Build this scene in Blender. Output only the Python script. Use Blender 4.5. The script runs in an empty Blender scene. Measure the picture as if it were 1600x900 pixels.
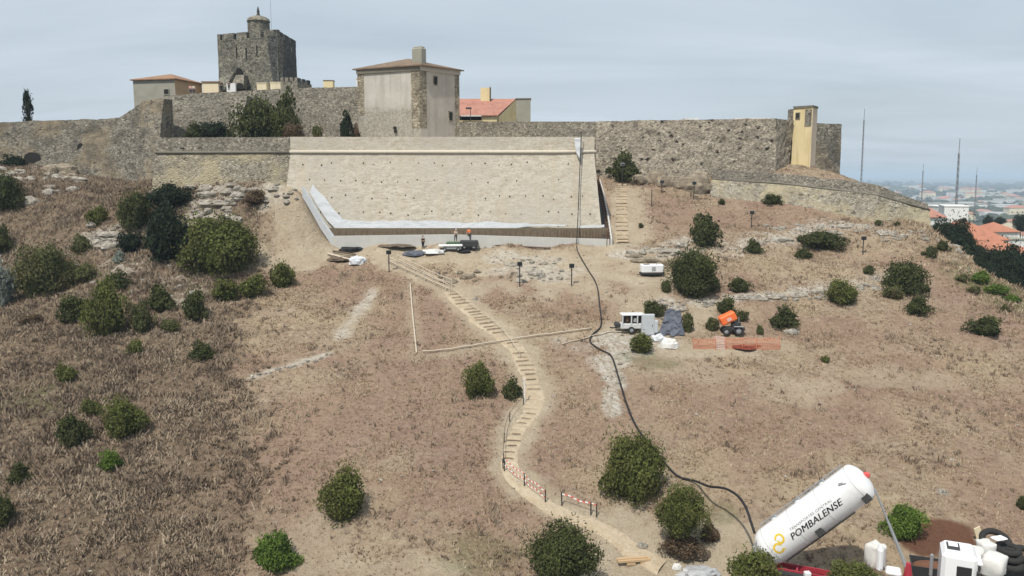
import bpy, math, random
import numpy as np
from mathutils import Vector, Matrix
random.seed(7); rng = np.random.default_rng(7)
C = bpy.context.scene.collection
scene = bpy.context.scene
# ------------------------------------------------------------------ camera
W0, H0, FPX = 1600.0, 900.0, 1300.0
TH = math.atan(178.0/FPX); CT, ST = math.cos(TH), math.sin(TH)
cam = bpy.data.cameras.new('camera'); camo = bpy.data.objects.new('camera', cam); C.objects.link(camo)
camo.location = (0, 0, 0); camo.rotation_euler = (math.radians(90)-TH, 0, 0)
cam.sensor_width = 36; cam.lens = 36*FPX/W0; cam.clip_start = 0.5; cam.clip_end = 120000
scene.camera = camo
# ------------------------------------------------------------------ light
SUN_EL, SUN_AZ = 57.0, 207.0          # azimuth clockwise from +Y (north)
SUN_ST, SUN_ANGLE = 4.9, 1.2
SKY_ST = 0.10
EXPOSURE = -0.24
w = bpy.data.worlds.new('World'); scene.world = w; w.use_nodes = True
nt = w.node_tree; nt.nodes.clear()
def N(nt, t, **k):
    n = nt.nodes.new(t)
    for a, b in k.items():
        if a.startswith('i_'):
            n.inputs[a[2:].replace('_', ' ')].default_value = b
        else: setattr(n, a, b)
    return n
sky = N(nt, 'ShaderNodeTexSky', sky_type='NISHITA', sun_disc=False)
sky.sun_elevation = math.radians(SUN_EL); sky.sun_rotation = math.radians(SUN_AZ)
sky.air_density = 1.0; sky.dust_density = 3.0; sky.ozone_density = 1.0; sky.altitude = 200
bg = N(nt, 'ShaderNodeBackground'); bg.inputs['Strength'].default_value = SKY_ST
out = N(nt, 'ShaderNodeOutputWorld')
tc = N(nt, 'ShaderNodeTexCoord')
sep = N(nt, 'ShaderNodeSeparateXYZ'); nt.links.new(tc.outputs['Generated'], sep.inputs[0])
# high thin cloud sheet: project the view direction onto a plane overhead
mz = N(nt, 'ShaderNodeMath', operation='ADD'); mz.inputs[1].default_value = 0.13; nt.links.new(sep.outputs['Z'], mz.inputs[0])
mzx = N(nt, 'ShaderNodeMath', operation='MAXIMUM'); mzx.inputs[1].default_value = 0.03; nt.links.new(mz.outputs[0], mzx.inputs[0])
dx = N(nt, 'ShaderNodeMath', operation='DIVIDE'); nt.links.new(sep.outputs['X'], dx.inputs[0]); nt.links.new(mzx.outputs[0], dx.inputs[1])
dy = N(nt, 'ShaderNodeMath', operation='DIVIDE'); nt.links.new(sep.outputs['Y'], dy.inputs[0]); nt.links.new(mzx.outputs[0], dy.inputs[1])
cb = N(nt, 'ShaderNodeCombineXYZ'); nt.links.new(dx.outputs[0], cb.inputs[0]); nt.links.new(dy.outputs[0], cb.inputs[1])
mp = N(nt, 'ShaderNodeMapping'); mp.inputs['Scale'].default_value = (0.5, 0.95, 1); mp.inputs['Location'].default_value = (3.1, 1.7, 0); nt.links.new(cb.outputs[0], mp.inputs[0])
cn = N(nt, 'ShaderNodeTexNoise'); cn.inputs['Scale'].default_value = 1.1; cn.inputs['Detail'].default_value = 5; cn.inputs['Roughness'].default_value = 0.48; cn.inputs['Distortion'].default_value = 0.5
nt.links.new(mp.outputs[0], cn.inputs['Vector'])
cr = N(nt, 'ShaderNodeValToRGB'); cr.color_ramp.elements[0].position = 0.34; cr.color_ramp.elements[0].color = (0.66, 0.66, 0.66, 1)
cr.color_ramp.elements[1].position = 0.72; cr.color_ramp.elements[1].color = (1, 1, 1, 1)
nt.links.new(cn.outputs['Fac'], cr.inputs[0])
mixs = N(nt, 'ShaderNodeMixRGB'); nt.links.new(cr.outputs[0], mixs.inputs[0]); nt.links.new(sky.outputs[0], mixs.inputs[1])
mixs.inputs[2].default_value = (7.7, 8.8, 9.8, 1)
nt.links.new(mixs.outputs[0], bg.inputs['Color']); nt.links.new(bg.outputs[0], out.inputs[0])
sun = bpy.data.lights.new('sun', 'SUN'); sun.energy = SUN_ST; sun.angle = math.radians(SUN_ANGLE); sun.color = (1.0, 0.95, 0.865)
suno = bpy.data.objects.new('sun', sun); C.objects.link(suno)
_a, _e = math.radians(SUN_AZ), math.radians(SUN_EL)
sd = Vector((math.sin(_a)*math.cos(_e), math.cos(_a)*math.cos(_e), math.sin(_e)))
suno.rotation_euler = sd.to_track_quat('Z', 'Y').to_euler()
scene.view_settings.view_transform = 'Standard'; scene.view_settings.look = 'None'
scene.view_settings.exposure = EXPOSURE; scene.view_settings.gamma = 1; scene.view_settings.use_curve_mapping = False
# ------------------------------------------------------------------ helpers
def rd(px, py):
    u = (px-800)/FPX; v = (450-py)/FPX
    return (u, v*ST+CT, v*CT-ST)
def P(px, py, Y):
    d = rd(px, py); return Vector((d[0]*Y/d[1], Y, d[2]*Y/d[1]))
def tag(o, label=None, cat=None, group=None, kind=None):
    if label: o['label'] = label
    if cat: o['category'] = cat
    if group: o['group'] = group
    if kind: o['kind'] = kind
    return o
def empty(name, loc, label, cat, group=None, rz=0.0):
    o = bpy.data.objects.new(name, None); C.objects.link(o); o.location = loc; o.rotation_euler = (0, 0, rz)
    o.empty_display_size = 0.3
    return tag(o, label, cat, group)
def np_mesh(name, V, F, mats, parent=None, mi=None, smooth=False, attrs=None):
    """V (n,3); F list of (m,k) int arrays"""
    me = bpy.data.meshes.new(name)
    V = np.asarray(V, dtype=np.float32)
    if not isinstance(F, list): F = [F]
    F = [np.asarray(f, dtype=np.int32) for f in F if len(f)]
    lt = np.concatenate([np.full(len(f), f.shape[1], dtype=np.int32) for f in F])
    li = np.concatenate([f.ravel() for f in F])
    me.vertices.add(len(V)); me.vertices.foreach_set('co', V.ravel())
    me.loops.add(len(li)); me.loops.foreach_set('vertex_index', li)
    me.polygons.add(len(lt)); ls = np.concatenate([[0], np.cumsum(lt)[:-1]]).astype(np.int32)
    me.polygons.foreach_set('loop_start', ls); me.polygons.foreach_set('loop_total', lt)
    if mi is not None: me.polygons.foreach_set('material_index', np.asarray(mi, dtype=np.int32))
    me.polygons.foreach_set('use_smooth', np.full(len(lt), smooth, dtype=bool))
    me.update(calc_edges=True)
    if attrs:
        for k, a in attrs.items():
            at = me.attributes.new(k, 'FLOAT', 'POINT'); at.data.foreach_set('value', np.asarray(a, dtype=np.float32))
    for m in (mats if isinstance(mats, (list, tuple)) else [mats]): me.materials.append(m)
    o = bpy.data.objects.new(name, me); C.objects.link(o)
    if parent is not None: o.parent = parent
    return o
class MB:
    def __init__(s): s.v = []; s.f = []; s.m = []; s.cur = 0
    def add(s, vs, fs):
        b = len(s.v); s.v += [tuple(v) for v in vs]
        for f in fs: s.f.append(tuple(i+b for i in f)); s.m.append(s.cur)
    def box(s, c, sz, rz=0.0, M=None, taper=1.0, bev=0.0):
        hx, hy, hz = sz[0]/2, sz[1]/2, sz[2]/2
        c = Vector(c); R = M if M is not None else Matrix.Rotation(rz, 3, 'Z')
        if bev <= 0:
            vs = []
            for z, t in ((-hz, 1), (hz, taper)):
                for x, y in ((-hx, -hy), (hx, -hy), (hx, hy), (-hx, hy)): vs.append(c + R @ Vector((x*t, y*t, z)))
            s.add(vs, [(3, 2, 1, 0), (4, 5, 6, 7), (0, 1, 5, 4), (1, 2, 6, 5), (2, 3, 7, 6), (3, 0, 4, 7)])
        else:
            vs = []; b = bev
            prof = [(-hz, b), (-hz+b, 0), (hz-b, 0), (hz, b)]
            for z, i in prof:
                X, Y = hx-i, hy-i; k = b if i == 0 else b*0.4
                t = 1 if z < 0 else taper
                for x, y in ((-X+k, -Y), (X-k, -Y), (X, -Y+k), (X, Y-k), (X-k, Y), (-X+k, Y), (-X, Y-k), (-X, -Y+k)):
                    vs.append(c + R @ Vector((x*t, y*t, z)))
            fs = [tuple(range(7, -1, -1)), tuple(range(24, 32))]
            for r in range(3):
                for i in range(8): j = (i+1) % 8; fs.append((r*8+i, r*8+j, r*8+8+j, r*8+8+i))
            s.add(vs, fs)
        return s
    def tube(s, pts, r, n=6, cap=True, rs=None):
        pts = [Vector(p) for p in pts]; k = len(pts); vs = []
        for i, p in enumerate(pts):
            t = (pts[min(i+1, k-1)] - pts[max(i-1, 0)]).normalized()
            up = Vector((0, 0, 1)) if abs(t.z) < 0.95 else Vector((0, 1, 0))
            a = t.cross(up).normalized(); b = a.cross(t).normalized()
            rr = rs[i] if rs else r
            for j in range(n):
                g = 2*math.pi*j/n; vs.append(p + a*math.cos(g)*rr + b*math.sin(g)*rr)
        fs = []
        for i in range(k-1):
            for j in range(n): q = (j+1) % n; fs.append((i*n+j, i*n+q, (i+1)*n+q, (i+1)*n+j))
        if cap: fs.append(tuple(range(n-1, -1, -1))); fs.append(tuple(range((k-1)*n, k*n)))
        s.add(vs, fs); return s
    def poly(s, pts): s.add(pts, [tuple(range(len(pts)))]); return s
    def build(s, name, mats, parent=None, smooth=False):
        me = bpy.data.meshes.new(name); me.from_pydata([tuple(v) for v in s.v], [], s.f)
        for m in (mats if isinstance(mats, (list, tuple)) else [mats]): me.materials.append(m)
        me.polygons.foreach_set('material_index', s.m)
        me.polygons.foreach_set('use_smooth', [smooth]*len(s.f)); me.update()
        o = bpy.data.objects.new(name, me); C.objects.link(o)
        if parent is not None: o.parent = parent
        return o
# value noise
def _hash(ix, iy, iz, seed):
    h = (ix*374761393 + iy*668265263 + iz*2147483647 + seed*974634777) & 0xffffffff
    h = ((h ^ (h >> 13))*1274126177) & 0xffffffff
    h = ((h ^ (h >> 16))*2246822519) & 0xffffffff
    return ((h ^ (h >> 15)) & 0xffffff)/float(0xffffff)
def vnoise(x, y, z=0.0, seed=0):
    x = np.asarray(x, float); y = np.asarray(y, float); z = np.asarray(z, float)+np.zeros_like(x)
    ix, iy, iz = np.floor(x).astype(np.int64), np.floor(y).astype(np.int64), np.floor(z).astype(np.int64)
    fx, fy, fz = x-ix, y-iy, z-iz
    fx = fx*fx*(3-2*fx); fy = fy*fy*(3-2*fy); fz = fz*fz*(3-2*fz); r = 0
    for a in (0, 1):
        for b in (0, 1):
            for c in (0, 1):
                r = r + _hash(ix+a, iy+b, iz+c, seed)*(fx if a else 1-fx)*(fy if b else 1-fy)*(fz if c else 1-fz)
    return r*2-1
def fbm(x, y, z=0.0, oct=4, seed=0, g=0.5):
    r = 0; a = 1.0; t = 0
    for i in range(oct):
        r = r + a*vnoise(np.asarray(x)*2**i, np.asarray(y)*2**i, np.asarray(z)*2**i, seed+i); t += a; a *= g
    return r/t
def sst(a, b, x): t = np.clip((x-a)/(b-a), 0, 1); return t*t*(3-2*t)
# ------------------------------------------------------------------ materials
def mat(name, rough=0.9, spec=0.2):
    m = bpy.data.materials.new(name); m.use_nodes = True; nt = m.node_tree; nt.nodes.clear()
    b = N(nt, 'ShaderNodeBsdfPrincipled'); b.inputs['Roughness'].default_value = rough; b.inputs['Specular IOR Level'].default_value = spec
    o = N(nt, 'ShaderNodeOutputMaterial'); nt.links.new(b.outputs[0], o.inputs[0])
    return m, nt, b
class NB:
    """small node-graph helper"""
    def __init__(s, nt, scale=(1, 1, 1), coord='Object'):
        s.nt = nt; s.tc = N(nt, 'ShaderNodeTexCoord'); mp = N(nt, 'ShaderNodeMapping'); mp.inputs['Scale'].default_value = scale
        nt.links.new(s.tc.outputs[coord], mp.inputs[0]); s.co = mp.outputs[0]
    def noise(s, sc, det=4, rough=0.6, dist=0.0, off=0.0):
        n = N(s.nt, 'ShaderNodeTexNoise'); n.inputs['Scale'].default_value = sc; n.inputs['Detail'].default_value = det
        n.inputs['Roughness'].default_value = rough; n.inputs['Distortion'].default_value = dist
        if off:
            a = N(s.nt, 'ShaderNodeVectorMath', operation='ADD'); a.inputs[1].default_value = (off, off*1.7, off*.6); s.nt.links.new(s.co, a.inputs[0]); s.nt.links.new(a.outputs[0], n.inputs['Vector'])
        else: s.nt.links.new(s.co, n.inputs['Vector'])
        return n.outputs['Fac']
    def vor(s, sc, feature='F1', out='Distance', rand=1.0, warp=None):
        n = N(s.nt, 'ShaderNodeTexVoronoi', feature=feature); n.inputs['Scale'].default_value = sc; n.inputs['Randomness'].default_value = rand
        s.nt.links.new(warp if warp is not None else s.co, n.inputs['Vector']); return n.outputs[out]
    def warp(s, sc, amt):
        n = N(s.nt, 'ShaderNodeTexNoise'); n.inputs['Scale'].default_value = sc; n.inputs['Detail'].default_value = 2; s.nt.links.new(s.co, n.inputs['Vector'])
        a = N(s.nt, 'ShaderNodeVectorMath', operation='SUBTRACT'); a.inputs[1].default_value = (.5, .5, .5); s.nt.links.new(n.outputs['Color'], a.inputs[0])
        b = N(s.nt, 'ShaderNodeVectorMath', operation='SCALE'); b.inputs['Scale'].default_value = amt; s.nt.links.new(a.outputs[0], b.inputs[0])
        c = N(s.nt, 'ShaderNodeVectorMath', operation='ADD'); s.nt.links.new(s.co, c.inputs[0]); s.nt.links.new(b.outputs[0], c.inputs[1]); return c.outputs[0]
    def ramp(s, f, stops, interp='LINEAR'):
        n = N(s.nt, 'ShaderNodeValToRGB'); n.color_ramp.interpolation = interp; e = n.color_ramp.elements
        while len(e) > 1: e.remove(e[0])
        for i, (p, c) in enumerate(stops):
            if not hasattr(c, '__len__'): c = (c, c, c)
            x = e[0] if i == 0 else e.new(p)
            x.position = p; x.color = (*c[:3], 1)
        s.nt.links.new(f, n.inputs[0]); return n.outputs[0]
    def mix(s, f, a, b, mode='MIX'):
        n = N(s.nt, 'ShaderNodeMixRGB', blend_type=mode)
        for i, x in ((0, f), (1, a), (2, b)):
            if hasattr(x, 'links') or hasattr(x, 'is_linked'): s.nt.links.new(x, n.inputs[i])
            elif i == 0: n.inputs[0].default_value = x
            else: n.inputs[i].default_value = (*x, 1) if hasattr(x, '__len__') else (x, x, x, 1)
        return n.outputs[0]
    def math(s, op, a, b=None, clamp=False):
        n = N(s.nt, 'ShaderNodeMath', operation=op, use_clamp=clamp)
        for i, x in ((0, a), (1, b)):
            if x is None: continue
            if hasattr(x, 'is_linked'): s.nt.links.new(x, n.inputs[i])
            else: n.inputs[i].default_value = x
        return n.outputs[0]
    def attr(s, name):
        n = N(s.nt, 'ShaderNodeAttribute', attribute_name=name); return n.outputs['Fac']
    def bump(s, h, bsdf, st=0.5, dist=0.1):
        n = N(s.nt, 'ShaderNodeBump'); n.inputs['Strength'].default_value = st; n.inputs['Distance'].default_value = dist
        s.nt.links.new(h, n.inputs['Height']); s.nt.links.new(n.outputs[0], bsdf.inputs['Normal'])
    def set(s, col, bsdf): s.nt.links.new(col, bsdf.inputs['Base Color'])
def plain(name, col, rough=0.7, spec=0.3, metal=0.0, var=0.12, sc=2.0):
    m, nt, b = mat(name, rough, spec); g = NB(nt); b.inputs['Metallic'].default_value = metal
    f = g.noise(sc, 5); c = g.mix(f, tuple(x*(1-var) for x in col), tuple(min(1, x*(1+var)) for x in col)); g.set(c, b); return m
def rubble(name, ca, cb, cm, stone=2.2, stain=(0.12, 0.115, 0.10), stain_amt=0.5, pits=0.0, pit_sc=0.7, warm=None, asp=1.25):
    m, nt, b = mat(name, 0.95, 0.1); g = NB(nt, (1, 1, asp))
    wp = g.warp(1.1, 0.45)
    stone *= 1.3
    cell = g.vor(stone, out='Color', warp=wp)
    v = N(nt, 'ShaderNodeSeparateColor'); nt.links.new(cell, v.inputs[0])
    c = g.mix(v.outputs[0], ca, cb)
    ed = g.vor(stone, feature='DISTANCE_TO_EDGE', warp=wp)
    c = g.mix(g.ramp(ed, [(0.0, 1), (0.10, 0.0)]), c, cm)
    c = g.mix(g.ramp(v.outputs[1], [(0.0, 0.75), (0.22, 0.6), (0.30, 0.0)]), c, tuple(x*0.42 for x in ca))
    c = g.mix(g.ramp(v.outputs[2], [(0.74, 0.0), (0.84, 0.6), (1.0, 0.8)]), c, tuple(min(1, x*1.28) for x in cb))
    c = g.mix(g.ramp(g.noise(3.2, 6, 0.75), [(0.42, 0), (0.66, 0.7)]), c, tuple(x*0.5 for x in ca))
    if warm: c = g.mix(g.ramp(g.noise(0.16, 3, 0.6, off=31), [(0.48, 0), (0.62, 0.75)]), c, warm)
    big = g.noise(0.35, 6, 0.65, 0.6, off=11)
    c = g.mix(g.ramp(big, [(0.42, 0), (0.66, stain_amt)]), c, stain)
    fine = g.noise(2.6, 5, 0.75, off=5)
    c = g.mix(g.ramp(fine, [(0.52, 0), (0.66, stain_amt*0.9)]), c, tuple(x*0.55 for x in stain))
    h = g.math('ADD', g.math('MULTIPLY', g.ramp(ed, [(0, 0), (0.2, 1)]), 0.5), fine)
    if pits:
        pv = g.vor(pit_sc, out='Distance', warp=g.warp(1.7, 0.9)); pn = g.noise(0.5, 3, 0.6, off=17)
        pm = g.math('MULTIPLY', g.ramp(pv, [(0.0, 1), (0.15, 1), (0.27, 0)]), g.ramp(pn, [(0.40, 0), (0.56, pits)]))
        c = g.mix(pm, c, (0.035, 0.03, 0.025)); h = g.math('SUBTRACT', h, g.math('MULTIPLY', pm, 3.0))  # shade inside the pits painted near-black; the bump gives the dent
    g.set(c, b); g.bump(h, b, 0.9, 0.16); return m
M = {}
M['wall_old'] = rubble('old rubble', (0.27, 0.24, 0.19), (0.46, 0.42, 0.34), (0.35, 0.31, 0.25), 2.4, stain=(0.19, 0.175, 0.145), stain_amt=0.45, pits=0.6)
M['wall_dark'] = rubble('dark rubble', (0.21, 0.19, 0.15), (0.37, 0.335, 0.27), (0.25, 0.225, 0.18), 2.2, stain=(0.07, 0.068, 0.06), stain_amt=0.7, pits=0.4, warm=(0.30, 0.24, 0.16))
M['wall_castle'] = rubble('castle rubble', (0.28, 0.25, 0.20), (0.43, 0.39, 0.315), (0.31, 0.28, 0.225), 2.6, stain=(0.13, 0.12, 0.10), stain_amt=0.5, pits=0.3)
M['wall_pit'] = rubble('pitted rubble', (0.33, 0.285, 0.22), (0.50, 0.44, 0.35), (0.37, 0.32, 0.25), 2.4, stain=(0.17, 0.145, 0.115), stain_amt=0.45, pits=1.0, pit_sc=0.62)
M['wall_low'] = rubble('low bastion rubble', (0.30, 0.265, 0.205), (0.45, 0.41, 0.33), (0.37, 0.33, 0.26), 2.2, stain=(0.19, 0.17, 0.135), stain_amt=0.4, pits=0.5, warm=(0.47, 0.40, 0.26))
M['keep'] = rubble('keep stone', (0.22, 0.205, 0.165), (0.37, 0.345, 0.28), (0.26, 0.24, 0.19), 2.3, stain=(0.075, 0.075, 0.068), stain_amt=0.65, pits=0.35)
M['keep_dark'] = rubble('shade-toned keep stone', (0.095, 0.095, 0.09), (0.17, 0.17, 0.16), (0.12, 0.12, 0.11), 1.9, stain=(0.045, 0.045, 0.045), stain_amt=0.7, pits=0.2)  # keep stone darkened so the colour carries the shade of its right side
M['quoin'] = rubble('quoin stone', (0.32, 0.27, 0.195), (0.43, 0.38, 0.29), (0.3, 0.25, 0.18), 1.3, stain_amt=0.4, asp=1.2)
M['rock'] = rubble('limestone rock', (0.36, 0.33, 0.28), (0.50, 0.47, 0.41), (0.28, 0.24, 0.19), 0.9, stain=(0.24, 0.2, 0.15), stain_amt=0.5, asp=2.2)
M['rock_tan'] = rubble('tan rock', (0.29, 0.24, 0.175), (0.42, 0.36, 0.28), (0.2, 0.165, 0.12), 0.6, stain=(0.17, 0.14, 0.105), stain_amt=0.6, asp=2.0)
# restored masonry
def restored():
    m, nt, b = mat('restored limestone', 0.95, 0.1); g = NB(nt)
    wp = g.warp(1.5, 0.25)
    ms = N(nt, 'ShaderNodeMapping'); ms.inputs['Scale'].default_value = (1.3, 1, 3.6); nt.links.new(wp, ms.inputs[0])
    cell = g.vor(1.0, out='Color', warp=ms.outputs[0]); v = N(nt, 'ShaderNodeSeparateColor'); nt.links.new(cell, v.inputs[0])
    ed = g.vor(1.0, feature='DISTANCE_TO_EDGE', warp=ms.outputs[0])
    c = g.mix(v.outputs[0], (0.44, 0.395, 0.32), (0.57, 0.52, 0.435))
    c = g.mix(g.ramp(ed, [(0, 0.6), (0.12, 0)]), c, (0.66, 0.61, 0.52))
    patch = g.ramp(g.noise(0.22, 4, 0.6, 0.4), [(0.40, 0), (0.6, 1)])
    sp = g.math('MULTIPLY', g.ramp(g.noise(3.2, 5, 0.75, off=3), [(0.55, 0), (0.68, 1)]), patch)
    c = g.mix(g.math('MULTIPLY', sp, 0.75), c, (0.27, 0.225, 0.165))
    c = g.mix(g.ramp(g.noise(4.5, 5, 0.8, off=41), [(0.56, 0), (0.66, 0.6)]), c, (0.33, 0.28, 0.21))
    c = g.mix(g.ramp(v.outputs[1], [(0.0, 0.55), (0.12, 0.5), (0.2, 0)]), c, (0.40, 0.34, 0.26))
    st = N(nt, 'ShaderNodeMapping'); st.inputs['Scale'].default_value = (0.55, 0.3, 0.06); nt.links.new(g.co, st.inputs[0])
    sn = N(nt, 'ShaderNodeTexNoise'); sn.inputs['Scale'].default_value = 1; sn.inputs['Detail'].default_value = 5; nt.links.new(st.outputs[0], sn.inputs['Vector'])
    c = g.mix(g.ramp(sn.outputs['Fac'], [(0.5, 0), (0.72, 0.45)]), c, (0.50, 0.42, 0.29))
    c = g.mix(g.ramp(g.noise(0.09, 3, 0.5, off=8), [(0.4, 0), (0.62, 0.55)]), c, (0.47, 0.43, 0.37))
    c = g.mix(g.ramp(g.noise(0.5, 5, 0.7, 1.2, off=71), [(0.52, 0), (0.64, 0.5)]), c, (0.42, 0.365, 0.285))
    g.set(c, b); g.bump(g.math('ADD', g.math('MULTIPLY', ed, 1.0), g.noise(6, 4)), b, 0.5, 0.06); return m
M['restored'] = restored()
def plaster(name, c0, c1, stone_below=None, zs=0, stain=(0.3, 0.28, 0.24)):
    m, nt, b = mat(name, 0.9, 0.15); g = NB(nt)
    c = g.mix(g.ramp(g.noise(0.5, 6, 0.6), [(0.35, 0), (0.65, 1)]), c0, c1)
    st = N(nt, 'ShaderNodeMapping'); st.inputs['Scale'].default_value = (1.2, 1.2, 0.12); nt.links.new(g.co, st.inputs[0])
    sn = N(nt, 'ShaderNodeTexNoise'); sn.inputs['Scale'].default_value = 1; sn.inputs['Detail'].default_value = 6; nt.links.new(st.outputs[0], sn.inputs['Vector'])
    c = g.mix(g.ramp(sn.outputs['Fac'], [(0.48, 0), (0.75, 0.6)]), c, stain)
    if stone_below is not None:
        sz = N(nt, 'ShaderNodeSeparateXYZ'); nt.links.new(g.co, sz.inputs[0])
        z = g.math('ADD', sz.outputs['Z'], g.math('MULTIPLY', g.noise(0.6, 4, off=9), 3.0))
        f = g.ramp(g.math('MULTIPLY', g.math('SUBTRACT', zs+2.0, z), 0.8), [(0, 0), (1, 0.85)])
        sp = g.ramp(g.noise(2.4, 5, 0.75), [(0.38, 0), (0.6, 1)])
        c2 = g.mix(sp, stone_below[0], stone_below[1]); c = g.mix(f, c, c2)
    g.set(c, b); g.bump(g.noise(4, 5), b, 0.3, 0.05); return m
M['plaster'] = plaster('weathered plaster', (0.42, 0.395, 0.35), (0.50, 0.475, 0.425), ((0.40, 0.37, 0.31), (0.20, 0.185, 0.15)), 11.0)
M['plaster_pink'] = plaster('warm plaster', (0.42, 0.375, 0.325), (0.50, 0.45, 0.39))
M['plaster_grey'] = plaster('grey plaster', (0.27, 0.26, 0.21), (0.33, 0.32, 0.27))
M['plaster_och'] = plaster('ochre plaster', (0.42, 0.28, 0.16), (0.50, 0.35, 0.21))
M['yellow'] = plaster('yellow render', (0.68, 0.56, 0.31), (0.74, 0.62, 0.37), stain=(0.42, 0.32, 0.18))
M['cream'] = plaster('cream render', (0.72, 0.62, 0.42), (0.78, 0.68, 0.48), stain=(0.6, 0.5, 0.36))
M['pinkcream'] = plaster('pale pink render', (0.62, 0.50, 0.38), (0.68, 0.56, 0.44), stain=(0.5, 0.4, 0.3))
M['white'] = plaster('white render', (0.66, 0.66, 0.64), (0.74, 0.74, 0.72), stain=(0.5, 0.49, 0.47))
M['dark'] = plain('dark opening', (0.02, 0.018, 0.016), 0.9)
M['earthcap'] = plain('worn coping', (0.17, 0.155, 0.125), 0.95, 0.1, var=0.35, sc=1.5)
M['coping_new'] = plain('new coping', (0.56, 0.51, 0.42), 0.95, 0.1, var=0.15, sc=1.5)
M['concrete'] = plain('fresh concrete', (0.50, 0.49, 0.46), 0.85, 0.2, var=0.15, sc=1.2)
M['rust'] = plain('rusty bar', (0.13, 0.075, 0.045), 0.9, 0.2, var=0.4, sc=9)
M['metal_dark'] = plain('dark painted metal', (0.035, 0.035, 0.035), 0.6, 0.4)
M['metal_grey'] = plain('galvanised metal', (0.33, 0.34, 0.35), 0.5, 0.5, 0.3)
M['mast'] = plain('grey mast steel', (0.16, 0.16, 0.17), 0.6, 0.4)
M['rubber'] = plain('black rubber', (0.018, 0.018, 0.019), 0.75, 0.3)
M['tyre'] = plain('tyre rubber', (0.03, 0.029, 0.027), 0.85, 0.2, var=0.3)
M['paint_white'] = plain('white vehicle paint', (0.76, 0.77, 0.78), 0.32, 0.5, var=0.05, sc=1.2)
M['paint_dirty'] = plain('dusty white paint', (0.55, 0.55, 0.54), 0.5, 0.4, var=0.2, sc=2.5)
M['paint_grey'] = plain('grey machine paint', (0.35, 0.355, 0.36), 0.5, 0.4, var=0.15, sc=3)
M['red'] = plain('red chassis paint', (0.34, 0.03, 0.045), 0.5, 0.4, var=0.3, sc=3)
M['orange'] = plain('orange machine paint', (0.78, 0.16, 0.04), 0.5, 0.4, var=0.15, sc=4)
M['wood'] = plain('raw timber', (0.48, 0.34, 0.20), 0.85, 0.2, var=0.25, sc=6)
M['wood_pale'] = plain('weathered pale timber', (0.50, 0.43, 0.34), 0.85, 0.2, var=0.2, sc=5)
M['plast_white'] = plain('white plastic sheet', (0.58, 0.60, 0.62), 0.55, 0.3, var=0.12, sc=2.2)
M['plast_grey'] = plain('grey geotextile', (0.46, 0.48, 0.50), 0.8, 0.2, var=0.15, sc=2.0)
M['tarp'] = plain('grey blue tarpaulin', (0.085, 0.095, 0.12), 0.6, 0.3, var=0.35, sc=2.5)
M['bag'] = plain('white bulk bag', (0.62, 0.61, 0.58), 0.85, 0.2, var=0.15, sc=3)
M['glass_dark'] = plain('dark window glass', (0.02, 0.022, 0.025), 0.15, 0.6)
M['yellow_logo'] = plain('yellow ink', (0.72, 0.50, 0.04), 0.4, 0.4, var=0.03)
M['black_ink'] = plain('black ink', (0.012, 0.012, 0.014), 0.4, 0.4, var=0.03)
M['grey_ink'] = plain('grey ink', (0.20, 0.20, 0.21), 0.4, 0.4, var=0.03)
M['net'] = plain('orange barrier net', (0.50, 0.19, 0.11), 0.8, 0.2, var=0.2, sc=4)
M['net_pink'] = plain('pale pink barrier net', (0.62, 0.42, 0.38), 0.8, 0.2, var=0.1, sc=4)
M['net_dark'] = plain('dark red bunched net', (0.17, 0.045, 0.03), 0.9, 0.1, var=0.3, sc=4)
M['redtape'] = plain('red tape', (0.62, 0.10, 0.09), 0.6, 0.3)
M['whitetape'] = plain('white tape', (0.75, 0.72, 0.70), 0.6, 0.3)
M['skin'] = plain('skin', (0.42, 0.25, 0.17), 0.6, 0.3)
M['cl_dark'] = plain('dark clothing', (0.03, 0.03, 0.035), 0.9, 0.1)
M['cl_orange'] = plain('orange safety vest', (0.85, 0.18, 0.05), 0.8, 0.2)
M['cl_cream'] = plain('cream shirt', (0.58, 0.54, 0.42), 0.9, 0.1)
M['cl_blue'] = plain('blue denim', (0.06, 0.08, 0.13), 0.9, 0.1)
M['cl_pink'] = plain('pink shirt', (0.65, 0.38, 0.36), 0.9, 0.1)
M['hair'] = plain('dark hair', (0.02, 0.015, 0.012), 0.8, 0.2)
M['bark'] = plain('bark', (0.13, 0.10, 0.075), 0.95, 0.1, var=0.35, sc=6)
M['green_paint'] = plain('green machine paint', (0.05, 0.10, 0.05), 0.5, 0.4, var=0.2)
M['green_net'] = plain('green cover', (0.09, 0.11, 0.05), 0.9, 0.1, var=0.3)
M['brownsoil'] = plain('red brown soil', (0.145, 0.072, 0.045), 0.98, 0.05, var=0.35, sc=3)
M['gravel'] = plain('grey gravel', (0.33, 0.33, 0.32), 0.95, 0.1, var=0.35, sc=7)
def tiles(name, a, b_, dirn=0, sc=9.0):
    m, nt, b = mat(name, 0.9, 0.15); g = NB(nt)
    c = g.mix(g.ramp(g.noise(1.6, 6, 0.7), [(0.3, 0), (0.7, 1)]), a, b_)
    c = g.mix(g.ramp(g.noise(0.5, 4, 0.6, off=4), [(0.5, 0), (0.7, 0.5)]), c, tuple(x*0.55 for x in a))
    wv = N(nt, 'ShaderNodeTexWave', wave_type='BANDS', bands_direction='X' if dirn == 0 else 'Y'); wv.inputs['Scale'].default_value = 1.3; wv.inputs['Distortion'].default_value = 0.5; nt.links.new(g.co, wv.inputs['Vector'])
    c = g.mix(g.math('MULTIPLY', wv.outputs['Fac'], 0.22), c, tuple(x*0.4 for x in a))
    g.set(c, b); g.bump(wv.outputs['Fac'], b, 0.6, 0.1); return m
M['tile_brown'] = tiles('brown clay tiles', (0.20, 0.145, 0.105), (0.28, 0.205, 0.15))
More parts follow.
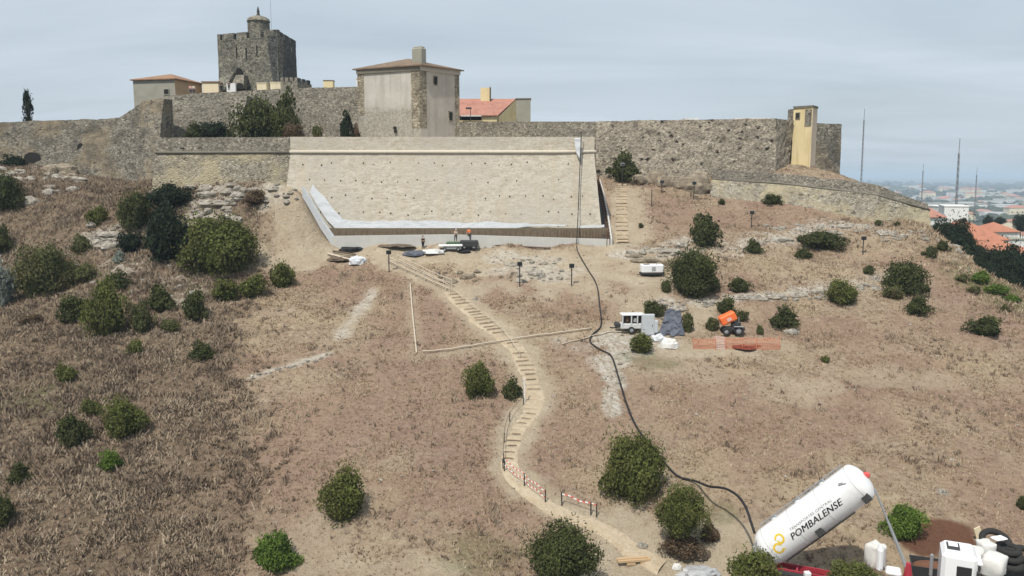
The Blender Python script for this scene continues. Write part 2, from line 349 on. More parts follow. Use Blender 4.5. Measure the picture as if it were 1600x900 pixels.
M['tile_rose'] = tiles('rose clay tiles', (0.42, 0.20, 0.15), (0.50, 0.26, 0.20))
M['tile_orange'] = tiles('orange clay tiles', (0.44, 0.19, 0.12), (0.52, 0.235, 0.155))
M['tile_och'] = tiles('sunburnt clay tiles', (0.31, 0.18, 0.115), (0.38, 0.24, 0.155))
def foliage(name, dark, light, hue=None):
    m, nt, b = mat(name, 0.75, 0.2); g = NB(nt)
    t = g.attr('tone'); c = g.mix(t, dark, light)
    if hue: c = g.mix(g.ramp(g.noise(0.8, 3), [(0.45, 0), (0.6, 0.7)]), c, hue)
    g.set(c, b)
    tr = N(nt, 'ShaderNodeBsdfTranslucent'); nt.links.new(c, tr.inputs[0]); ad = N(nt, 'ShaderNodeMixShader'); ad.inputs[0].default_value = 0.22
    nt.links.new(b.outputs[0], ad.inputs[1]); nt.links.new(tr.outputs[0], ad.inputs[2])
    o = [n for n in nt.nodes if n.type == 'OUTPUT_MATERIAL'][0]; nt.links.new(ad.outputs[0], o.inputs[0]); return m
M['fol_green'] = foliage('bush green', (0.038, 0.047, 0.013), (0.155, 0.172, 0.045), (0.105, 0.105, 0.032))
M['fol_dark'] = foliage('dark evergreen', (0.024, 0.032, 0.011), (0.095, 0.108, 0.034), (0.066, 0.07, 0.026))
M['fol_olive'] = foliage('olive bush', (0.045, 0.052, 0.018), (0.135, 0.145, 0.052), (0.12, 0.10, 0.045))
M['fol_deep'] = foliage('deep pine', (0.010, 0.016, 0.010), (0.030, 0.045, 0.020))
M['fol_bright'] = foliage('bright bush', (0.035, 0.065, 0.012), (0.15, 0.225, 0.038))
M['fol_brown'] = foliage('dry brown shrub', (0.075, 0.05, 0.03), (0.17, 0.12, 0.075))
M['fol_silver'] = foliage('silver green agave', (0.10, 0.12, 0.10), (0.30, 0.33, 0.28))
def grassmat(name, a, b_, c_):
    m, nt, b = mat(name, 0.9, 0.1); g = NB(nt); t = g.attr('tone')
    c = g.ramp(t, [(0, a), (0.5, b_), (1, c_)]); g.set(c, b); return m
M['drygrass'] = grassmat('dry grass', (0.235, 0.165, 0.112), (0.345, 0.26, 0.175), (0.49, 0.405, 0.29))
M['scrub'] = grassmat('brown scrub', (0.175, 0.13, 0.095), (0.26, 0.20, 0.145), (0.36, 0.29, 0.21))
# ------------------------------------------------------------------ terrain
def plane_Y(py):   # the general slope of the hill
    d = rd(800, py); t = -d[2]/d[1]; return 40.15/(t+0.2645)
ctl = []
def cp(px, py, Y): p = P(px, py, Y); ctl.append((p.x, p.y, p.z))
def cw(x, y, z): ctl.append((x, y, z))
for px in (0, 200, 400, 600, 800, 950): cp(px, 900, 52.5)
for px in (150, 400, 600, 800, 1000, 1200, 1400, 1600):
    for py in (800, 700, 620, 550, 500, 450): cp(px, py, plane_Y(py))
for py, dY in ((800, 0), (700, 1), (600, 2.5), (500, 5), (420, 8)): cp(-20, py, plane_Y(py)+dY)
for px in (1040, 1200, 1400, 1600): cp(px, 850, 55.3)
for x in (8, 14, 20, 26, 32, 40): cw(x, 52.8, -26.8); cw(x, 47, -26.8)
for x in (-60, -30, 0, 30, 60): cw(x, 30, -29 if x < 10 else -27.2); cw(x, 5, -36)
# bench below the restored wall
for x in (-24.5, -18, -10, 0, 8, 14): cw(x, 113.0, -9.5); cw(x, 116.5, -9.6)
for px in (560, 650, 750, 850, 950): cp(px, 398, 111.3)
for px in (600, 700, 800, 900): cp(px, 425, 104.6)
# left mound
for q in ((470, 305, 115.5), (480, 335, 114.2), (497, 368, 113.0), (455, 290, 118), (400, 277, 118.4), (330, 288, 119.5), (240, 300, 122),
          (420, 330, 114), (350, 330, 114.5), (440, 370, 111.5), (500, 395, 110.8), (400, 400, 108), (300, 370, 110.5), (200, 360, 113), (100, 350, 117),
          (0, 350, 119), (200, 300, 128), (120, 290, 133), (60, 262, 142), (0, 258, 146), (-60, 265, 146), (-80, 360, 118)): cp(*q)
for x, z in ((-25.2, -9.0), (-26.6, -7.3), (-28.0, -4.9), (-29.4, -2.4)): cw(x, 116.6, z)
# right hillside
for q in ((975, 380, 115.5), (975, 340, 124), (975, 292, 137), (1040, 290, 139.5), (1100, 285, 140), (1010, 283, 142), (1112, 312, 135.2), (1200, 320, 133.6), (1300, 336, 130.6),
          (1375, 347, 128.3), (1452, 356, 126), (1050, 340, 125.5), (1200, 380, 115.8), (1350, 380, 116), (1450, 400, 111), (1100, 380, 115.8), (1300, 420, 106.5), (1450, 450, 100),
          (1503, 392, 113), (1540, 428, 105.5), (1600, 482, 94.5), (1580, 470, 97)): cp(*q)
for x, y, z in ((66, 94, -19), (76, 94, -23.5), (66, 104, -18.4), (74, 104, -23), (69, 113, -19), (76, 113, -23), (68, 126, -13.2), (76, 128, -21.5), (88, 120, -24),
                (58, 140, -2), (66, 142, -6.5), (80, 140, -18), (95, 150, -22), (100, 100, -33), (130, 110, -43), (100, 60, -42), (60, 75, -20.2), (75, 70, -27), (60, 60, -24),
                (95, 172, -20.5), (110, 185, -22), (130, 205, -25), (150, 180, -34), (90, 220, -22), (60, 190, -8), (45, 160, 1)): cw(x, y, z)
# below and behind the castle
for x, y, z in ((40, 142, 0), (44, 146, 1.2), (50, 150, 2.0), (30, 150, 0), (14, 140, -1.0), (14.5, 130, -3.9), (14, 122, -7.2), (5, 150, 1), (-20, 135, -1), (-20, 150, 2), (-50, 140, 0), (-50, 160, 3), (-70, 170, 5), (0, 180, 4), (30, 200, -2),
                (-40, 200, 2), (-90, 180, 0), (0, 250, -22), (100, 280, -40), (-100, 260, -25), (-140, 150, -12), (-180, 200, -30), (-130, 90, -32), (-110, 50, -40), (-200, 100, -60), (-70, 150, -1), (-92, 165, 0)): cw(x, y, z)
K = np.array(ctl); sc_ = 50.0
def _U(r2): return np.where(r2 > 1e-12, 0.5*r2*np.log(np.maximum(r2, 1e-12)), 0.0)
_k = K[:, :2]/sc_; n_ = len(_k)
_A = np.zeros((n_+3, n_+3)); _A[:n_, :n_] = _U(((_k[:, None]-_k[None])**2).sum(-1)) + np.eye(n_)*0.0006
_A[:n_, n_] = 1; _A[:n_, n_+1:] = _k; _A[n_, :n_] = 1; _A[n_+1:, :n_] = _k.T
_w = np.linalg.solve(_A, np.concatenate([K[:, 2], [0, 0, 0]]))
PLAIN = -92.0
def hbase(x, y):
    x = np.asarray(x, float); y = np.asarray(y, float); sh = x.shape; q = np.stack([x.ravel(), y.ravel()], 1)/sc_
    r = np.zeros(len(q))
    near = np.hypot(q[:, 0]*sc_, q[:, 1]*sc_-110) < 620
    qi = q[near]; o = np.empty(len(qi))
    for s in range(0, len(qi), 20000):
        p = qi[s:s+20000]
        o[s:s+20000] = _U(((p[:, None]-_k[None])**2).sum(-1)) @ _w[:n_] + _w[n_] + p @ _w[n_+1:]
    r[near] = np.clip(o, -110, 12)
    d = np.hypot(q[:, 0]*sc_, q[:, 1]*sc_-110); t = sst(170, 480, d)
    r = r*(1-t) + PLAIN*t
    return r.reshape(sh)
# grid axes, fine in the part the photograph shows
def axis(parts, far0, far1, n0=34):
    a = [np.arange(s, e, d) for s, e, d in parts]; a = np.concatenate(a+[[parts[-1][1]]])
    lo = a[0]-np.geomspace(2, a[0]-far0, n0)[::-1]; hi = a[-1]+np.geomspace(2, far1-a[-1], n0)
    return np.concatenate([lo, a, hi])
GX = axis([(-100, -62, 0.6), (-62, 62, 0.30), (62, 130, 1.0)], -60000, 60000)
GY = axis([(28, 45, 0.6), (45, 76, 0.20), (76, 102, 0.28), (102, 125, 0.36), (125, 152, 0.6), (152, 240, 1.5)], -3000, 90000)
XX, YY = np.meshgrid(GX, GY); ZB = hbase(XX, YY)
near_w = 1-sst(160, 300, np.hypot(XX, YY-100))
ZB = ZB + near_w*(0.22*fbm(XX/5.0, YY/5.0, 0, 4, 3) + 0.4*fbm(XX/17.0, YY/17.0, 0, 2, 9))
def bil(Z, x, y):
    x = np.asarray(x, float); y = np.asarray(y, float)
    i = np.clip(np.searchsorted(GX, x)-1, 0, len(GX)-2); j = np.clip(np.searchsorted(GY, y)-1, 0, len(GY)-2)
    u = (x-GX[i])/(GX[i+1]-GX[i]); v = (y-GY[j])/(GY[j+1]-GY[j])
    return (Z[j, i]*(1-u)*(1-v)+Z[j, i+1]*u*(1-v)+Z[j+1, i]*(1-u)*v+Z[j+1, i+1]*u*v)
ZG = ZB
def h(x, y): return float(bil(ZG, x, y))
def G(px, py, y0=30.0, y1=240.0):
    """point where the sight line of a pixel of the photograph meets the hill"""
    d = rd(px, py); Y = np.arange(y0, y1, 0.25); X = Y*d[0]/d[1]; Zr = Y*d[2]/d[1]
    below = bil(ZG, X, Y) > Zr
    k = np.argmax(below) if below.any() else int(np.argmin(np.abs(Y-plane_Y(max(py, 300)))))
    a, b = Y[max(k-1, 0)], Y[k]
    for _ in range(12):
        m_ = (a+b)/2
        if h(m_*d[0]/d[1], m_) > m_*d[2]/d[1]: b = m_
        else: a = m_
    x, y = b*d[0]/d[1], b; return Vector((x, y, h(x, y)))
def gl(pts): return [G(*p) for p in pts]
def dpoly(pts, X, Y):
    """distance to a ground polyline"""
    D = np.full(X.shape, 1e9)
    for a, b in zip(pts[:-1], pts[1:]):
        vx, vy = b[0]-a[0], b[1]-a[1]; L = max(vx*vx+vy*vy, 1e-9)
        t = np.clip(((X-a[0])*vx+(Y-a[1])*vy)/L, 0, 1); D = np.minimum(D, np.hypot(X-a[0]-t*vx, Y-a[1]-t*vy))
    return D
wob = fbm(XX/2.2, YY/2.2, 0, 4, 21)
wob2 = fbm(XX/0.9, YY/0.9, 0, 3, 41)
def stroke(field, px, wd, soft=0.6, amt=1.0, jit=0.6):
    D = dpoly(gl(px), XX, YY) + wob*jit*2.2 + wob2*jit*1.0; np.maximum(field, amt*(1-sst(wd/2-soft/2, wd/2+soft, D)), out=field)
def blob(field, px, py, rx, ry, amt=1.0, soft=0.5, jit=0.5):
    c = G(px, py); D = np.hypot((XX-c.x)/rx, (YY-c.y)/ry) + wob*jit + wob2*jit*0.4; np.maximum(field, amt*(1-sst(1-soft/2, 1+soft/2, D)), out=field)
PATH = [(606, 408), (655, 432), (706, 455), (733, 482), (766, 510), (802, 540), (822, 572), (834, 605), (832, 640), (812, 668), (800, 700), (797, 732), (822, 762), (858, 788), (900, 806), (938, 818), (972, 838), (1005, 862), (1040, 880)]
PW = [2.0, 2.0, 2.6, 3.0, 3.2, 3.0, 2.6, 2.3, 2.3, 2.2, 2.2, 2.0, 1.6, 1.8, 1.9, 2.0, 2.2, 2.6, 3.0]
path3 = gl(PATH)
Z0 = np.zeros_like(XX)
bare, white, scrub, red, green, soil = (Z0.copy() for _ in range(6))
blob(soil, 1470, 837, 2.6, 1.6, 1.0, 0.3, 0.3); blob(soil, 1440, 850, 1.6, 1.2, 1.0, 0.3, 0.3); blob(soil, 1500, 846, 1.4, 1.2, 1.0, 0.3, 0.3)
for i in range(len(PATH)-1): stroke(bare, PATH[i:i+2], PW[i]+0.5, 1.0, 0.9, 0.35)
stroke(bare, [(515, 392), (600, 394), (700, 398), (800, 402), (900, 402), (955, 395)], 5.0, 2.0, 1.0, 1.2)
blob(bare, 760, 420, 6, 4, 0.75, 1.0, 0.9); blob(bare, 900, 445, 8, 4, 0.7, 1.0, 0.9); stroke(bare, [(960, 400), (1020, 440), (1000, 480)], 5, 3, 0.7, 1.4); stroke(bare, [(900, 410), (880, 430), (860, 445)], 5.5, 3, 0.9, 1.2); stroke(bare, [(905, 415), (960, 430), (1000, 440)], 4.5, 3, 0.95, 1.2)
stroke(bare, [(960, 395), (985, 360), (985, 300)], 4.2, 2, 0.9, 0.8); stroke(bare, [(480, 340), (510, 392), (450, 400)], 5.0, 2.5, 0.9, 1.4)
stroke(bare, [(440, 300), (460, 350)], 4.5, 2, 0.8, 1.4); stroke(bare, [(705, 455), (760, 450), (850, 430)], 2.2, 2, 0.8, 0.8)
stroke(bare, [(955, 830), (1010, 870), (1100, 880), (1170, 870)], 4.2, 2, 1.0, 0.7); stroke(bare, [(480, 893), (540, 885), (620, 893), (700, 899)], 1.6, 1.6, 0.7, 0.7)
stroke(bare, [(950, 885), (1050, 895), (1150, 893)], 3.5, 1.5, 1.0, 0.5); blob(bare, 1120, 855, 4, 2.5, 0.9)
stroke(bare, [(590, 452), (560, 490), (535, 525)], 0.9, 1.0, 0.8, 0.3); stroke(white, [(582, 458), (556, 492), (530, 527)], 0.9, 0.9, 0.85, 0.35)
stroke(bare, [(520, 550), (460, 568), (395, 590)], 0.5, 0.8, 0.8, 0.4); stroke(white, [(516, 552), (462, 568), (398, 588)], 0.6, 0.7, 0.8, 0.35)
stroke(bare, [(650, 560), (760, 540), (920, 520)], 0.9, 0.8, 0.5, 0.3); stroke(bare, [(640, 440), (650, 552)], 0.8, 0.8, 0.45, 0.3)
stroke(bare, [(960, 520), (1030, 545), (1210, 540)], 3.0, 1.5, 0.8, 0.7); stroke(bare, [(1080, 500), (1100, 480)], 3, 2, 0.8, 0.8)
stroke(bare, [(985, 565), (1100, 585)], 3, 2.5, 0.45, 1.0); blob(bare, 1250, 610, 4.5, 2.5, 0.5); blob(bare, 1400, 590, 5, 2.5, 0.4); blob(bare, 500, 850, 2.5, 2.5, 0.45)
for q in ((965, 533, 3.4, 2.0), (955, 560, 2.2, 2.4), (958, 590, 1.3, 3.0), (955, 625, 0.9, 3.4), (975, 545, 2.6, 1.8)): blob(white, *q, 0.95, 0.5, 0.6)
stroke(white, [(880, 530), (925, 545), (960, 525)], 1.2, 1.2, 0.7, 0.6); stroke(white, [(1140, 466), (1200, 462), (1285, 452)], 1.7, 0.8, 0.95, 0.5); stroke(white, [(1290, 450), (1350, 440), (1380, 430)], 1.8, 2.5, 0.55, 1.0)
stroke(white, [(1040, 475), (1100, 470), (1140, 468)], 1.4, 1.2, 0.7, 0.8); stroke(white, [(1180, 378), (1240, 368), (1300, 352), (1380, 352)], 3.4, 2.5, 0.8, 1.6)
stroke(white, [(985, 398), (1040, 388), (1080, 376)], 2.4, 1.2, 0.8, 0.9); stroke(white, [(1390, 360), (1440, 358), (1490, 385)], 2.6, 2, 0.6, 1.2)
stroke(white, [(1000, 392), (1090, 395), (1160, 385)], 2.2, 2, 0.7, 1.4); blob(white, 1230, 256, 5, 3, 0.45, 1.0, 0.9)
for q in ((830, 405, 4, 2), (840, 425, 5, 2.5), (790, 400, 3, 2)): blob(white, *q, 0.75, 0.8, 1.0)
for q in ((330, 310, 3, 2.5), (315, 345, 3, 2), (420, 300, 2.5, 2), (170, 370, 3.5, 2.5), (105, 275, 5, 3), (290, 465, 2, 2), (195, 415, 3, 2)): blob(white, *q, 0.7, 0.8, 0.9)
stroke(white, [(1000, 500), (1040, 530), (1020, 540)], 1.6, 1.2, 0.7, 0.6)
blob(white, 250, 440, 4, 2, 0.35); stroke(white, [(1490, 400), (1530, 430)], 1.0, 1.0, 0.4)
# rough uncut scrub on the left flank
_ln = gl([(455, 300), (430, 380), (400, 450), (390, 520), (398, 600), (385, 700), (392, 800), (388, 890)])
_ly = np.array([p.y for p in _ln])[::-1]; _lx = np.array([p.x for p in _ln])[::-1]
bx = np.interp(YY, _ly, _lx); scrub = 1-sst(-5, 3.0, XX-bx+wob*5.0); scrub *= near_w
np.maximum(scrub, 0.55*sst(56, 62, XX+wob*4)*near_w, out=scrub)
for q in ((1050, 330, 9, 9), (1200, 350, 10, 4), (520, 430, 4, 5), (440, 440, 5, 3), (700, 620, 9, 7), (560, 650, 6, 6), (1100, 620, 7, 6), (900, 480, 5, 4), (1200, 680, 7, 5), (650, 500, 5, 5), (1300, 520, 7, 4), (680, 760, 4, 4)): blob(red, *q, 0.9, 1.2, 0.8)
np.maximum(red, 0.9*sst(-0.3, 0.35, fbm(XX/9, YY/9, 0, 3, 77)), out=red); red *= 1-sst(138, 142, YY)
stroke(green, [(1520, 430), (1560, 455), (1590, 478)], 4.0, 2.5, 0.9, 1.0); stroke(green, [(1530, 425), (1560, 440)], 6.0, 2.5, 0.8, 1.0)
for q in ((760, 870, 2.5, 2), (1120, 800, 1.5, 1), (1030, 570, 2.5, 1), (60, 620, 4, 3), (1000, 560, 2, 1)): blob(green, *q, 0.4, 1.0, 0.7)
np.maximum(green, sst(64, 70, XX)*near_w*0.8*sst(90, 96, YY), out=green)
rough = (0.10*fbm(XX/1.3, YY/1.3, 0, 3, 5)+0.05*fbm(XX/.5, YY/.5, 0, 2, 6))*near_w
ZG = ZB + rough*(1+2.2*scrub+1.5*white)*(1-0.75*bare)
ZG = ZG + near_w*white*0.35*np.abs(fbm(XX/1.6, YY/1.6, 0, 3, 15))
plainf = sst(190, 330, np.hypot(XX, YY-110))
V = np.stack([XX.ravel(), YY.ravel(), ZG.ravel()], 1); ny, nx = XX.shape
ii = np.arange(ny*nx).reshape(ny, nx); F = np.stack([ii[:-1, :-1], ii[:-1, 1:], ii[1:, 1:], ii[1:, :-1]], -1).reshape(-1, 4)
def groundmat():
    m, nt, b = mat('hillside ground', 0.97, 0.05); g = NB(nt)
    n1 = g.noise(0.35, 6, 0.7); n2 = g.noise(2.2, 6, 0.75, off=3); n3 = g.noise(7.0, 4, 0.7, off=8); n4 = g.noise(0.9, 5, 0.7, 0.8, off=14); n5 = g.noise(0.13, 4, 0.6, 1.0, off=51)
    base = g.mix(g.ramp(n1, [(0.38, 0), (0.62, 1)]), (0.345, 0.255, 0.182), (0.41, 0.32, 0.23))
    base = g.mix(g.ramp(n2, [(0.48, 0), (0.64, 0.85)]), base, (0.20, 0.143, 0.10))
    base = g.mix(g.ramp(n4, [(0.53, 0), (0.66, 0.65)]), base, (0.50, 0.425, 0.31))
    base = g.mix(g.ramp(n5, [(0.42, 0.0), (0.6, 0.55)]), base, (0.44, 0.345, 0.225))
    base = g.mix(g.ramp(g.noise(1.4, 6, 0.8, off=61), [(0.55, 0), (0.63, 0.8)]), base, (0.15, 0.105, 0.078))
    redc = g.mix(g.ramp(n2, [(0.35, 0), (0.62, 1)]), (0.36, 0.243, 0.182), (0.235, 0.150, 0.114))
    base = g.mix(g.math('MULTIPLY', g.attr('red'), 0.8), base, redc)
    scr = g.mix(g.ramp(n2, [(0.36, 0), (0.62, 1)]), (0.255, 0.188, 0.13), (0.095, 0.07, 0.048))  # scrub brown, taken darker to stand for cloud shade over the left flank
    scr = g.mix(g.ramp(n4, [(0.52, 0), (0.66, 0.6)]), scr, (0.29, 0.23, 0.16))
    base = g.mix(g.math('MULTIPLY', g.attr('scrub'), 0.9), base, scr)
    bar = g.mix(g.ramp(n1, [(0.35, 0), (0.65, 1)]), (0.42, 0.34, 0.24), (0.51, 0.435, 0.325))
    bar = g.mix(g.ramp(n2, [(0.50, 0), (0.66, 0.5)]), bar, (0.29, 0.225, 0.15))
    base = g.mix(g.attr('bare'), base, bar)
    wh = g.mix(g.ramp(n2, [(0.42, 0), (0.58, 1)]), (0.60, 0.56, 0.49), (0.36, 0.31, 0.245))
    wf = g.math('MULTIPLY', g.attr('white'), g.ramp(n4, [(0.36, 0.6), (0.50, 1)]))
    base = g.mix(wf, base, wh)
    gr = g.mix(g.ramp(n2, [(0.4, 0), (0.62, 1)]), (0.10, 0.135, 0.035), (0.045, 0.07, 0.02))
    base = g.mix(g.math('MULTIPLY', g.attr('green'), g.ramp(n4, [(0.35, 0.3), (0.5, 1)])), base, gr)
    base = g.mix(g.ramp(n3, [(0.5, 0), (0.72, 0.35)]), base, (0.13, 0.095, 0.07))
    base = g.mix(g.ramp(g.noise(10.0, 3, 0.8, off=22), [(0.66, 0), (0.71, 0.7)]), base, (0.55, 0.49, 0.40))
    base = g.mix(g.attr('soil'), base, g.mix(n2, (0.115, 0.055, 0.035), (0.20, 0.105, 0.068)))
    # the plain below: fields, woods, bare plots
    mp = N(nt, 'ShaderNodeMapping'); mp.inputs['Scale'].default_value = (0.0016, 0.0028, 1); nt.links.new(g.tc.outputs['Object'], mp.inputs[0])
    vc = N(nt, 'ShaderNodeTexVoronoi'); vc.inputs['Scale'].default_value = 1.6; nt.links.new(mp.outputs[0], vc.inputs['Vector'])
    vs = N(nt, 'ShaderNodeSeparateColor'); nt.links.new(vc.outputs['Color'], vs.inputs[0])
    fld = g.ramp(vs.outputs[0], [(0, (0.035, 0.05, 0.025)), (0.35, (0.055, 0.07, 0.035)), (0.5, (0.15, 0.13, 0.09)), (0.7, (0.24, 0.21, 0.16)), (0.85, (0.07, 0.085, 0.04)), (1, (0.30, 0.27, 0.21))])
    nn = N(nt, 'ShaderNodeTexNoise'); nn.inputs['Scale'].default_value = 5; nn.inputs['Detail'].default_value = 8; nn.inputs['Roughness'].default_value = 0.7; nt.links.new(mp.outputs[0], nn.inputs['Vector'])
    fld = g.mix(g.ramp(nn.outputs['Fac'], [(0.45, 0), (0.58, 0.85)]), fld, (0.03, 0.042, 0.022))
    base = g.mix(g.attr('plain'), base, fld)
    g.set(base, b); hh = g.math('ADD', g.math('MULTIPLY', n2, 1.0), g.math('MULTIPLY', n3, 0.5)); hh = g.math('ADD', hh, g.math('MULTIPLY', n4, 1.2)); g.bump(hh, b, 0.9, 0.35); return m
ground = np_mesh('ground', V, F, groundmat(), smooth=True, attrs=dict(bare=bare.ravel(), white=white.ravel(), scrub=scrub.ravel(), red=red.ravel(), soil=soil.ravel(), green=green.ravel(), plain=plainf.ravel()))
tag(ground, kind='structure')
def samp(field, x, y): return bil(field, x, y)
# ------------------------------------------------------------------ stepped earth path
M['log'] = plain('soiled timber', (0.31, 0.235, 0.16), 0.95, 0.1, var=0.4, sc=3)
def resample(pts, step):
    pts = [Vector(p) for p in pts]
    # Catmull-Rom through the points, then even steps
    cr_ = []
    for i in range(len(pts)-1):
        p0, p1, p2, p3 = pts[max(i-1, 0)], pts[i], pts[i+1], pts[min(i+2, len(pts)-1)]
        for k in range(12):
            t = k/12; cr_.append(0.5*((2*p1)+(p2-p0)*t+(2*p0-5*p1+4*p2-p3)*t*t+(3*p1-p0-3*p2+p3)*t**3))
    cr_.append(pts[-1]); L = [0]
    for a, b in zip(cr_[:-1], cr_[1:]): L.append(L[-1]+(b-a).length)
    n = max(2, int(L[-1]/step)+1); o = []; s = np.linspace(0, L[-1], n)
    A = np.array([tuple(p) for p in cr_])
    return [Vector(v) for v in np.stack([np.interp(s, L, A[:, k]) for k in range(3)], 1)], s/L[-1]
def stepped_path(name, pts, widths, step, label_mat, start=0.0, end=1.0):
    rp, s = resample(pts, 0.25); wk = np.interp(s, np.linspace(0, 1, len(widths)), widths); NW = 11
    vs = []; L = 0
    zs = np.array([h(p.x, p.y) for p in rp]); ker = np.ones(9)/9; zp = np.pad(zs, 4, 'edge'); zs = np.convolve(zp, ker, 'valid')
    for i, p in enumerate(rp):
        a = rp[max(i-1, 0)]; b = rp[min(i+1, len(rp)-1)]; t = Vector((b.x-a.x, b.y-a.y, 0)).normalized(); nrm = Vector((t.y, -t.x, 0))
        if i: L += (rp[i]-rp[i-1]).length
        slope = (zs[min(i+2, len(zs)-1)]-zs[max(i-2, 0)])/max(((rp[min(i+2, len(zs)-1)]-rp[max(i-2, 0)]).length), .01)
        ph = (L % step)/step; saw = -(ph-0.5)*step*slope if start <= s[i] <= end else 0
        for k in range(NW):
            q = (k/(NW-1)*2-1); ed = wk[i]/2*(1+0.18*float(vnoise(L*0.7, k*0.0+ (5 if q > 0 else 0), 0, 3)))
            x, y = p.x+nrm.x*q*ed, p.y+nrm.y*q*ed; e = 1-abs(q)**6
            z = max(h(x, y), zs[i]-0.6)*(0.35) + zs[i]*0.65 + saw*e*0.9
            z = z*e+(h(x, y)-0.05)*(1-e) + 0.06*e
            vs.append((x, y, z))
    n = len(rp); ii = np.arange(n*NW).reshape(n, NW); F = np.stack([ii[:-1, :-1], ii[:-1, 1:], ii[1:, 1:], ii[1:, :-1]], -1).reshape(-1, 4)
    o = np_mesh(name, vs, F, label_mat); tag(o, kind='structure'); return rp, s, wk
m_, nt_, b_ = mat('trodden earth', 0.97, 0.05); g_ = NB(nt_)
c_ = g_.mix(g_.ramp(g_.noise(1.2, 6, 0.7), [(0.35, 0), (0.65, 1)]), (0.37, 0.295, 0.205), (0.465, 0.39, 0.285)); c_ = g_.mix(g_.ramp(g_.noise(4, 5, 0.7, off=4), [(0.5, 0), (0.68, 0.6)]), c_, (0.27, 0.20, 0.135)); g_.set(c_, b_); g_.bump(g_.noise(5, 5), b_, 0.6, 0.1)
M['earth'] = m_
rp, rs, rw = stepped_path('path', [G(*p) for p in PATH[2:]], [v*.86 for v in PW[2:]], 0.9, M['earth'], 0.0, 0.70)
step_mb_base = None
L = 0; nstep = 0
for i in range(1, len(rp)):
    L0 = L; L += (rp[i]-rp[i-1]).length
    if int(L/0.9) != int(L0/0.9) and rs[i] < 0.70 and random.random() < .72:
        t = (rp[i]-rp[i-1]); t.z = 0; t.normalize(); nrm = Vector((t.y, -t.x, 0)); wd = rw[i]*0.42
        x, y = rp[i].x, rp[i].y; z = h(x, y)+0.17
        mb = MB(); k1, k2 = random.uniform(.5, 1.05), random.uniform(.5, 1.05); z -= .05; mb.tube([Vector((x, y, z))-nrm*wd*k1+t*random.uniform(-.15, .15), Vector((x, y, z+.01)), Vector((x, y, z))+nrm*wd*k2], random.uniform(.03, .05), 6)
        o = mb.build('step_log', M['log'])
        tag(o, 'half buried log edging a step of the long winding earth path', 'step', 'log steps of the long winding path'); nstep += 1
st_pts = [(973, 286), (972, 310), (971, 335), (972, 360), (974, 380)]
rp2, rs2, rw2 = stepped_path('stair_path', [G(*p) for p in st_pts], [2.0, 2.0, 1.9, 2.0, 2.0], 0.9, M['earth'])
L = 0
for i in range(1, len(rp2)):
    L0 = L; L += (rp2[i]-rp2[i-1]).length
    if int(L/1.3) != int(L0/1.3):
        x, y = rp2[i].x, rp2[i].y; z = h(x, y)+0.14
        o = MB().tube([(x-.85, y, z), (x, y, z+.02), (x+.85, y, z)], 0.06, 6).build('step_log', M['log'])
        tag(o, 'timber edge of a step on the straight stair beside the restored wall', 'step', 'timber steps of the stair beside the restored wall')
# ------------------------------------------------------------------ walls
def wall_face(name, pts, mats, parent=None, thick=2.0, res=0.6, amp=0.12, ragged=0.0, ext=2.5, seed=1, capmat=1, zbreak=None, back_drop=6.0, cave=0.0):
    """pts: list of (top Vector, base Vector). Solid wall: rough front, ragged top, back face."""
    cols = []; 
    for (t0, b0), (t1, b1) in zip(pts[:-1], pts[1:]):
        n = max(1, int(((t1-t0).length)/res))
        for k in range(n): cols.append((t0.lerp(t1, k/n), b0.lerp(b1, k/n)))
    cols.append(pts[-1]); nc = len(cols)
    hmax = max((t-b).length for t, b in cols); nr = max(3, int(hmax/res)+1)
    T = np.array([tuple(t) for t, b in cols]); B = np.array([tuple(b) for t, b in cols])
    tang = np.gradient(T[:, :2], axis=0); tang /= np.linalg.norm(tang, axis=1)[:, None]+1e-9
    nrm = np.stack([tang[:, 1], -tang[:, 0]], 1)      # outward (towards viewer for left-to-right walls)
    T[:, 2] += ragged*fbm(T[:, 0]*0.5, T[:, 1]*0.5, 0, 4, seed+50) + ragged*0.5*np.round(vnoise(T[:, 0]*0.8, T[:, 1]*0.8, 0, seed+3)*1.5)/1.5
    f = np.linspace(0, 1, nr)[:, None, None]
    Gd = B[None]*(1-f) + T[None]*f
    low = B.copy(); d = (B-T); d /= np.linalg.norm(d, axis=1)[:, None]; low = B + d*ext
    Gd = np.concatenate([low[None], Gd], 0)
    dis = amp*fbm(Gd[..., 0]*1.1+Gd[..., 1]*.7, Gd[..., 2]*1.1, 0, 4, seed)
    if cave: dis = dis - cave*sst(0.15, 0.6, fbm(Gd[..., 0]*0.5, Gd[..., 2]*0.6, Gd[..., 1]*.4, 3, seed+9))
    Gd[..., 0] += nrm[None, :, 0]*dis; Gd[..., 1] += nrm[None, :, 1]*dis
    top_back = Gd[-1].copy(); top_back[:, :2] -= nrm*thick; top_back[:, 2] += 0.05
    bot_back = top_back.copy(); bot_back[:, 2] -= np.minimum(back_drop, (T-B)[:, 2]+ext)
    A = np.concatenate([Gd, top_back[None], bot_back[None]], 0); R = A.shape[0]
    ii = np.arange(R*nc).reshape(R, nc); F = np.stack([ii[:-1, :-1], ii[:-1, 1:], ii[1:, 1:], ii[1:, :-1]], -1)
    mi = np.zeros(F.shape[:2], int)
    if isinstance(mats, (list, tuple)) and len(mats) > 1: mi[R-3] = capmat
    F4 = F.reshape(-1, 4); caps = [ii[:, 0][::-1].reshape(1, -1), ii[:, -1].reshape(1, -1)]
    mil = np.concatenate([mi.ravel(), [0], [0]])
    return np_mesh(name, A.reshape(-1, 3), [F4]+caps, mats, parent, mil)
def ln(pts): return [(P(a, b, Y1), P(c, d, Y2)) for a, b, Y1, c, d, Y2 in pts]
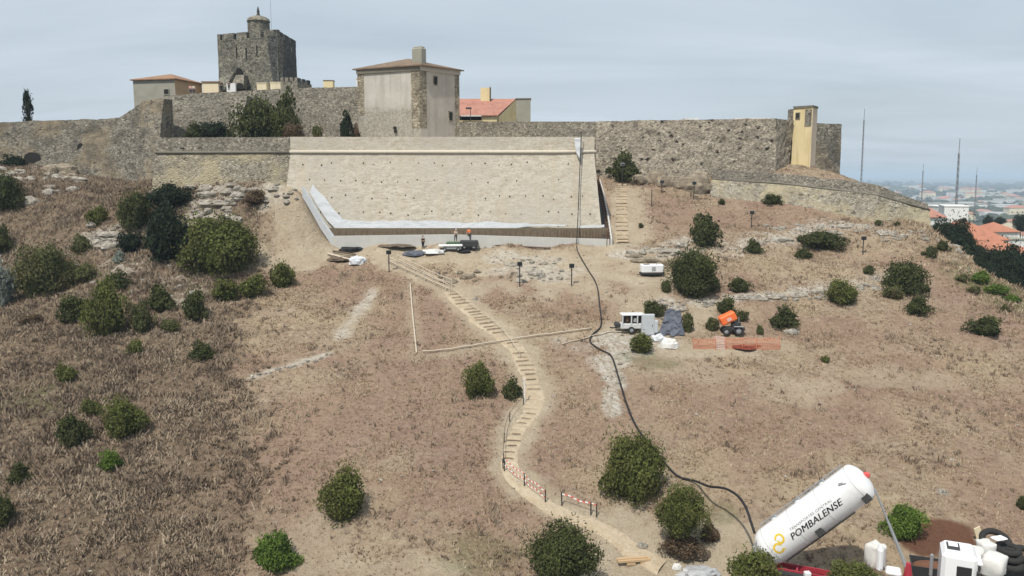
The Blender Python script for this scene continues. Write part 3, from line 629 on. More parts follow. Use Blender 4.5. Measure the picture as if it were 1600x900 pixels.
def tubeobj(name, pts, r, m, parent=None, n=8): return MB().tube(pts, r, n).build(name, m, parent, smooth=True)
def parts_root(name, loc, label, cat, group=None):
    return empty(name, loc, label, cat, group)
def rel(o, root):     # parent keeping world position
    o.parent = root; o.matrix_parent_inverse = Matrix.Translation(root.location).inverted(); return o
Z_TOP = P(700, 214, 118.4).z; Z_COR = P(700, 238, 118).z
# restored bastion wall
xL = P(455, 214, 118.6).x; xR = P(928, 214, 118.4).x; xRb = P(954, 375, 116).x
r = parts_root('restored_bastion_wall', (0, 117, -9.5), 'tall pale newly restored sloping stone wall with a cornice and small square holes, in the centre', 'stone wall')
zb = -10.6; Yb, Yc = 116.0, 118.0
def fy(z): return Yb+(Yc-Yb)*(z-zb)/(Z_COR-zb)
xLb = xL-1.6
face = wall_face('wall_face', [(Vector((xL, Yc, Z_COR)), Vector((xLb, Yb, zb))), (Vector((xR, Yc, Z_COR)), Vector((xRb-0.9, Yb, zb))), (Vector((xR+1.2, 142, Z_COR)), Vector((xRb+.9, 142, zb)))], [M['restored'], M['restored']], None, thick=3.0, res=0.7, amp=0.05, seed=4, ext=1.0, back_drop=1.0); rel(face, r)
par = wall_face('parapet', [(Vector((xL, Yc+.02, Z_TOP)), Vector((xL, Yc+.02, Z_COR-.1))), (Vector((xR+.05, Yc+.02, Z_TOP)), Vector((xR+.05, Yc+.02, Z_COR-.1))), (Vector((xR+1.2, 142, Z_TOP)), Vector((xR+1.2, 142, Z_COR-.1)))], [M['restored'], M['coping_new']], None, thick=1.5, res=0.8, amp=0.03, ragged=0.03, seed=6, ext=0.2, back_drop=1.6); rel(par, r)
cor = tubeobj('cornice', [(xL-.1, Yc-.05, Z_COR+.05), (xR*.5, Yc-.07, Z_COR+.04), (xR+.15, Yc-.05, Z_COR+.05), (xR+1.4, 142, Z_COR)], 0.24, M['coping_new']); rel(cor, r)
mbh = MB()
for j, z in enumerate((1.4, -0.9, -3.2, -5.4, -7.3)):
    for i in range(22):
        x = xL+2.0+i*1.95+(j % 2)*.7+random.uniform(-.15, .15)
        if x > xR-0.4 or random.random() < 0.22 or (x < xL+4.5 and z < -3): continue
        zz = z+random.uniform(-.3, .3); x += random.uniform(-.5, .5); s = random.uniform(.09, .19)
        mbh.box((x, fy(zz)-0.0, zz), (s, .12, s*random.uniform(.8, 1.2)))
rel(mbh.build('putlog_holes', M['dark']), r)
# damp foundation course, colour darkened further for the shade inside the trench
mb = MB(); mb.box(((xL-1+xRb)/2, 115.95, -8.83), (xRb-xL+0.2, .55, 2.75)); rel(mb.build('foundation', plain('shaded damp foundation', (0.17, 0.135, 0.095), 0.95, 0.1, var=0.45, sc=1.6)), r)
# old bastion wall, left
r2 = parts_root('old_bastion_wall', (P(340, 290, 120).x, 120, -2), 'older brownish bastion wall with cornice, directly left of the pale restored wall', 'stone wall')
xo = P(242, 216, 121.5)
tp = [(Vector((xo.x, 121.5, Z_COR+.1)), P(236, 306, 120.5)), (Vector((xL-5, 119, Z_COR)), P(385, 282, 118.4)), (Vector((xL+.05, 118.1, Z_COR)), Vector((xL-.9, 116.9, zb+5)))]
rel(wall_face('wall_face', tp, [M['wall_low'], M['wall_low']], None, thick=3, res=0.6, amp=0.12, seed=11, ext=2, back_drop=1), r2)
rel(wall_face('parapet', [(Vector((xo.x, 121.6, Z_TOP+.05)), Vector((xo.x, 121.6, Z_COR))), (Vector((xL-5, 119.1, Z_TOP)), Vector((xL-5, 119.1, Z_COR))), (Vector((xL-.02, 118.2, Z_TOP)), Vector((xL-.02, 118.2, Z_COR)))], [M['wall_old'], M['earthcap']], None, thick=1.5, res=0.6, amp=0.08, ragged=0.05, seed=12, ext=.2, back_drop=1.6), r2)
rel(tubeobj('cornice', [(xo.x, 121.4, Z_COR+.05), (xL-5, 118.95, Z_COR+.03), (xL-.12, 118.05, Z_COR)], 0.2, M['earthcap']), r2)
# terrace behind the parapets
mb = MB(); mb.add([(xo.x, 123, 3.4), (xL-5, 120.4, 3.4), (xR-1, 119.6, 3.4), (xR, 150, 3.4), (xo.x-4, 156, 3.4), (xo.x, 123, -6), (xL-5, 120.4, -6), (xR-1, 119.6, -6), (xR, 150, -6), (xo.x-4, 156, -6)],
    [(0, 1, 2, 3, 4), (9, 8, 7, 6, 5), (0, 5, 6, 1), (1, 6, 7, 2), (2, 7, 8, 3), (3, 8, 9, 4), (4, 9, 5, 0)])
tag(mb.build('terrace', M['earth']), kind='structure')
# left castle wall
def solid_wall(name, label, pts, mats, **k):
    o = wall_face(name, pts, mats, None, **k); return tag(o, label, 'stone wall')
solid_wall('curtain_wall', 'long low dark grey stone wall running to the left edge of the photo, with small arched openings', ln([(-220, 202, 150, -220, 268, 148), (-60, 195, 150, -60, 272, 148), (60, 189, 149, 60, 268, 147), (130, 187, 148, 130, 262, 146), (186, 184, 147, 180, 280, 144)]), [M['wall_dark'], M['earthcap']], thick=2.0, res=0.45, amp=0.12, ragged=0.22, seed=21, cave=0.08)
solid_wall('bulging_wall', 'crumbling grey wall with ochre lower patch, rising in a slope left of the old bastion', ln([(183, 186, 146.5, 176, 285, 143), (205, 172, 146, 198, 282, 142), (222, 158, 145, 218, 285, 140), (256, 154, 144, 240, 300, 138)]), [M['wall_dark'], M['earthcap']], thick=2.2, res=0.4, amp=0.18, ragged=0.15, seed=25, cave=0.12)
arch = MB()
for (px, py, hw, hh) in ((52, 247, 13, 15), (128, 231, 6, 12)):
    c0 = P(px, py, 147.75 if px < 100 else 147.25); sx = hw*146/FPX; sz = hh*146/FPX
    pt = []
    for k in range(9): a = math.pi*k/8; pt.append((c0.x+math.cos(a)*sx, c0.z+math.sin(a)*sz*.6))
    pt = [(c0.x+sx, c0.z-sz)]+pt+[(c0.x-sx, c0.z-sz)]
    fr = [(x, c0.y-.35, z) for x, z in pt]; bk = [(x, c0.y+1.5, z) for x, z in pt]; n = len(pt)
    arch.add(fr+bk, [tuple(range(n))]+[(i, i+n, (i+1) % n+n, (i+1) % n) for i in range(n)])
o = arch.build('wall_opening', M['dark'])
cwo = [q for q in bpy.data.objects if q.name.startswith('curtain_wall')][0]; o.parent = cwo
solid_wall('courtyard_wall', 'mid height grey castle wall behind the old bastion, from the grey house to the large plastered lookout', ln([(256, 150, 150, 256, 215, 148), (300, 146, 150.5, 300, 215, 149), (365, 143, 151, 365, 216, 149.5), (430, 139, 151, 430, 216, 150), (500, 137, 150, 500, 216, 149), (564, 135, 148, 564, 217, 147)]), [M['wall_castle'], M['earthcap']], thick=1.6, res=0.6, amp=0.15, ragged=0.06, seed=31, ext=3)
solid_wall('wall_buttress', 'pale weathered buttress between dark hedges on the courtyard wall', ln([(361, 152, 147.8, 360, 216, 145), (386, 150, 147.8, 379, 216, 145)]), [M['wall_old'], M['wall_old']], thick=3, res=0.5, amp=0.15, ragged=0.1, seed=33, ext=3)
# main wall right of the lookout
solid_wall('plain_curtain_wall', 'low grey curtain wall behind the restored parapet, right of the plastered lookout', ln([(661, 190, 146, 661, 220, 146), (780, 190, 146, 780, 222, 146), (932, 190, 145.6, 932, 262, 145)]), [M['wall_castle'], M['coping_new']], thick=1.5, res=0.7, amp=0.08, ragged=0.03, seed=41, ext=6)
solid_wall('pitted_rampart', 'high eroded rampart pitted with dark holes, right of the restored wall', ln([(931, 190, 145.5, 931, 285, 143), (1000, 188, 145, 1000, 283, 142.3), (1080, 187, 144.6, 1080, 282, 142), (1160, 186, 144.2, 1160, 272, 142.4), (1212, 185, 144, 1212, 262, 143), (1240, 188, 149, 1234, 250, 148.5)]), [M['wall_pit'], M['earthcap']], thick=2.2, res=0.35, amp=0.2, ragged=0.10, seed=45, ext=3, cave=0.22)
solid_wall('far_rampart_return', 'short dark rampart standing right of the yellow tower', ln([(1262, 192, 158, 1262, 262, 157), (1290, 193, 160, 1290, 270, 158), (1315, 194, 162, 1312, 280, 160)]), [M['wall_dark'], M['earthcap']], thick=3, res=0.5, amp=0.15, ragged=0.05, seed=47, ext=3)
# lower bastion right
r3 = parts_root('lower_bastion', (P(1300, 330, 131).x, 131, -7), 'low battered bastion with thin dark cornice descending to the right end of the hilltop', 'stone wall')
lt = [(1112, 264, 139, 1112, 280, 138.8), (1220, 272, 136.5, 1220, 287, 136.2), (1330, 283, 132.5, 1330, 300, 132.2), (1376, 292, 130, 1374, 306, 129.8), (1450, 319, 131, 1452, 329, 130.8)]
lf = [(1112, 280, 138.6, 1108, 316, 135.5), (1220, 288, 136.0, 1216, 326, 133.5), (1330, 300, 132.0, 1330, 344, 130), (1374, 306, 129.6, 1372, 351, 127.8), (1452, 329, 130.6, 1455, 360, 128.5)]
rel(wall_face('parapet', ln(lt), [M['wall_castle'], M['earthcap']], None, thick=2.2, res=0.45, amp=0.12, ragged=0.12, seed=51, ext=.2, back_drop=1.5), r3)
rel(wall_face('wall_face', ln(lf), [M['wall_low'], M['wall_low']], None, thick=3, res=0.45, amp=0.12, seed=53, ext=2.5, back_drop=1, cave=0.08), r3)
rel(tubeobj('cornice', [b-Vector((0, .15, -.05)) for _, b in ln(lt)], 0.16, M['earthcap']), r3)
# bank and fill behind the lower bastion (hill itself carries most of it)
def boxy(name, corners, z0, z1, m, parent=None, taper_top=None):
    mb = MB(); n = len(corners); top = taper_top or corners
    mb.add([(x, y, z0) for x, y in corners]+[(x, y, z1) for x, y in top], [tuple(range(n-1, -1, -1)), tuple(range(n, 2*n))]+[(i, (i+1) % n, n+(i+1) % n, n+i) for i in range(n)])
    return mb.build(name, m, parent)
def grid_quad(mb_name, a, b, z0a, z1a, m, parent, amp, res=.7, seed=0):
    return wall_face(mb_name, [(Vector((a[0], a[1], z1a)), Vector((a[0], a[1], z0a))), (Vector((b[0], b[1], z1a)), Vector((b[0], b[1], z0a)))], [m, m], parent, thick=.6, res=res, amp=amp, seed=seed, ext=.2, back_drop=2)
def hip_roof(name, cs, z, zr, m, parent, over=0.5, ridge=None, th=.18):
    cx = sum(c[0] for c in cs)/4; cy = sum(c[1] for c in cs)/4
    e = [(cx+(x-cx)*(1+over/math.hypot(x-cx, y-cy)), cy+(y-cy)*(1+over/math.hypot(x-cx, y-cy))) for x, y in cs]
    if ridge is None: ridge = ((cx, cy), (cx, cy))
    mb = MB(); v = [(x, y, z) for x, y in e]+[(x, y, z+th) for x, y in e]+[(ridge[0][0], ridge[0][1], zr), (ridge[1][0], ridge[1][1], zr)]
    f = [(3, 2, 1, 0), (0, 1, 5, 4), (1, 2, 6, 5), (2, 3, 7, 6), (3, 0, 4, 7), (4, 5, 9, 8), (5, 6, 9), (6, 7, 8, 9), (7, 4, 8)]
    mb.add(v, f); return mb.build(name, m, parent)
# --- plastered lookout house
r = parts_root('lookout_house', (P(655, 200, 140).x, 141, 3.4), 'large square plastered building with stone corners, low hipped tile roof and stubby chimney', 'building')
A_ = P(561, 213, 145); B_ = P(657, 213, 139.5); D_ = P(718, 213, 146.5)
Cc = (A_.x+D_.x-B_.x, A_.y+D_.y-B_.y); cs = [(A_.x, A_.y), (B_.x, B_.y), (D_.x, D_.y), Cc]
zt = P(657, 103, 139.5).z
rel(boxy('body', cs, -4, zt, [M['plaster']]), r)
# right face skin in warmer plaster, 3 mm... proud
def skin_panel(name, a, b, z0, z1, m, off=.03, th=.03):
    a = Vector((a[0], a[1])); b = Vector((b[0], b[1])); t = (b-a).normalized(); n = Vector((t.y, -t.x)); o1 = n*off
    return boxy(name, [(a.x+o1.x, a.y+o1.y), (b.x+o1.x, b.y+o1.y), (b.x, b.y), (a.x, a.y)], z0, z1, m)
rel(skin_panel('side_render', (B_.x, B_.y), (D_.x, D_.y), 3.0, zt-.02, M['plaster_pink']), r)
def lerp2(a, b, t): return (a[0]+(b[0]-a[0])*t, a[1]+(b[1]-a[1])*t)
for nm, a, b, z0, z1 in (('quoin', cs[0], lerp2(cs[0], cs[1], .10), 10.0, zt-.3), ('quoin', lerp2(cs[0], cs[1], .87), cs[1], 7.6, zt-.3), ('quoin', cs[1], lerp2(cs[1], cs[2], .16), 7.6, zt-.3), ('quoin', lerp2(cs[1], cs[2], .88), cs[2], 4, zt-.3)):
    rel(skin_panel(nm, a, b, z0, z1, M['quoin'], .07), r)
rel(skin_panel('cornice', (cs[0][0]-.1, cs[0][1]), (cs[1][0], cs[1][1]), zt-.7, zt, M['earthcap'], .22), r)
rel(skin_panel('cornice', (cs[1][0], cs[1][1]), (cs[2][0]+.1, cs[2][1]), zt-.7, zt, M['plaster_pink'], .22), r)
roof = rel(hip_roof('roof', cs, zt, zt+2.0, M['tile_brown'], None, over=.9), r)
def window(a, b, t, z, wd, ht, root, name='window', frame=M['quoin']):
    p = lerp2(a, b, t); d = Vector((b[0]-a[0], b[1]-a[1])).normalized(); n = Vector((d.y, -d.x)); rz = math.atan2(d.y, d.x)
    fr = MB().box((p[0]+n.x*.06, p[1]+n.y*.06, z), (wd+.3, .14, ht+.3), rz).build(name, frame); rel(fr, root)
    g = MB().box((p[0]+n.x*.10, p[1]+n.y*.10, z), (wd, .10, ht), rz).build('pane', M['dark']); g.parent = fr; return fr
window(cs[1], cs[2], .38, P(680, 126, 142).z, .7, 1.35, r); window(cs[1], cs[2], .76, P(701, 181, 144).z, .7, 1.35, r)
ch = P(654, 80, 141)
mb = MB(); mb.box((ch.x, 141.6, zt+1.5), (2.1, 1.4, 3.2), math.radians(-35), bev=.15); mb.box((ch.x, 141.6, zt+3.15), (1.7, 1.1, .4), math.radians(-35), bev=.1)
c_o = mb.build('chimney', M['plaster_grey']); c_o.parent = roof
for px, py in ((618, 205), (634, 205), (617, 200)):
    q = P(px, py, 141.6); rel(MB().box((q.x, q.y-.1, q.z), (.45, .5, .45)).build('drain_hole', M['dark']), r)
# --- keep
r = parts_root('castle_keep', (P(405, 137, 175).x, 178, 8), 'tall square grey stone keep with notched battlements and a small domed turret on top', 'tower')
K1 = P(343, 130, 178); K2 = P(436, 130, 172); K3 = P(464, 130, 186); K4 = (K1.x+K3.x-K2.x, K1.y+K3.y-K2.y); kc = [(K1.x, K1.y), (K2.x, K2.y), (K3.x, K3.y), K4]
kz = P(436, 56, 172).z; kz0 = 6
def quadwall(nm, a, b, m, seed, z0=kz0, z1=None, bat=.3):
    a = Vector((a[0], a[1])); b = Vector((b[0], b[1])); t = (b-a).normalized(); n = Vector((t.y, -t.x))*bat
    z1 = z1 or kz
    return wall_face(nm, [(Vector((a.x, a.y, z1)), Vector((a.x+n.x, a.y+n.y, z0))), (Vector((b.x, b.y, z1)), Vector((b.x+n.x, b.y+n.y, z0)))], [m, m], None, thick=2, res=.6, amp=.12, seed=seed, ext=1, back_drop=2)
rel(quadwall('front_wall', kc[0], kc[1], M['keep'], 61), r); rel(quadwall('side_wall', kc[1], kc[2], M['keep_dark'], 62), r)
rel(quadwall('rear_wall', kc[2], kc[3], M['keep'], 63), r); rel(quadwall('left_wall', kc[3], kc[0], M['keep'], 64), r)
rel(boxy('roof_platform', kc, kz-2, kz-.6, M['keep']), r)
def merlon(a, b, t0, t1, z0, z1, m):
    p, q = lerp2(a, b, t0), lerp2(a, b, t1); d = Vector((b[0]-a[0], b[1]-a[1])).normalized(); n = Vector((-d.y, d.x))*.8; n2 = Vector((d.y, -d.x))*.06
    rel(boxy('merlon', [(p[0]+n2.x, p[1]+n2.y), (q[0]+n2.x, q[1]+n2.y), (q[0]+n.x, q[1]+n.y), (p[0]+n.x, p[1]+n.y)], z0, z1, m), r)
mh = kz+1.25
for t0, t1 in ((0, .05), (.09, .28), (.33, .50), (.56, .73), (.79, 1.0)): merlon(kc[0], kc[1], t0, t1, kz-.2, mh, M['keep'])
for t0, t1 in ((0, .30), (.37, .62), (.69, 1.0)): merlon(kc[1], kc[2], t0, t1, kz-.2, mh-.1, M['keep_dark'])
for t0, t1 in ((.1, .3), (.4, .6), (.7, .9)): merlon(kc[2], kc[3], t0, t1, kz-.2, mh, M['keep']); merlon(kc[3], kc[0], t0, t1, kz-.2, mh, M['keep'])
for t, z0, z1 in ((.32, kz-4.2, kz-1.2), (.48, kz-4.4, kz-1.6), (.66, kz-4.0, kz-1.3)):
    p = lerp2(kc[0], kc[1], t); rel(MB().box((p[0], p[1]-.16, (z0+z1)/2), (.13, .3, (z1-z0)*.8)).build('arrow_slit', M['dark']), r)
tu = P(402, 42, 176); tw = 2.05
oc = [(tu.x+tw*1.08*math.cos(math.pi/8+k*math.pi/4), 177+tw*1.08*math.sin(math.pi/8+k*math.pi/4)) for k in range(8)]
tz = P(402, 34, 177).z
tur = rel(boxy('turret', oc, kz-1, tz, M['keep']), r)
mb = MB(); ring = []
for k in range(5):
    a = k/4*math.pi/2; rr = (tw*1.12*math.cos(a))+.1; zz = tz+math.sin(a)*1.2; ring.append([(tu.x+rr*math.cos(j*math.pi/6), 177+rr*math.sin(j*math.pi/6), zz) for j in range(12)])
mb.add(sum(ring, []), [(i*12+j, i*12+(j+1) % 12, (i+1)*12+(j+1) % 12, (i+1)*12+j) for i in range(4) for j in range(12)]+[tuple(range(48, 60))])
d_o = mb.build('dome', M['wall_castle'], tur, False)
mb = MB(); mb.tube([(tu.x, 177, tz+1.2), (tu.x, 177, tz+1.7), (tu.x, 177, tz+2.1), (tu.x, 177, tz+3.0)], .3, 8, rs=[.42, .28, .30, .08]); mb.build('finial', M['keep_dark'], tur)
rel(MB().tube([(P(424, 40, 176).x, 176, kz), (P(424, 40, 176).x, 176, P(422, -4, 176).z)], .03, 5).build('antenna', M['mast']), r)
# doorway of the keep and the flanking stair walls
dpt = lambda px, py, Y, w_, h_, nm='doorway': rel(MB().add([], []) or MB().build(nm, M['dark']), r)
def archopen(px, py, Y, hw, hh, nm, root, dep=.8):
    c0 = P(px, py, Y); sx = hw*Y/FPX; sz = hh*Y/FPX; pt = [(c0.x+sx, c0.z-sz)]
    for k in range(7): a = math.pi*k/6; pt.append((c0.x+math.cos(a)*sx, c0.z+(math.sin(a)*.9)*sz))
    pt.append((c0.x-sx, c0.z-sz)); n = len(pt); mb = MB()
    mb.add([(x, Y, z) for x, z in pt]+[(x, Y+dep, z) for x, z in pt], [tuple(range(n))]+[(i, i+n, (i+1) % n+n, (i+1) % n) for i in range(n)])
    return rel(mb.build(nm, M['dark']), root)
archopen(373, 112, 174.9, 4.5, 6.5, 'doorway', r, 2.5)
sl = MB(); a = P(357, 113, 173.5); b = P(341, 142, 171); wd = 1.1
sl.add([(a.x-wd, a.y, a.z), (a.x+wd, a.y, a.z), (b.x+wd, b.y, b.z), (b.x-wd, b.y, b.z), (a.x-wd, a.y+3, a.z), (a.x+wd, a.y+3, a.z), (b.x+wd, b.y+3, b.z), (b.x-wd, b.y+3, b.z), (a.x+wd, a.y, b.z), (a.x+wd, a.y+3, b.z)],
    [(0, 3, 2, 1), (4, 5, 6, 7), (0, 1, 5, 4), (3, 7, 6, 2), (0, 4, 7, 3), (1, 2, 8), (5, 9, 6), (1, 8, 9, 5)])
rel(sl.build('stair_wall', M['keep']), r)
sl = MB(); a = P(369, 117, 172.5); b = P(359, 138, 171); c = P(380, 138, 171)
sl.add([(a.x, a.y, a.z), (a.x+1.6, a.y, a.z), (c.x, c.y, c.z), (b.x, b.y, b.z), (a.x, a.y+2.5, a.z), (a.x+1.6, a.y+2.5, a.z), (c.x, c.y+2.5, c.z), (b.x, b.y+2.5, b.z)], [(0, 3, 2, 1), (4, 5, 6, 7), (0, 1, 5, 4), (1, 2, 6, 5), (0, 4, 7, 3)])
rel(sl.build('entrance_ramp', M['wall_castle']), r)
archopen(374, 134, 170.9, 5, 5, 'lower_opening', r, 1)
o = boxy('white_parapet_wall', [(P(354, 137, 168).x, 168), (P(368, 137, 168).x, 168), (P(368, 137, 168).x, 168.6), (P(354, 137, 168).x, 168.6)], 9, P(360, 130, 168).z, M['white']); tag(o, 'small white wall at the foot of the keep, beside the arched opening', 'wall')
# battlemented low wall right of the keep
r = parts_root('battlemented_wall', (P(460, 137, 166).x, 166, 10), 'low crenellated brown wall at the right foot of the keep', 'stone wall')
pl = [P(438, 135, 166), P(465, 135, 166), P(487, 135, 172)]; zt2 = P(460, 127, 166).z
rel(wall_face('wall_face', [(Vector((p.x, p.y, zt2)), Vector((p.x, p.y, 8))) for p in pl], [M['wall_castle']]*2, None, thick=1, res=.6, amp=.06, seed=71, ext=.2, back_drop=2), r)
for k in range(4):
    t = .02+k*.27; p, q = lerp2(pl[0], pl[1], t), lerp2(pl[0], pl[1], t+.17); rel(boxy('merlon', [(p[0], p[1]), (q[0], q[1]), (q[0], q[1]+.7), (p[0], p[1]+.7)], zt2-.2, zt2+.75, M['wall_castle']), r)
for k in range(3):
    t = .05+k*.33; p, q = lerp2(pl[1], pl[2], t), lerp2(pl[1], pl[2], t+.2); rel(boxy('merlon', [(p[0], p[1]), (q[0], q[1]), (q[0]-.5, q[1]+.7), (p[0]-.5, p[1]+.7)], zt2-.2, zt2+.7, M['keep_dark']), r)
# --- small roof vents and yellow blocks seen over the wall
for (px0, px1, py, Y, lab, mm, nm) in ((401, 416, 129, 156, 'left of two cream chimney blocks above the courtyard wall below the keep', 'cream', 'chimney_block'), (422, 438, 128, 156, 'right of two cream chimney blocks above the courtyard wall below the keep', 'cream', 'chimney_block'),
        (505, 520, 125, 162, 'small lone yellow chimney block between keep and plastered lookout', 'yellow', 'chimney_block'), (556, 562, 122, 158, 'sliver of white wall just left of the plastered lookout', 'white', 'white_wall')):
    a = P(px0, py, Y); b = P(px1, py, Y); rr = parts_root(nm, (a.x, Y, 8), lab, 'chimney' if 'chimney' in nm else 'wall')
    rel(boxy('shaft', [(a.x, Y), (b.x, Y), (b.x, Y+1.5), (a.x, Y+1.5)], 6, a.z-.15, M[mm]), rr)
    rel(boxy('cap', [(a.x-.06, Y-.06), (b.x+.06, Y-.06), (b.x+.06, Y+1.56), (a.x-.06, Y+1.56)], a.z-.15, a.z, M['earthcap' if mm == 'yellow' else 'cream']), rr)
# --- grey and ochre house on the left
r = parts_root('gate_house', (P(270, 150, 165).x, 166, 5), 'low house left of the keep with grey front, ochre side and brown hipped roof', 'house')
A_ = P(209, 150, 165); B_ = P(274, 150, 163); D_ = P(316, 150, 172); Cc = (A_.x+D_.x-B_.x, A_.y+D_.y-B_.y); cs = [(A_.x, A_.y), (B_.x, B_.y), (D_.x, D_.y), Cc]; zt = P(240, 125, 164).z
rel(boxy('body', cs, 0, zt, M['plaster_grey']), r); rel(skin_panel('side_render', cs[1], cs[2], 5, zt-.02, M['plaster_och']), r)
rel(hip_roof('roof', cs, zt, zt+1.6, M['tile_och'], None, over=.6, ridge=(lerp2(lerp2(cs[0], cs[3], .5), lerp2(cs[1], cs[2], .5), .55), lerp2(lerp2(cs[0], cs[3], .5), lerp2(cs[1], cs[2], .5), .6))), r)
window(cs[0], cs[1], .80, P(257, 143, 163).z, 1.0, .9, r, frame=M['plaster_grey'])
r = parts_root('cream_annex', (P(330, 140, 170).x, 170, 8), 'small cream annex between the ochre house and the keep stair', 'house')
a = P(316, 127, 170); b = P(341, 129, 170)
rel(boxy('body', [(a.x, 170), (b.x, 170), (b.x, 175), (a.x, 175)], 4, a.z-.2, M['cream']), r); rel(boxy('roof', [(a.x-.2, 169.8), (b.x+.2, 169.8), (b.x+.2, 175.2), (a.x-.2, 175.2)], a.z-.2, a.z, M['tile_och']), r)
# --- rose roofed house right of lookout
r = parts_root('rose_roofed_house', (P(770, 190, 160).x, 160, 3), 'house behind the curtain wall with rose tile roof, yellow gable and square yellow chimney', 'house')
Y0 = 158; xa, xb, xc = P(700, 185, Y0).x, P(800, 185, Y0).x, P(829, 185, Y0).x; ez = P(760, 180, Y0).z; rz_ = P(760, 154, Y0+6).z
rel(boxy('body', [(xa, Y0), (P(776, 185, Y0).x, Y0), (P(806, 160, Y0+6).x, Y0+6), (P(806, 160, Y0+6).x, Y0+12), (xa, Y0+12)], 0, ez-.05, M['yellow']), r)
mb = MB(); e0 = P(778, 182, Y0); rdg = P(806, 155, Y0+6.5)
mb.add([(xa, Y0-.4, ez), (e0.x, Y0-.4, ez), (rdg.x, Y0+6.5, rz_), (xa, Y0+6.5, rz_), (xa, Y0+13, ez), (e0.x+4, Y0+13, ez), (xa, Y0-.4, ez-.15), (e0.x, Y0-.4, ez-.15), (rdg.x, Y0+6.5, rz_-.15)], [(0, 1, 2, 3), (3, 2, 5, 4), (6, 7, 1, 0), (7, 8, 2, 1)])
rf = rel(mb.build('roof', M['tile_rose']), r)
mb = MB(); g1 = P(779, 187, Y0+.2); g2 = P(806, 187, Y0+6.4); g3 = P(829, 187, Y0+6)
mb.add([(g1.x, g1.y, 0), (g2.x, g2.y, 0), (g2.x, g2.y, rz_-.25), (g1.x, g1.y, ez-.25), (g1.x, g1.y+.5, 0), (g2.x-.5, g2.y+.5, 0), (g2.x-.5, g2.y+.5, rz_-.3), (g1.x-.5, g1.y+.5, ez-.3)], [(0, 1, 2, 3), (7, 6, 5, 4), (3, 2, 6, 7), (1, 5, 6, 2)])
rel(mb.build('gable', M['yellow']), r)
rel(boxy('white_end_wall', [(g2.x, g2.y), (g3.x, g3.y), (g3.x, g3.y+5), (g2.x, g2.y+5)], 0, rz_-.1, M['plaster_grey']), r)
rel(boxy('end_coping', [(g2.x-.1, g2.y-.12), (g3.x+.12, g3.y-.12), (g3.x+.12, g3.y+5), (g2.x-.1, g2.y+5)], rz_-.1, rz_+.1, M['earthcap']), r)
q = P(759, 158, Y0+5.6); c_o = boxy('chimney', [(q.x-1.0, q.y), (q.x+1.0, q.y), (q.x+1.0, q.y+1.2), (q.x-1.0, q.y+1.2)], q.z-1.2, P(759, 137, Y0+5.6).z, M['yellow']); rel(c_o, r)
rel(boxy('chimney_pipe', [(q.x+.75, q.y-.3), (q.x+.95, q.y-.3), (q.x+.95, q.y-.1), (q.x+.75, q.y-.1)], q.z, P(759, 136, Y0+5.6).z, M['metal_dark']), r)
a = P(720, 181, 156); b = P(752, 181, 156)
rel(boxy('white_eave', [(a.x, 156), (b.x, 156), (b.x, 157.5), (a.x, 157.5)], a.z-.1, a.z+.1, M['white']), r)
rel(MB().box((P(735, 184, 156.4).x, 157, P(735, 185, 157).z), (4.0, .6, .7)).build('eave_opening', M['dark']), r)
# floodlight bank silhouetted before the rose roof
r = parts_root('camera_mast', (P(735, 187, 147.5).x, 147.5, P(735, 188, 147.5).z), 'short dark pole with a lamp head before the rose tile roof', 'lamp post')
q = P(735, 170, 147.5); rel(MB().tube([(q.x, q.y, q.z-2.2), (q.x, q.y, q.z)], .06, 6).build('pole', M['metal_dark']), r); rel(MB().box((q.x-.3, q.y, q.z+.1), (1.0, .3, .32), bev=.05).build('lamp_head', M['metal_dark']), r)
# --- yellow tower
r = parts_root('yellow_tower', (P(1252, 250, 150).x, 150, 2), 'narrow square yellow tower with small window and patch of bare masonry, above the right ramparts', 'tower')
A_ = P(1237, 240, 149.5); B_ = P(1266, 250, 147); D_ = P(1274, 240, 150); Cc = (A_.x+D_.x-B_.x, A_.y+D_.y-B_.y); cs = [(A_.x, A_.y), (B_.x, B_.y), (D_.x, D_.y), Cc]; zt = P(1262, 168, 147.5).z
A2 = P(1230, 200, 151.5)
rel(boxy('body', cs, -3, zt, M['yellow']), r); rel(skin_panel('side_render', cs[1], cs[2], -2, zt-.3, M['pinkcream']), r)
rel(boxy('cap', [(cs[0][0]-.15, cs[0][1]-.12), (cs[1][0], cs[1][1]-.18), (cs[2][0]+.15, cs[2][1]), (cs[3][0], cs[3][1]+.15)], zt, zt+.35, M['earthcap']), r)
rel(boxy('rear_wing', [(A2.x, A2.y), (cs[0][0]+.3, cs[0][1]+.3), (cs[3][0], cs[3][1]), (A2.x+1, A2.y+2)], -2, zt-.05, M['wall_castle']), r)
window(cs[0], cs[1], .24, P(1245, 181, 149).z, .55, .85, r, frame=M['earthcap'])
p0, p1 = lerp2(cs[0], cs[1], .62), lerp2(cs[0], cs[1], .97); rel(skin_panel('bare_patch', p0, p1, P(1258, 198, 148).z, P(1258, 171, 148).z, M['wall_castle'], .04), r)
for nm, px0, px1, pt_, Y, lab in (('white_coping', 1070, 1092, 184, 152, 'pale roof edge showing above the left part of the pitted rampart'), ('white_coping', 1148, 1205, 184, 152, 'longer pale roof edge showing above the right part of the pitted rampart')):
    a = P(px0, pt_, Y); b = P(px1, pt_, Y); rr = boxy(nm, [(a.x, Y), (b.x, Y), (b.x, Y+3), (a.x, Y+3)], 6, a.z, M['white']); tag(rr, lab, 'building')
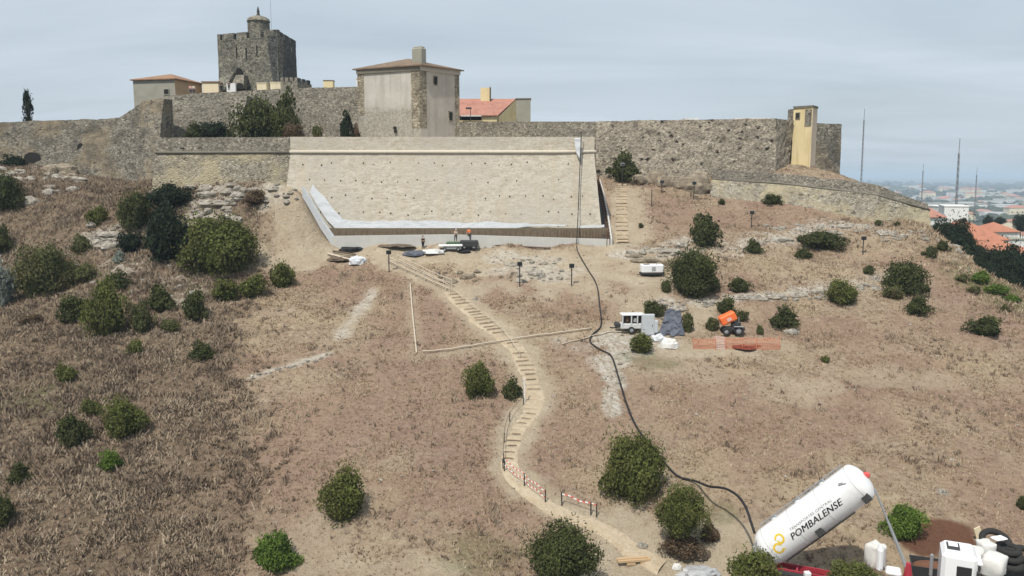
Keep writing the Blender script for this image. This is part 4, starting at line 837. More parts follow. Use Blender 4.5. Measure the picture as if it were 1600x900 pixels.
# --- castle rear wall so that the fort is closed from a side view
o = wall_face('rear_rampart', [(Vector((40, 182, 6)), Vector((40, 182, -4))), (Vector((0, 190, 7)), Vector((0, 190, 0))), (Vector((-60, 192, 8)), Vector((-60, 192, 0)))], [M['wall_castle']]*2, None, thick=2, res=1.5, amp=.15, seed=81, ext=6); tag(o, 'rear rampart hidden behind the castle buildings', 'stone wall')
bpy.data.objects.remove(o)
# ------------------------------------------------------------------ new footing at the wall foot
r = parts_root('concrete_footing', (-5, 113.4, -9.8), 'long fresh concrete footing beam with white liner along the foot of the restored wall', 'footing')
fz = P(700, 366, 113.4).z
fp = [P(472, 292, 116.0), P(484, 312, 115.3), P(500, 341, 114.4), P(519, 369, 113.4), P(700, 366.5, 113.3), P(957, 374, 113.3)]
fp[0].y = 116.0
def beam(nm, pts, wd, ht, m, off=0):
    vs = []; 
    for i, p in enumerate(pts):
        t = (pts[min(i+1, len(pts)-1)]-pts[max(i-1, 0)]); t.z = 0; t.normalize(); n = Vector((-t.y, t.x, 0))
        for s_, z in ((0, 0), (1, 0), (1, -ht), (0, -ht)): vs.append(p+n*wd*s_+Vector((0, 0, z)))
    k = len(pts); f = [(i*4+j, i*4+(j+1) % 4, i*4+4+(j+1) % 4, i*4+4+j) for i in range(k-1) for j in range(4)]+[(3, 2, 1, 0), tuple(range((k-1)*4, k*4))]
    mb = MB(); mb.add(vs, f); return mb.build(nm, m)
rel(beam('left_arm', fp[:4], .45, 1.4, M['plast_grey']), r)
rel(beam('main_beam', fp[3:], .5, 1.75, M['concrete']), r)
rb = [fp[5], P(951, 330, 124), P(944, 298, 131), P(938, 270, 138.5)]
for q in rb[1:]: q.z = h(q.x, q.y)+.55
rel(beam('right_arm', rb, .35, 1.2, M['concrete']), r)
# liner sheet draped over the foot of the wall: left arm then along the wall
def sheet(nm, pts, m):
    """pts: list of (lower Vector, upper Vector); rippled thin sheet"""
    vs = []; NS = 6; cols = []
    for (a0, b0), (a1, b1) in zip(pts[:-1], pts[1:]):
        n = max(2, int((a1-a0).length/.5))
        for k in range(n): cols.append((a0.lerp(a1, k/n), b0.lerp(b1, k/n)))
    cols.append(pts[-1])
    for i, (a, b) in enumerate(cols):
        up = .22*float(vnoise(a.x*.6, a.z*.6, 0, 5)); 
        for k in range(NS):
            p = a.lerp(b, k/(NS-1)); rp_ = .045*float(fbm(p.x*1.3+p.z, p.z*2.2, 0, 3, 8)); vs.append((p.x, p.y-.12+rp_, p.z+(up*k/(NS-1))))
    n = len(cols); ii = np.arange(n*NS).reshape(n, NS); F = np.stack([ii[:-1, :-1], ii[1:, :-1], ii[1:, 1:], ii[:-1, 1:]], -1).reshape(-1, 4)
    o = np_mesh(nm, vs, F, m); md = o.modifiers.new('s', 'SOLIDIFY'); md.thickness = .03; return o
def wp(px, py): 
    z = P(px, py, 116.5).z; return P(px, py, fy(z)-.25)
rel(sheet('liner_sheet', [(wp(484, 300), wp(489, 289)), (wp(496, 322), wp(505, 306)), (wp(512, 345), wp(523, 330)), (wp(524, 357), wp(535, 343)), (wp(600, 357), wp(600, 345)), (wp(700, 359), wp(700, 346)), (wp(780, 360), wp(780, 348)), (wp(830, 353), wp(830, 350))], M['plast_white']), r)
rel(sheet('liner_strip', [(wp(830, 353), wp(830, 350)), (wp(883, 353), wp(883, 350))], M['plast_white']), r)
rel(sheet('liner_strip', [(wp(905, 356), wp(905, 353)), (wp(944, 355), wp(944, 352))], M['plast_white']), r)
rb_mb = MB()
x = fp[3].x+.8
while x < fp[5].x-.4:
    y = 114.6; z0 = -10.2; dens = .45 if x > P(860, 366, 114).x else .9
    rb_mb.tube([(x, y, z0), (x+random.uniform(-.04, .04), y, fz+.42+random.uniform(-.1, .1))], .035 if x < P(860, 366, 114).x else .05, 4); x += dens*random.uniform(.8, 1.2)
for zz in (-9.2, -8.6): rb_mb.tube([(fp[3].x+.8, 114.62, zz), (fp[5].x-.4, 114.62, zz)], .03, 4)
rel(rb_mb.build('rebar_cage', M['rust']), r)
rb_mb = MB()
for k in range(26):
    t = k/25; i_ = min(int(t*3), 2); u = t*3-i_; p = rb[i_].lerp(rb[i_+1], u); rb_mb.tube([(p.x-.75, p.y, p.z-.9), (p.x-.75, p.y, p.z+.75)], .06, 4); rb_mb.tube([(p.x-.35, p.y, p.z-.9), (p.x-.35, p.y, p.z+.55)], .06, 4)
for zz in (.3, -.3): rb_mb.tube([(q.x-.75, q.y, q.z+zz) for q in rb], .04, 4); rb_mb.tube([(q.x-.35, q.y, q.z+zz) for q in rb], .04, 4)
rel(rb_mb.build('side_rebar_cage', M['rust']), r)
rel(beam('trench_shade', [Vector((q.x-.45, q.y, q.z-.15)) for q in rb], .75, .5, M['metal_dark']), r)  # dark strip added to stand for the shade in the side trench
# ------------------------------------------------------------------ vegetation
def ico(sub=2):
    import bmesh
    bm = bmesh.new(); bmesh.ops.create_icosphere(bm, subdivisions=sub, radius=1); bm.verts.ensure_lookup_table()
    v = np.array([v.co[:] for v in bm.verts]); f = np.array([[q.index for q in p.verts] for p in bm.faces]); bm.free(); return v, f
ICO2, ICO3 = ico(2), ico(3)
def crown_mesh(nm, n, seed, leaf, m, lobes=16, spread=1.0, shape='bush', core=0.50, flat=0.35):
    g = np.random.default_rng(seed)
    d = g.normal(size=(lobes, 3)); d /= np.linalg.norm(d, axis=1)[:, None]
    if shape == 'bush': d[:, 2] = np.abs(d[:, 2])*1.1-0.30
    lc = d*g.uniform(0.36, 0.84, (lobes, 1))*spread; lr = g.uniform(0.16, 0.40, lobes); lt = g.uniform(0, 1, lobes)
    if shape == 'cone':
        z = g.uniform(-1, 1, lobes); a = g.uniform(0, 6.28, lobes); rr = 0.5*(1-(z+1)/2)**.6+.05; lc = np.stack([np.cos(a)*rr, np.sin(a)*rr, z*.9], 1); lr = g.uniform(.2, .34, lobes)*(1.1-.35*(z+1)/2)
    if shape == 'sprawl': lc[:, 2] *= 0.6
    k = g.integers(0, lobes, n); u = g.normal(size=(n, 3)); u /= np.linalg.norm(u, axis=1)[:, None]; u[:, 2] = np.where(g.random(n) < .6, np.abs(u[:, 2]), u[:, 2])
    p = lc[k] + u*(lr[k]*g.uniform(0.72, 1.08, n))[:, None]
    inn = g.random(n) < .22; p[inn] = u[inn]*g.uniform(.5, .66, (inn.sum(), 1))*np.array([1, 1, .9])+np.array([0, 0, .04])
    ws = (g.random(n) < .16) & ~inn; p[ws] += (u[ws]*.8+np.array([0, 0, .35]))*g.uniform(.03, .24, (ws.sum(), 1))*(.4+1.2*lt[k[ws]][:, None])
    p[:, 2] = np.maximum(p[:, 2], -flat-0.1*g.random(n))if shape != 'cone' else p[:, 2]
    nn = u + g.normal(size=(n, 3))*0.75; nn /= np.linalg.norm(nn, axis=1)[:, None]
    a = np.cross(nn, g.normal(size=(n, 3))); a /= np.linalg.norm(a, axis=1)[:, None]+1e-9; b = np.cross(nn, a)
    s = leaf*g.uniform(0.55, 1.35, n)[:, None]
    V = np.stack([p+a*s, p+b*s*.55, p-a*s, p-b*s*.55], 1).reshape(-1, 3); F = np.arange(4*n).reshape(n, 4)
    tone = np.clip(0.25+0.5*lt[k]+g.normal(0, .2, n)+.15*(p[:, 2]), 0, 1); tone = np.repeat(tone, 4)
    # opaque filler against see-through, one dark tone standing for shade inside the crown
    iv, jf = ICO3; q = iv.copy(); r_ = core*(1+0.35*fbm(q[:, 0]*2+seed, q[:, 1]*2, q[:, 2]*2, 3, seed)); q = q*r_[:, None]
    if shape == 'cone': q[:, :2] *= .42*(1.2-.8*(iv[:, 2:3]+1)/2); q[:, 2] *= 1.45
    elif shape == 'sprawl': q[:, 2] = np.maximum(q[:, 2]*.5, -flat)
    else: q[:, 2] = np.maximum(q[:, 2]*.95+.05, -flat)
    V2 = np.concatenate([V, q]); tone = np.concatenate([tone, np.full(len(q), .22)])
    o = np_mesh(nm, V2, [F, jf+len(V)], m, attrs=dict(tone=tone)); C.objects.unlink(o); me = o.data; bpy.data.objects.remove(o); return me
FM = {'g': 'fol_green', 'd': 'fol_dark', 'o': 'fol_olive', 'p': 'fol_deep', 'b': 'fol_bright', 'n': 'fol_brown', 's': 'fol_silver'}
_cm = {}
def crown(kind, size, var, shape='bush'):
    key = (kind, size, var, shape)
    if key not in _cm:
        n, lf, lo = {'S': (900, .10, 9), 'M': (2600, .075, 16), 'L': (8500, .048, 30), 'X': (20000, .034, 44)}[size]
        _cm[key] = crown_mesh('crown', n, var*13+len(size)+ord(kind)*3, lf, M[FM[kind]], lo, shape=shape)
    return _cm[key]
mb = MB()
for k in range(6):
    a = k*1.05; mb.tube([(0, 0, -1.1), (math.cos(a)*.10, math.sin(a)*.1, -.5), (math.cos(a)*.32, math.sin(a)*.32, .1), (math.cos(a+.3)*.5, math.sin(a+.3)*.5, .45)], .05, 5, rs=[.07, .05, .035, .01])
_t = mb.build('stem', M['bark']); STEM = _t.data; bpy.data.objects.remove(_t)
nb = 0
def plant(label, px, py, wpx, hpx, kind='g', shape='bush', size=None, cat='bush', name='bush', group='bushes scattered over the dry hillside', base=None, Y=None, zlift=0):
    """px, py: middle of the crown in the photograph"""
    global nb; nb += 1
    g = base if base is not None else G(px, py+hpx*.36) if Y is None else P(px, py+hpx*.5, Y)
    dep = g.y*CT - g.z*ST; sx = wpx*dep/FPX/2*1.06; sz = hpx*dep/FPX*.74
    size = size or ('X' if wpx > 88 else 'L' if wpx > 54 else 'M' if wpx > 26 else 'S')
    zc = g.z + sz*.28 + zlift
    me = crown(kind, size, nb % (3 if size != 'X' else 2), shape)
    k = 1.02
    if wpx < 22:
        o = bpy.data.objects.new(name, me); C.objects.link(o)
        o.location = (g.x, g.y, zc); o.rotation_euler = (0, 0, nb*2.4); o.scale = (sx*k, sx*k, sz*k); tag(o, label, cat, group); return o
    r = bpy.data.objects.new(name, None); C.objects.link(r); r.location = (g.x, g.y, zc); r.rotation_euler = (0, 0, nb*2.4); r.scale = (sx*k, sx*k, sz*k)
    for nm, m_ in (('crown', me), ('stem', STEM)):
        c = bpy.data.objects.new(nm, m_); C.objects.link(c); c.parent = r
    tag(r, label, cat, group); return r
B = plant
B('largest round bush on the open slope, in front of the black hose at centre right', 990, 728, 104, 118, 'g')
B('round bright green bush alone low on the slope, left of the winding path', 540, 775, 78, 84, 'g')
B('compact bright bush near the bottom edge left of the pale dry grass patch', 431, 860, 72, 66, 'b')
B('mid sized green bush just left of the log path bend', 748, 593, 56, 62, 'g')
B('small dark bush touching the white post beside the log path', 801, 607, 34, 34, 'd')
B('big round dark evergreen bush right of the small white machine', 1083, 429, 90, 78, 'd')
B('tapering dark bush directly above the big round evergreen bush', 1100, 362, 52, 58, 'd')
B('small bush right of the tapering dark bush below the lamp post', 1178, 386, 30, 25, 'd')
B('small dark bush below the big round evergreen, above the orange dumper', 1133, 478, 34, 30, 'd')
B('dark bush behind the white compressor and grey panel', 1022, 483, 38, 27, 'd')
B('round green bush in front of the white compressor, at its right wheel', 1003, 536, 40, 37, 'g')
B('tall narrow green shrub right of the blue grey tarpaulin', 1075, 502, 24, 44, 'o')
B('small dark bush touching the left end of the white rock band', 1156, 446, 36, 26, 'd')
B('dark bush with pale stones under it, right of the orange dumper', 1225, 496, 46, 37, 'd')
B('light green bush at the right end of the flat white rock band', 1316, 458, 58, 40, 'g')
B('largest dark bush on the right shoulder of the hill', 1415, 433, 74, 60, 'd')
B('smaller dark bush tucked under the lower right of the large shoulder bush', 1433, 478, 42, 31, 'd')
B('yellowish low bush against the lower left of the large shoulder bush', 1397, 455, 34, 28, 'o')
B('oval dark bush low on the far right slope', 1538, 510, 52, 34, 'd')
B('left one of two small bushes near the right crest under the bastion end', 1452, 393, 22, 26, 'd')
B('right one of two small bushes near the right crest under the bastion end', 1472, 384, 22, 22, 'd')
B('wide sprawling dark shrub below the low bastion', 1283, 373, 78, 34, 'd', 'sprawl')
B('small dark bush below the sprawling shrub', 1255, 396, 28, 18, 'd')
B('small dense bush against the face of the low bastion', 1207, 311, 30, 18, 'd')
B('tiny dark bush at the left foot of the low bastion', 1128, 315, 14, 12, 'd')
plant('dark bush against the pitted rampart, right of the restored wall', 976, 256, 52, 44, 'd', base=P(976, 276, 140.5))
B('small dark bush left of the white rocks on the right shoulder', 1356, 421, 22, 18, 'd')
B('small bush cut by the right edge of the photo above the truck', 1597, 784, 22, 28, 'd')
B('bright leafy bush behind the truck, left of the red brown soil', 1413, 814, 66, 58, 'b')
B('dry olive shrub directly left of the orange dumper', 1113, 505, 24, 30, 'o')
B('dark bush directly behind the orange dumper', 1158, 493, 26, 22, 'd')
B('thin olive weed right of the orange dumper', 1186, 515, 14, 20, 'o')
B('tiny green tuft alone on the slope right of the orange netting', 1290, 561, 15, 14, 'g')
B('tiny bush against the angle of the low bastion', 1372, 348, 16, 12, 'd')
B('tiny bush right of the angle of the low bastion', 1402, 350, 14, 12, 'd')
B('tiny dark bush on pale earth right of the wall stair', 1002, 352, 10, 10, 'd', size='S')
B('small dark bush left of the big round evergreen at its foot', 1040, 447, 22, 24, 'd')
# left flank
B('big dark olive bush on the left flank by the photo edge', 70, 424, 92, 86, 'o')
B('dark bush, left and upper part of the darkest thicket on the left flank', 212, 332, 60, 66, 'd')
B('dark bush at the top of the darkest thicket, under the old bastion wall', 268, 307, 74, 42, 'p')
B('darkest bush at the bottom right of the thicket on the left flank', 262, 368, 76, 92, 'p')
B('dark bush in the hollow under the darkest thicket', 205, 378, 40, 40, 'p')
B('very large dark green bush below the white ledges, left of centre', 345, 384, 118, 104, 'g')
B('small bush on pale earth left of the winding path, right of the very large bush', 441, 431, 44, 46, 'g')
B('right half of a low wide hedge of bushes below the very large dark bush', 395, 448, 48, 38, 'g')
B('left half of a low wide hedge of bushes below the very large dark bush', 356, 453, 48, 40, 'g')
B('tall yellow green bush, the brightest of the left flank group', 170, 488, 66, 92, 'g')
B('dark bush left of the tall yellow green bush', 115, 482, 46, 46, 'd')
B('narrow tall bush right of the tall yellow green bush', 221, 494, 42, 62, 'o')
B('bush at upper right of the narrow tall bush on the left flank', 252, 467, 50, 44, 'd')
B('oval dark bush at the right end of the left flank group', 303, 478, 46, 54, 'd')
B('small bush just under the narrow tall bush on the left flank', 212, 541, 26, 32, 'g')
B('small dark bush alone in the brown scrub, left of the light rock streak', 317, 549, 40, 32, 'd')
B('small green bush alone in brown scrub on the far left', 103, 586, 34, 34, 'g')
B('lower left bush of a group of three on the left slope', 117, 675, 50, 58, 'd')
B('widest bush of a group of three on the left slope', 190, 655, 68, 64, 'g')
B('smallest bush, upper middle of a group of three on the left slope', 144, 637, 32, 28, 'g')
B('small bright bush under the group of three on the left slope', 173, 720, 42, 32, 'b')
B('dull dark bush near the left edge of the lower slope', 30, 739, 36, 36, 'd')
B('dark bush cut by the left edge low on the slope', 6, 800, 40, 52, 'd')
B('dark bush cut by the left edge, below the arched opening', 12, 300, 56, 66, 'd')
B('dark bush cut by the left edge above the big olive bush', 4, 375, 34, 44, 'd')
B('small green bush above the white rock left of the thicket', 155, 338, 34, 32, 'g')
B('small dull bush left of the white layered rock', 128, 380, 32, 38, 'o')
B('low dark bush above the tall yellow green bush', 182, 440, 48, 30, 'd')
B('small olive bush right of the big olive bush', 134, 424, 36, 38, 'o')
B('dark shrub beside the arched opening in the left curtain wall', 22, 246, 46, 22, 'p')
B('pale yellow green bush in the arched opening corner', 30, 238, 16, 14, 'o')
B('low olive bush right under the oval bush on the left flank', 264, 508, 32, 26, 'o')
B('spiky silver green agave clump at the left edge', 8, 450, 40, 78, 's')
B('small spiky silver green agave below the white layered rock', 186, 404, 26, 24, 's')
B('reddish brown dead shrub right of the white ledges', 398, 308, 40, 24, 'n')
B('yellowish dry weed low on the far left slope', 50, 498, 40, 18, 'n')
B('creeping bright green shrub on the right crest, upper part', 1532, 432, 34, 22, 'b', 'sprawl')
B('creeping bright green shrub on the right crest, middle part', 1556, 450, 34, 20, 'b', 'sprawl')
B('creeping bright green shrub on the right crest, lowest part', 1580, 466, 30, 16, 'b', 'sprawl')
B('olive grass clump left of the creeping green shrub', 1504, 434, 22, 16, 'o')
B('olive grass clump lower on the yellow verge of the right crest', 1523, 452, 22, 16, 'o')
B('small dark clump at the lowest end of the yellow verge', 1570, 482, 20, 14, 'o')
# terrace plants behind the old bastion parapet
def T(label, px, py, w_, h_, Y, kind, shape='bush', name='bush', cat='bush'):
    g = P(px, py+h_*.5, Y); dep = g.y*CT-g.z*ST; sz = h_*dep/FPX/2
    return plant(label, px, py, w_, h_, kind, shape, base=g, name=name, cat=cat, group='plants on the castle terrace')
T('low hedge in front of the courtyard wall, left of the pale buttress', 303, 202, 34, 30, 143, 'd'); T('dark flat topped hedge touching the left side of the pale buttress', 338, 200, 50, 34, 143.5, 'p'); 
T('large spreading green tree right of the pale buttress', 405, 178, 84, 80, 143, 'd', name='tree', cat='tree'); T('tall dark tree with bare side, right half of the terrace tree pair', 447, 174, 46, 84, 144, 'd', name='tree', cat='tree')
T('reddish brown shrub at the foot of the tall dark terrace tree', 458, 202, 34, 26, 141, 'n'); T('broad green rounded mass of ivy between the two tall terrace trees', 428, 186, 46, 56, 142.6, 'g'); T('dark shrub at the foot of the spreading terrace tree', 400, 205, 44, 24, 141, 'p')
T('small olive green shrub between the terrace trees and the conifer', 495, 201, 20, 26, 142, 'o'); T('dark pointed conifer beside the plastered lookout', 542, 193, 30, 46, 142, 'p', 'cone', 'conifer', 'tree'); T('dark red brown shrub between conifer and plastered lookout', 556, 202, 16, 26, 143, 'n')
plant('dark columnar cypress standing behind the left curtain wall', 45, 173, 23, 38, 'p', 'cone', 'M', 'tree', 'cypress_tree', None, base=Vector((P(45, 190, 162).x, 162, P(45, 182, 162).z)))
# trees
def tree(label, px, ptop, pbot, wpx, Y, kind='p', size='L', shape='bush', name='broadleaf_tree', group='dark trees beyond the right crest', trunk_z=None, seed=0):
    c = P(px, (ptop+pbot)/2, Y); dep = c.y*CT-c.z*ST; sx = wpx*dep/FPX/2; sz = (pbot-ptop)*dep/FPX/2*1.05
    gz = h(c.x, c.y) if trunk_z is None else trunk_z
    r = empty(name, (c.x, c.y, gz), label, 'tree', group)
    o = bpy.data.objects.new('crown', crown(kind, size, seed % 3, shape)); C.objects.link(o); o.parent = r; o.location = (0, 0, c.z-sz*.2-gz); o.rotation_euler = (0, 0, seed*1.9); o.scale = (sx, sx, sz*1.15)
    mb = MB(); hz = c.z-gz; rr = max(.12, sx*.07)
    mb.tube([(0, 0, -.6), (.05*hz, 0, hz*.4), (.02*hz, .04*hz, hz*.9), (0, 0, hz+sz*.3)], rr, 7, rs=[rr*1.3, rr, rr*.7, rr*.2])
    for k in range(5):
        a = k*1.3+seed; mb.tube([(.02*hz, 0, hz*(.45+.08*k)), (math.cos(a)*sx*.45, math.sin(a)*sx*.45, hz*(.7+.08*k)+sz*.1)], rr, 5, rs=[rr*.5, rr*.15])
    mb.build('trunk', M['bark'], r, True); return r
for i, a in enumerate((('tallest dark pine behind the end of the low bastion', 1487, 328, 420, 70, 142), ('dark tree directly right of the hill crest, under the white walls', 1512, 372, 440, 62, 132), ('dark tree before the nearest orange roof', 1560, 382, 466, 84, 134),
        ('dark tree cut by the right edge above the grass', 1604, 400, 470, 50, 138), ('dark tree between crest and white veranda', 1532, 400, 452, 56, 128), ('small dark tree behind the hall roof ridge', 1562, 338, 352, 20, 330), ('dark tree behind the flat grey roof', 1596, 330, 366, 26, 260),
        ('dark tree right of the white block', 1544, 334, 356, 16, 300), ('dark crown filling the gap left of the hall', 1478, 352, 410, 34, 138), ('dark green tree at the lower end of the crest', 1585, 440, 480, 34, 120))):
    tree(*a, seed=i)
for i, a in enumerate((('dark tree filling the gap between the two roofs, right of the crest', 1530, 378, 430, 50, 150), ('rounded dark tree below the white veranda house', 1575, 420, 475, 60, 128), ('small dark tree against the foot of the pine', 1468, 345, 392, 36, 136), ('largest dark tree, in front of the nearest orange roof by the right edge', 1582, 372, 470, 74, 131), ('tall narrow dark tree between pine and hall', 1512, 356, 430, 34, 133))): tree(*a, seed=i+4)
tree('large leafy tree cut by the bottom edge, left of the timber beam', 876, 808, 925, 128, 50.5, 'd', 'X', seed=1, name='leafy_tree', group=None); 
tree('leafy small tree with bare lower branches beside the dirt yard', 1064, 750, 850, 84, 54.5, 'g', 'X', seed=2, name='leafy_tree', group=None)
tree('leafy top of a bush at the bottom edge before the tank rear', 1180, 852, 925, 88, 47.5, 'g', 'L', seed=0, name='leafy_tree', group=None); tree('leafy top of a bush at the bottom edge before the truck chassis', 1335, 872, 925, 82, 46, 'g', 'L', seed=1, name='leafy_tree', group=None)
B('dry brown undergrowth around the foot of the leafy small tree', 1066, 852, 74, 34, 'n'); B('dry brown shrub right of the leafy small tree', 1112, 832, 34, 30, 'n')
for k, (px, py, s_) in enumerate(((1050, 845, 1), (1075, 850, -1))):
    pass
# ------------------------------------------------------------------ dry grass and scrub
def tufts(nm, n, xr, yr, hlo, hhi, spread, m, dens, label, cat, blades=5, seed=1):
    g = np.random.default_rng(seed); x = g.uniform(*xr, n*4); y = g.uniform(*yr, n*4)
    keep = (np.abs(x) < 0.66*y+4) & (g.random(len(x)) < dens(x, y)); x, y = x[keep][:n], y[keep][:n]; n = len(x); z = bil(ZG, x, y)
    hh = g.uniform(hlo, hhi, n)*(0.6+0.8*g.random(n)**2); tn = np.clip(g.normal(.5, .2, n)+.38*vnoise(x*.7, y*.7, 0, 12)+.35*fbm(x*.15, y*.15, 0, 3, 14), 0, 1)
    Vs, Ts = [], []
    for b in range(blades):
        a = g.uniform(0, 6.28, n); w_ = g.uniform(.022, .05, n)*spread; ln_ = g.uniform(.2, .9, n)*hh*spread; cx = x+g.normal(0, .12, n)*spread*hh*2; cy = y+g.normal(0, .12, n)*spread*hh*2
        ta = g.uniform(0, 6.28, n)
        p0 = np.stack([cx+np.cos(a)*w_, cy+np.sin(a)*w_, z-.04], 1); p1 = np.stack([cx-np.cos(a)*w_, cy-np.sin(a)*w_, z-.04], 1)
        p2 = np.stack([cx+np.cos(ta)*ln_*.7-np.cos(a)*w_*.5, cy+np.sin(ta)*ln_*.7-np.sin(a)*w_*.5, z+hh*g.uniform(.6, 1.1, n)], 1); p3 = p2+np.stack([np.cos(a)*w_, np.sin(a)*w_, -.02*np.ones(n)], 1)
        Vs.append(np.stack([p0, p1, p2, p3], 1)); Ts.append(np.clip(tn+g.normal(0, .12, n), 0, 1))
    V = np.stack(Vs, 1).reshape(-1, 3); T_ = np.repeat(np.stack(Ts, 1).reshape(-1), 4); F = np.arange(len(V)).reshape(-1, 4)
    o = np_mesh(nm, V, F, m, attrs=dict(tone=T_)); tag(o, label, cat, kind='stuff'); return o
def sc(x, y): return samp(scrub, x, y)
def nb_(x, y): return 1-np.clip(samp(soil, x, y)*1.6+samp(bare, x, y)*1.3+samp(white, x, y)*.7, 0, 1)
infort = lambda x, y: ((y > 114.5) & (x < 15) & (x > -31)) | ((y > 119.5) & (x < 15) & (x > -47)) | ((y > 143) & (x < 36)) | (y > 153)
np_patch = lambda x, y, s_, o_: sst(-.15, .35, fbm(x/s_, y/s_, 0, 3, o_))
tufts('dry_grass', 85000, (-62, 70), (44, 152), .07, .19, 1.1, M['drygrass'], lambda x, y: np.where(infort(x, y), 0, nb_(x, y)*(1-.5*sc(x, y))*(.25+.75*np_patch(x, y, 3, 61))), 'short pale dry grass tufts over the cut hillside', 'grass', 5, 3)
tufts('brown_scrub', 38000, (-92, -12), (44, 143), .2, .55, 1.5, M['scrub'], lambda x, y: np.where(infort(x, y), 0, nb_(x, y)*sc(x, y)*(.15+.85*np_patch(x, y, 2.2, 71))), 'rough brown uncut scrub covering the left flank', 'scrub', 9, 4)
tufts('dead_shrubs', 3600, (-50, 62), (46, 152), .22, .5, 1.3, M['scrub'], lambda x, y: np.where(infort(x, y), 0, nb_(x, y)*(1-sc(x, y))*(.08+.92*sst(.05, .5, fbm(x/4, y/4, 0, 3, 91)))), 'low dark dead shrubs dotted over the cut hillside', 'shrubs', 9, 8)
tufts('crest_grass', 3500, (40, 82), (84, 135), .2, .55, 1.5, M['drygrass'], lambda x, y: np.where(infort(x, y), 0, sst(52, 58, x)), 'taller pale grass along the right crest', 'grass', 6, 5)
# ------------------------------------------------------------------ rocks
def rock_mesh(seed, m, flat=.6, ang=.5):
    v, f = ICO3; q = v.copy(); r_ = 1+.38*fbm(q[:, 0]*1.3+seed*7, q[:, 1]*1.3, q[:, 2]*1.3, 3, seed)+.10*fbm(q[:, 0]*5, q[:, 1]*5, q[:, 2]*6, 2, seed+5)
    q = q*r_[:, None]; q = q*(1-ang*.3)+np.round(q*2.6)/2.6*ang*.3; q[:, 2] *= flat
    o = np_mesh('rock', q, f, m); me = o.data; bpy.data.objects.remove(o); return me
RK = [rock_mesh(i, M['rock']) for i in range(5)]; RT = [rock_mesh(i+9, M['rock_tan'], .7) for i in range(4)]
nr = 0
def rock(label, px, py, wpx, hpx, tan=False, group='pale rocks breaking out of the hillside', name='rock', sink=.55, base=None):
    global nr; nr += 1; g = base or G(px, py+hpx*.3); dep = g.y*CT-g.z*ST; sx = wpx*dep/FPX/2; sz = max(hpx*dep/FPX/2*2.1, .2)
    me = (RT if tan else RK)[nr % (4 if tan else 5)]; o = bpy.data.objects.new(name, me); C.objects.link(o); o.location = (g.x, g.y, g.z+sz*(.35-sink)); o.rotation_euler = (0, 0, nr*.9 if wpx < 2*hpx else random.choice((0, math.pi))+random.uniform(-.2, .2)); sy = min(sx, max(sz*1.2, sx*.5)); o.scale = (sx, sy if wpx >= 2*hpx else sx, sz)
    return tag(o, label, 'rock', group)
R_ = rock
R_('large white layered rock slab left of the thicket', 172, 362, 44, 16); R_('long tilted white slab below the layered rock', 163, 378, 46, 13); R_('rounded grey boulder on the far left flank', 47, 307, 28, 22)
R_('upper white ledge of rock under the old bastion wall', 328, 300, 40, 9); R_('second white ledge, just under the upper one', 336, 313, 50, 12); R_('third white ledge, long and tilted', 312, 337, 44, 9); R_('lowest white ledge, half behind the very large bush', 318, 347, 56, 10)
R_('white rock block right of the ledges under the old bastion', 380, 293, 14, 12); R_('low pale rock right of the white block under the old bastion', 398, 294, 22, 8); R_('pale rock at the wall foot near the left end of the footing', 430, 292, 22, 9)
R_('lone white stone above the bright bush group of the left flank', 226, 436, 15, 11); R_('big pale outcrop below the small arch in the curtain wall', 100, 262, 46, 22, True); R_('broken grey outcrop under the curtain wall arch', 128, 252, 34, 14); R_('pale stones in a row under the grey outcrop', 110, 277, 50, 10); R_('tan outcrop left of the bulging wall', 78, 250, 30, 16, True)
R_('large rounded tan boulder below the pitted rampart', 1085, 281, 56, 30, True, sink=.55); R_('boulder left of the large rounded one below the rampart', 1052, 282, 36, 20, True); R_('pale rock shoulder under the middle of the pitted rampart', 1018, 268, 44, 20, True); R_('low tan rock right of the dark rampart bush', 1006, 280, 34, 14, True); R_('flat tan ledge at the foot of the rampart', 1060, 262, 60, 10, True)
R_('upper ledge of broken rock above the small white machine', 1035, 388, 62, 8); R_('pale knobby rock at the upper right end of the ledge', 1065, 378, 22, 12); R_('lower ledge of rock behind the small white machine', 1010, 404, 48, 7, True); R_('thin dark edged rock left of the small white machine', 990, 398, 30, 7, True)
for i, (px, py, w_, h_, lb) in enumerate(((1156, 463, 30, 7, 'first flat white slab from the left in the white rock band'), (1184, 464, 34, 7, 'second flat white slab from the left in the white rock band'), (1215, 460, 34, 9, 'third flat white slab from the left in the white rock band'), (1246, 457, 34, 9, 'fourth flat white slab from the left in the white rock band'), (1273, 453, 26, 8, 'last flat white slab on the right of the white rock band'))): R_(lb, px, py, w_, h_)
R_('pale rock between the light green bush and the shoulder bush', 1343, 447, 16, 12); R_('white rock touching the left of the large shoulder bush', 1370, 432, 14, 20); R_('white stone under the left of the large shoulder bush', 1368, 448, 18, 10)
R_('upright white block below the low bastion', 1282, 350, 13, 15); R_('squarish pale slab left of the upright white block', 1247, 357, 20, 10); R_('long white rock left of the sprawling shrub', 1215, 372, 44, 9); R_('low white rock left end of the ledge above the sprawling shrub', 1185, 378, 26, 7); R_('white rocks under the middle of the low bastion', 1320, 350, 30, 9); R_('pale rock right of the upright white block', 1303, 345, 16, 10)
R_('pale rock heap under the angle of the low bastion', 1385, 362, 24, 10); R_('small rock under the right part of the low bastion', 1410, 366, 18, 8); R_('small white rock at the right end of the hilltop', 1446, 372, 12, 8); R_('long grey slab forming the right crest', 1488, 372, 26, 12); R_('smooth grey slab below the crest slab', 1497, 388, 14, 16)
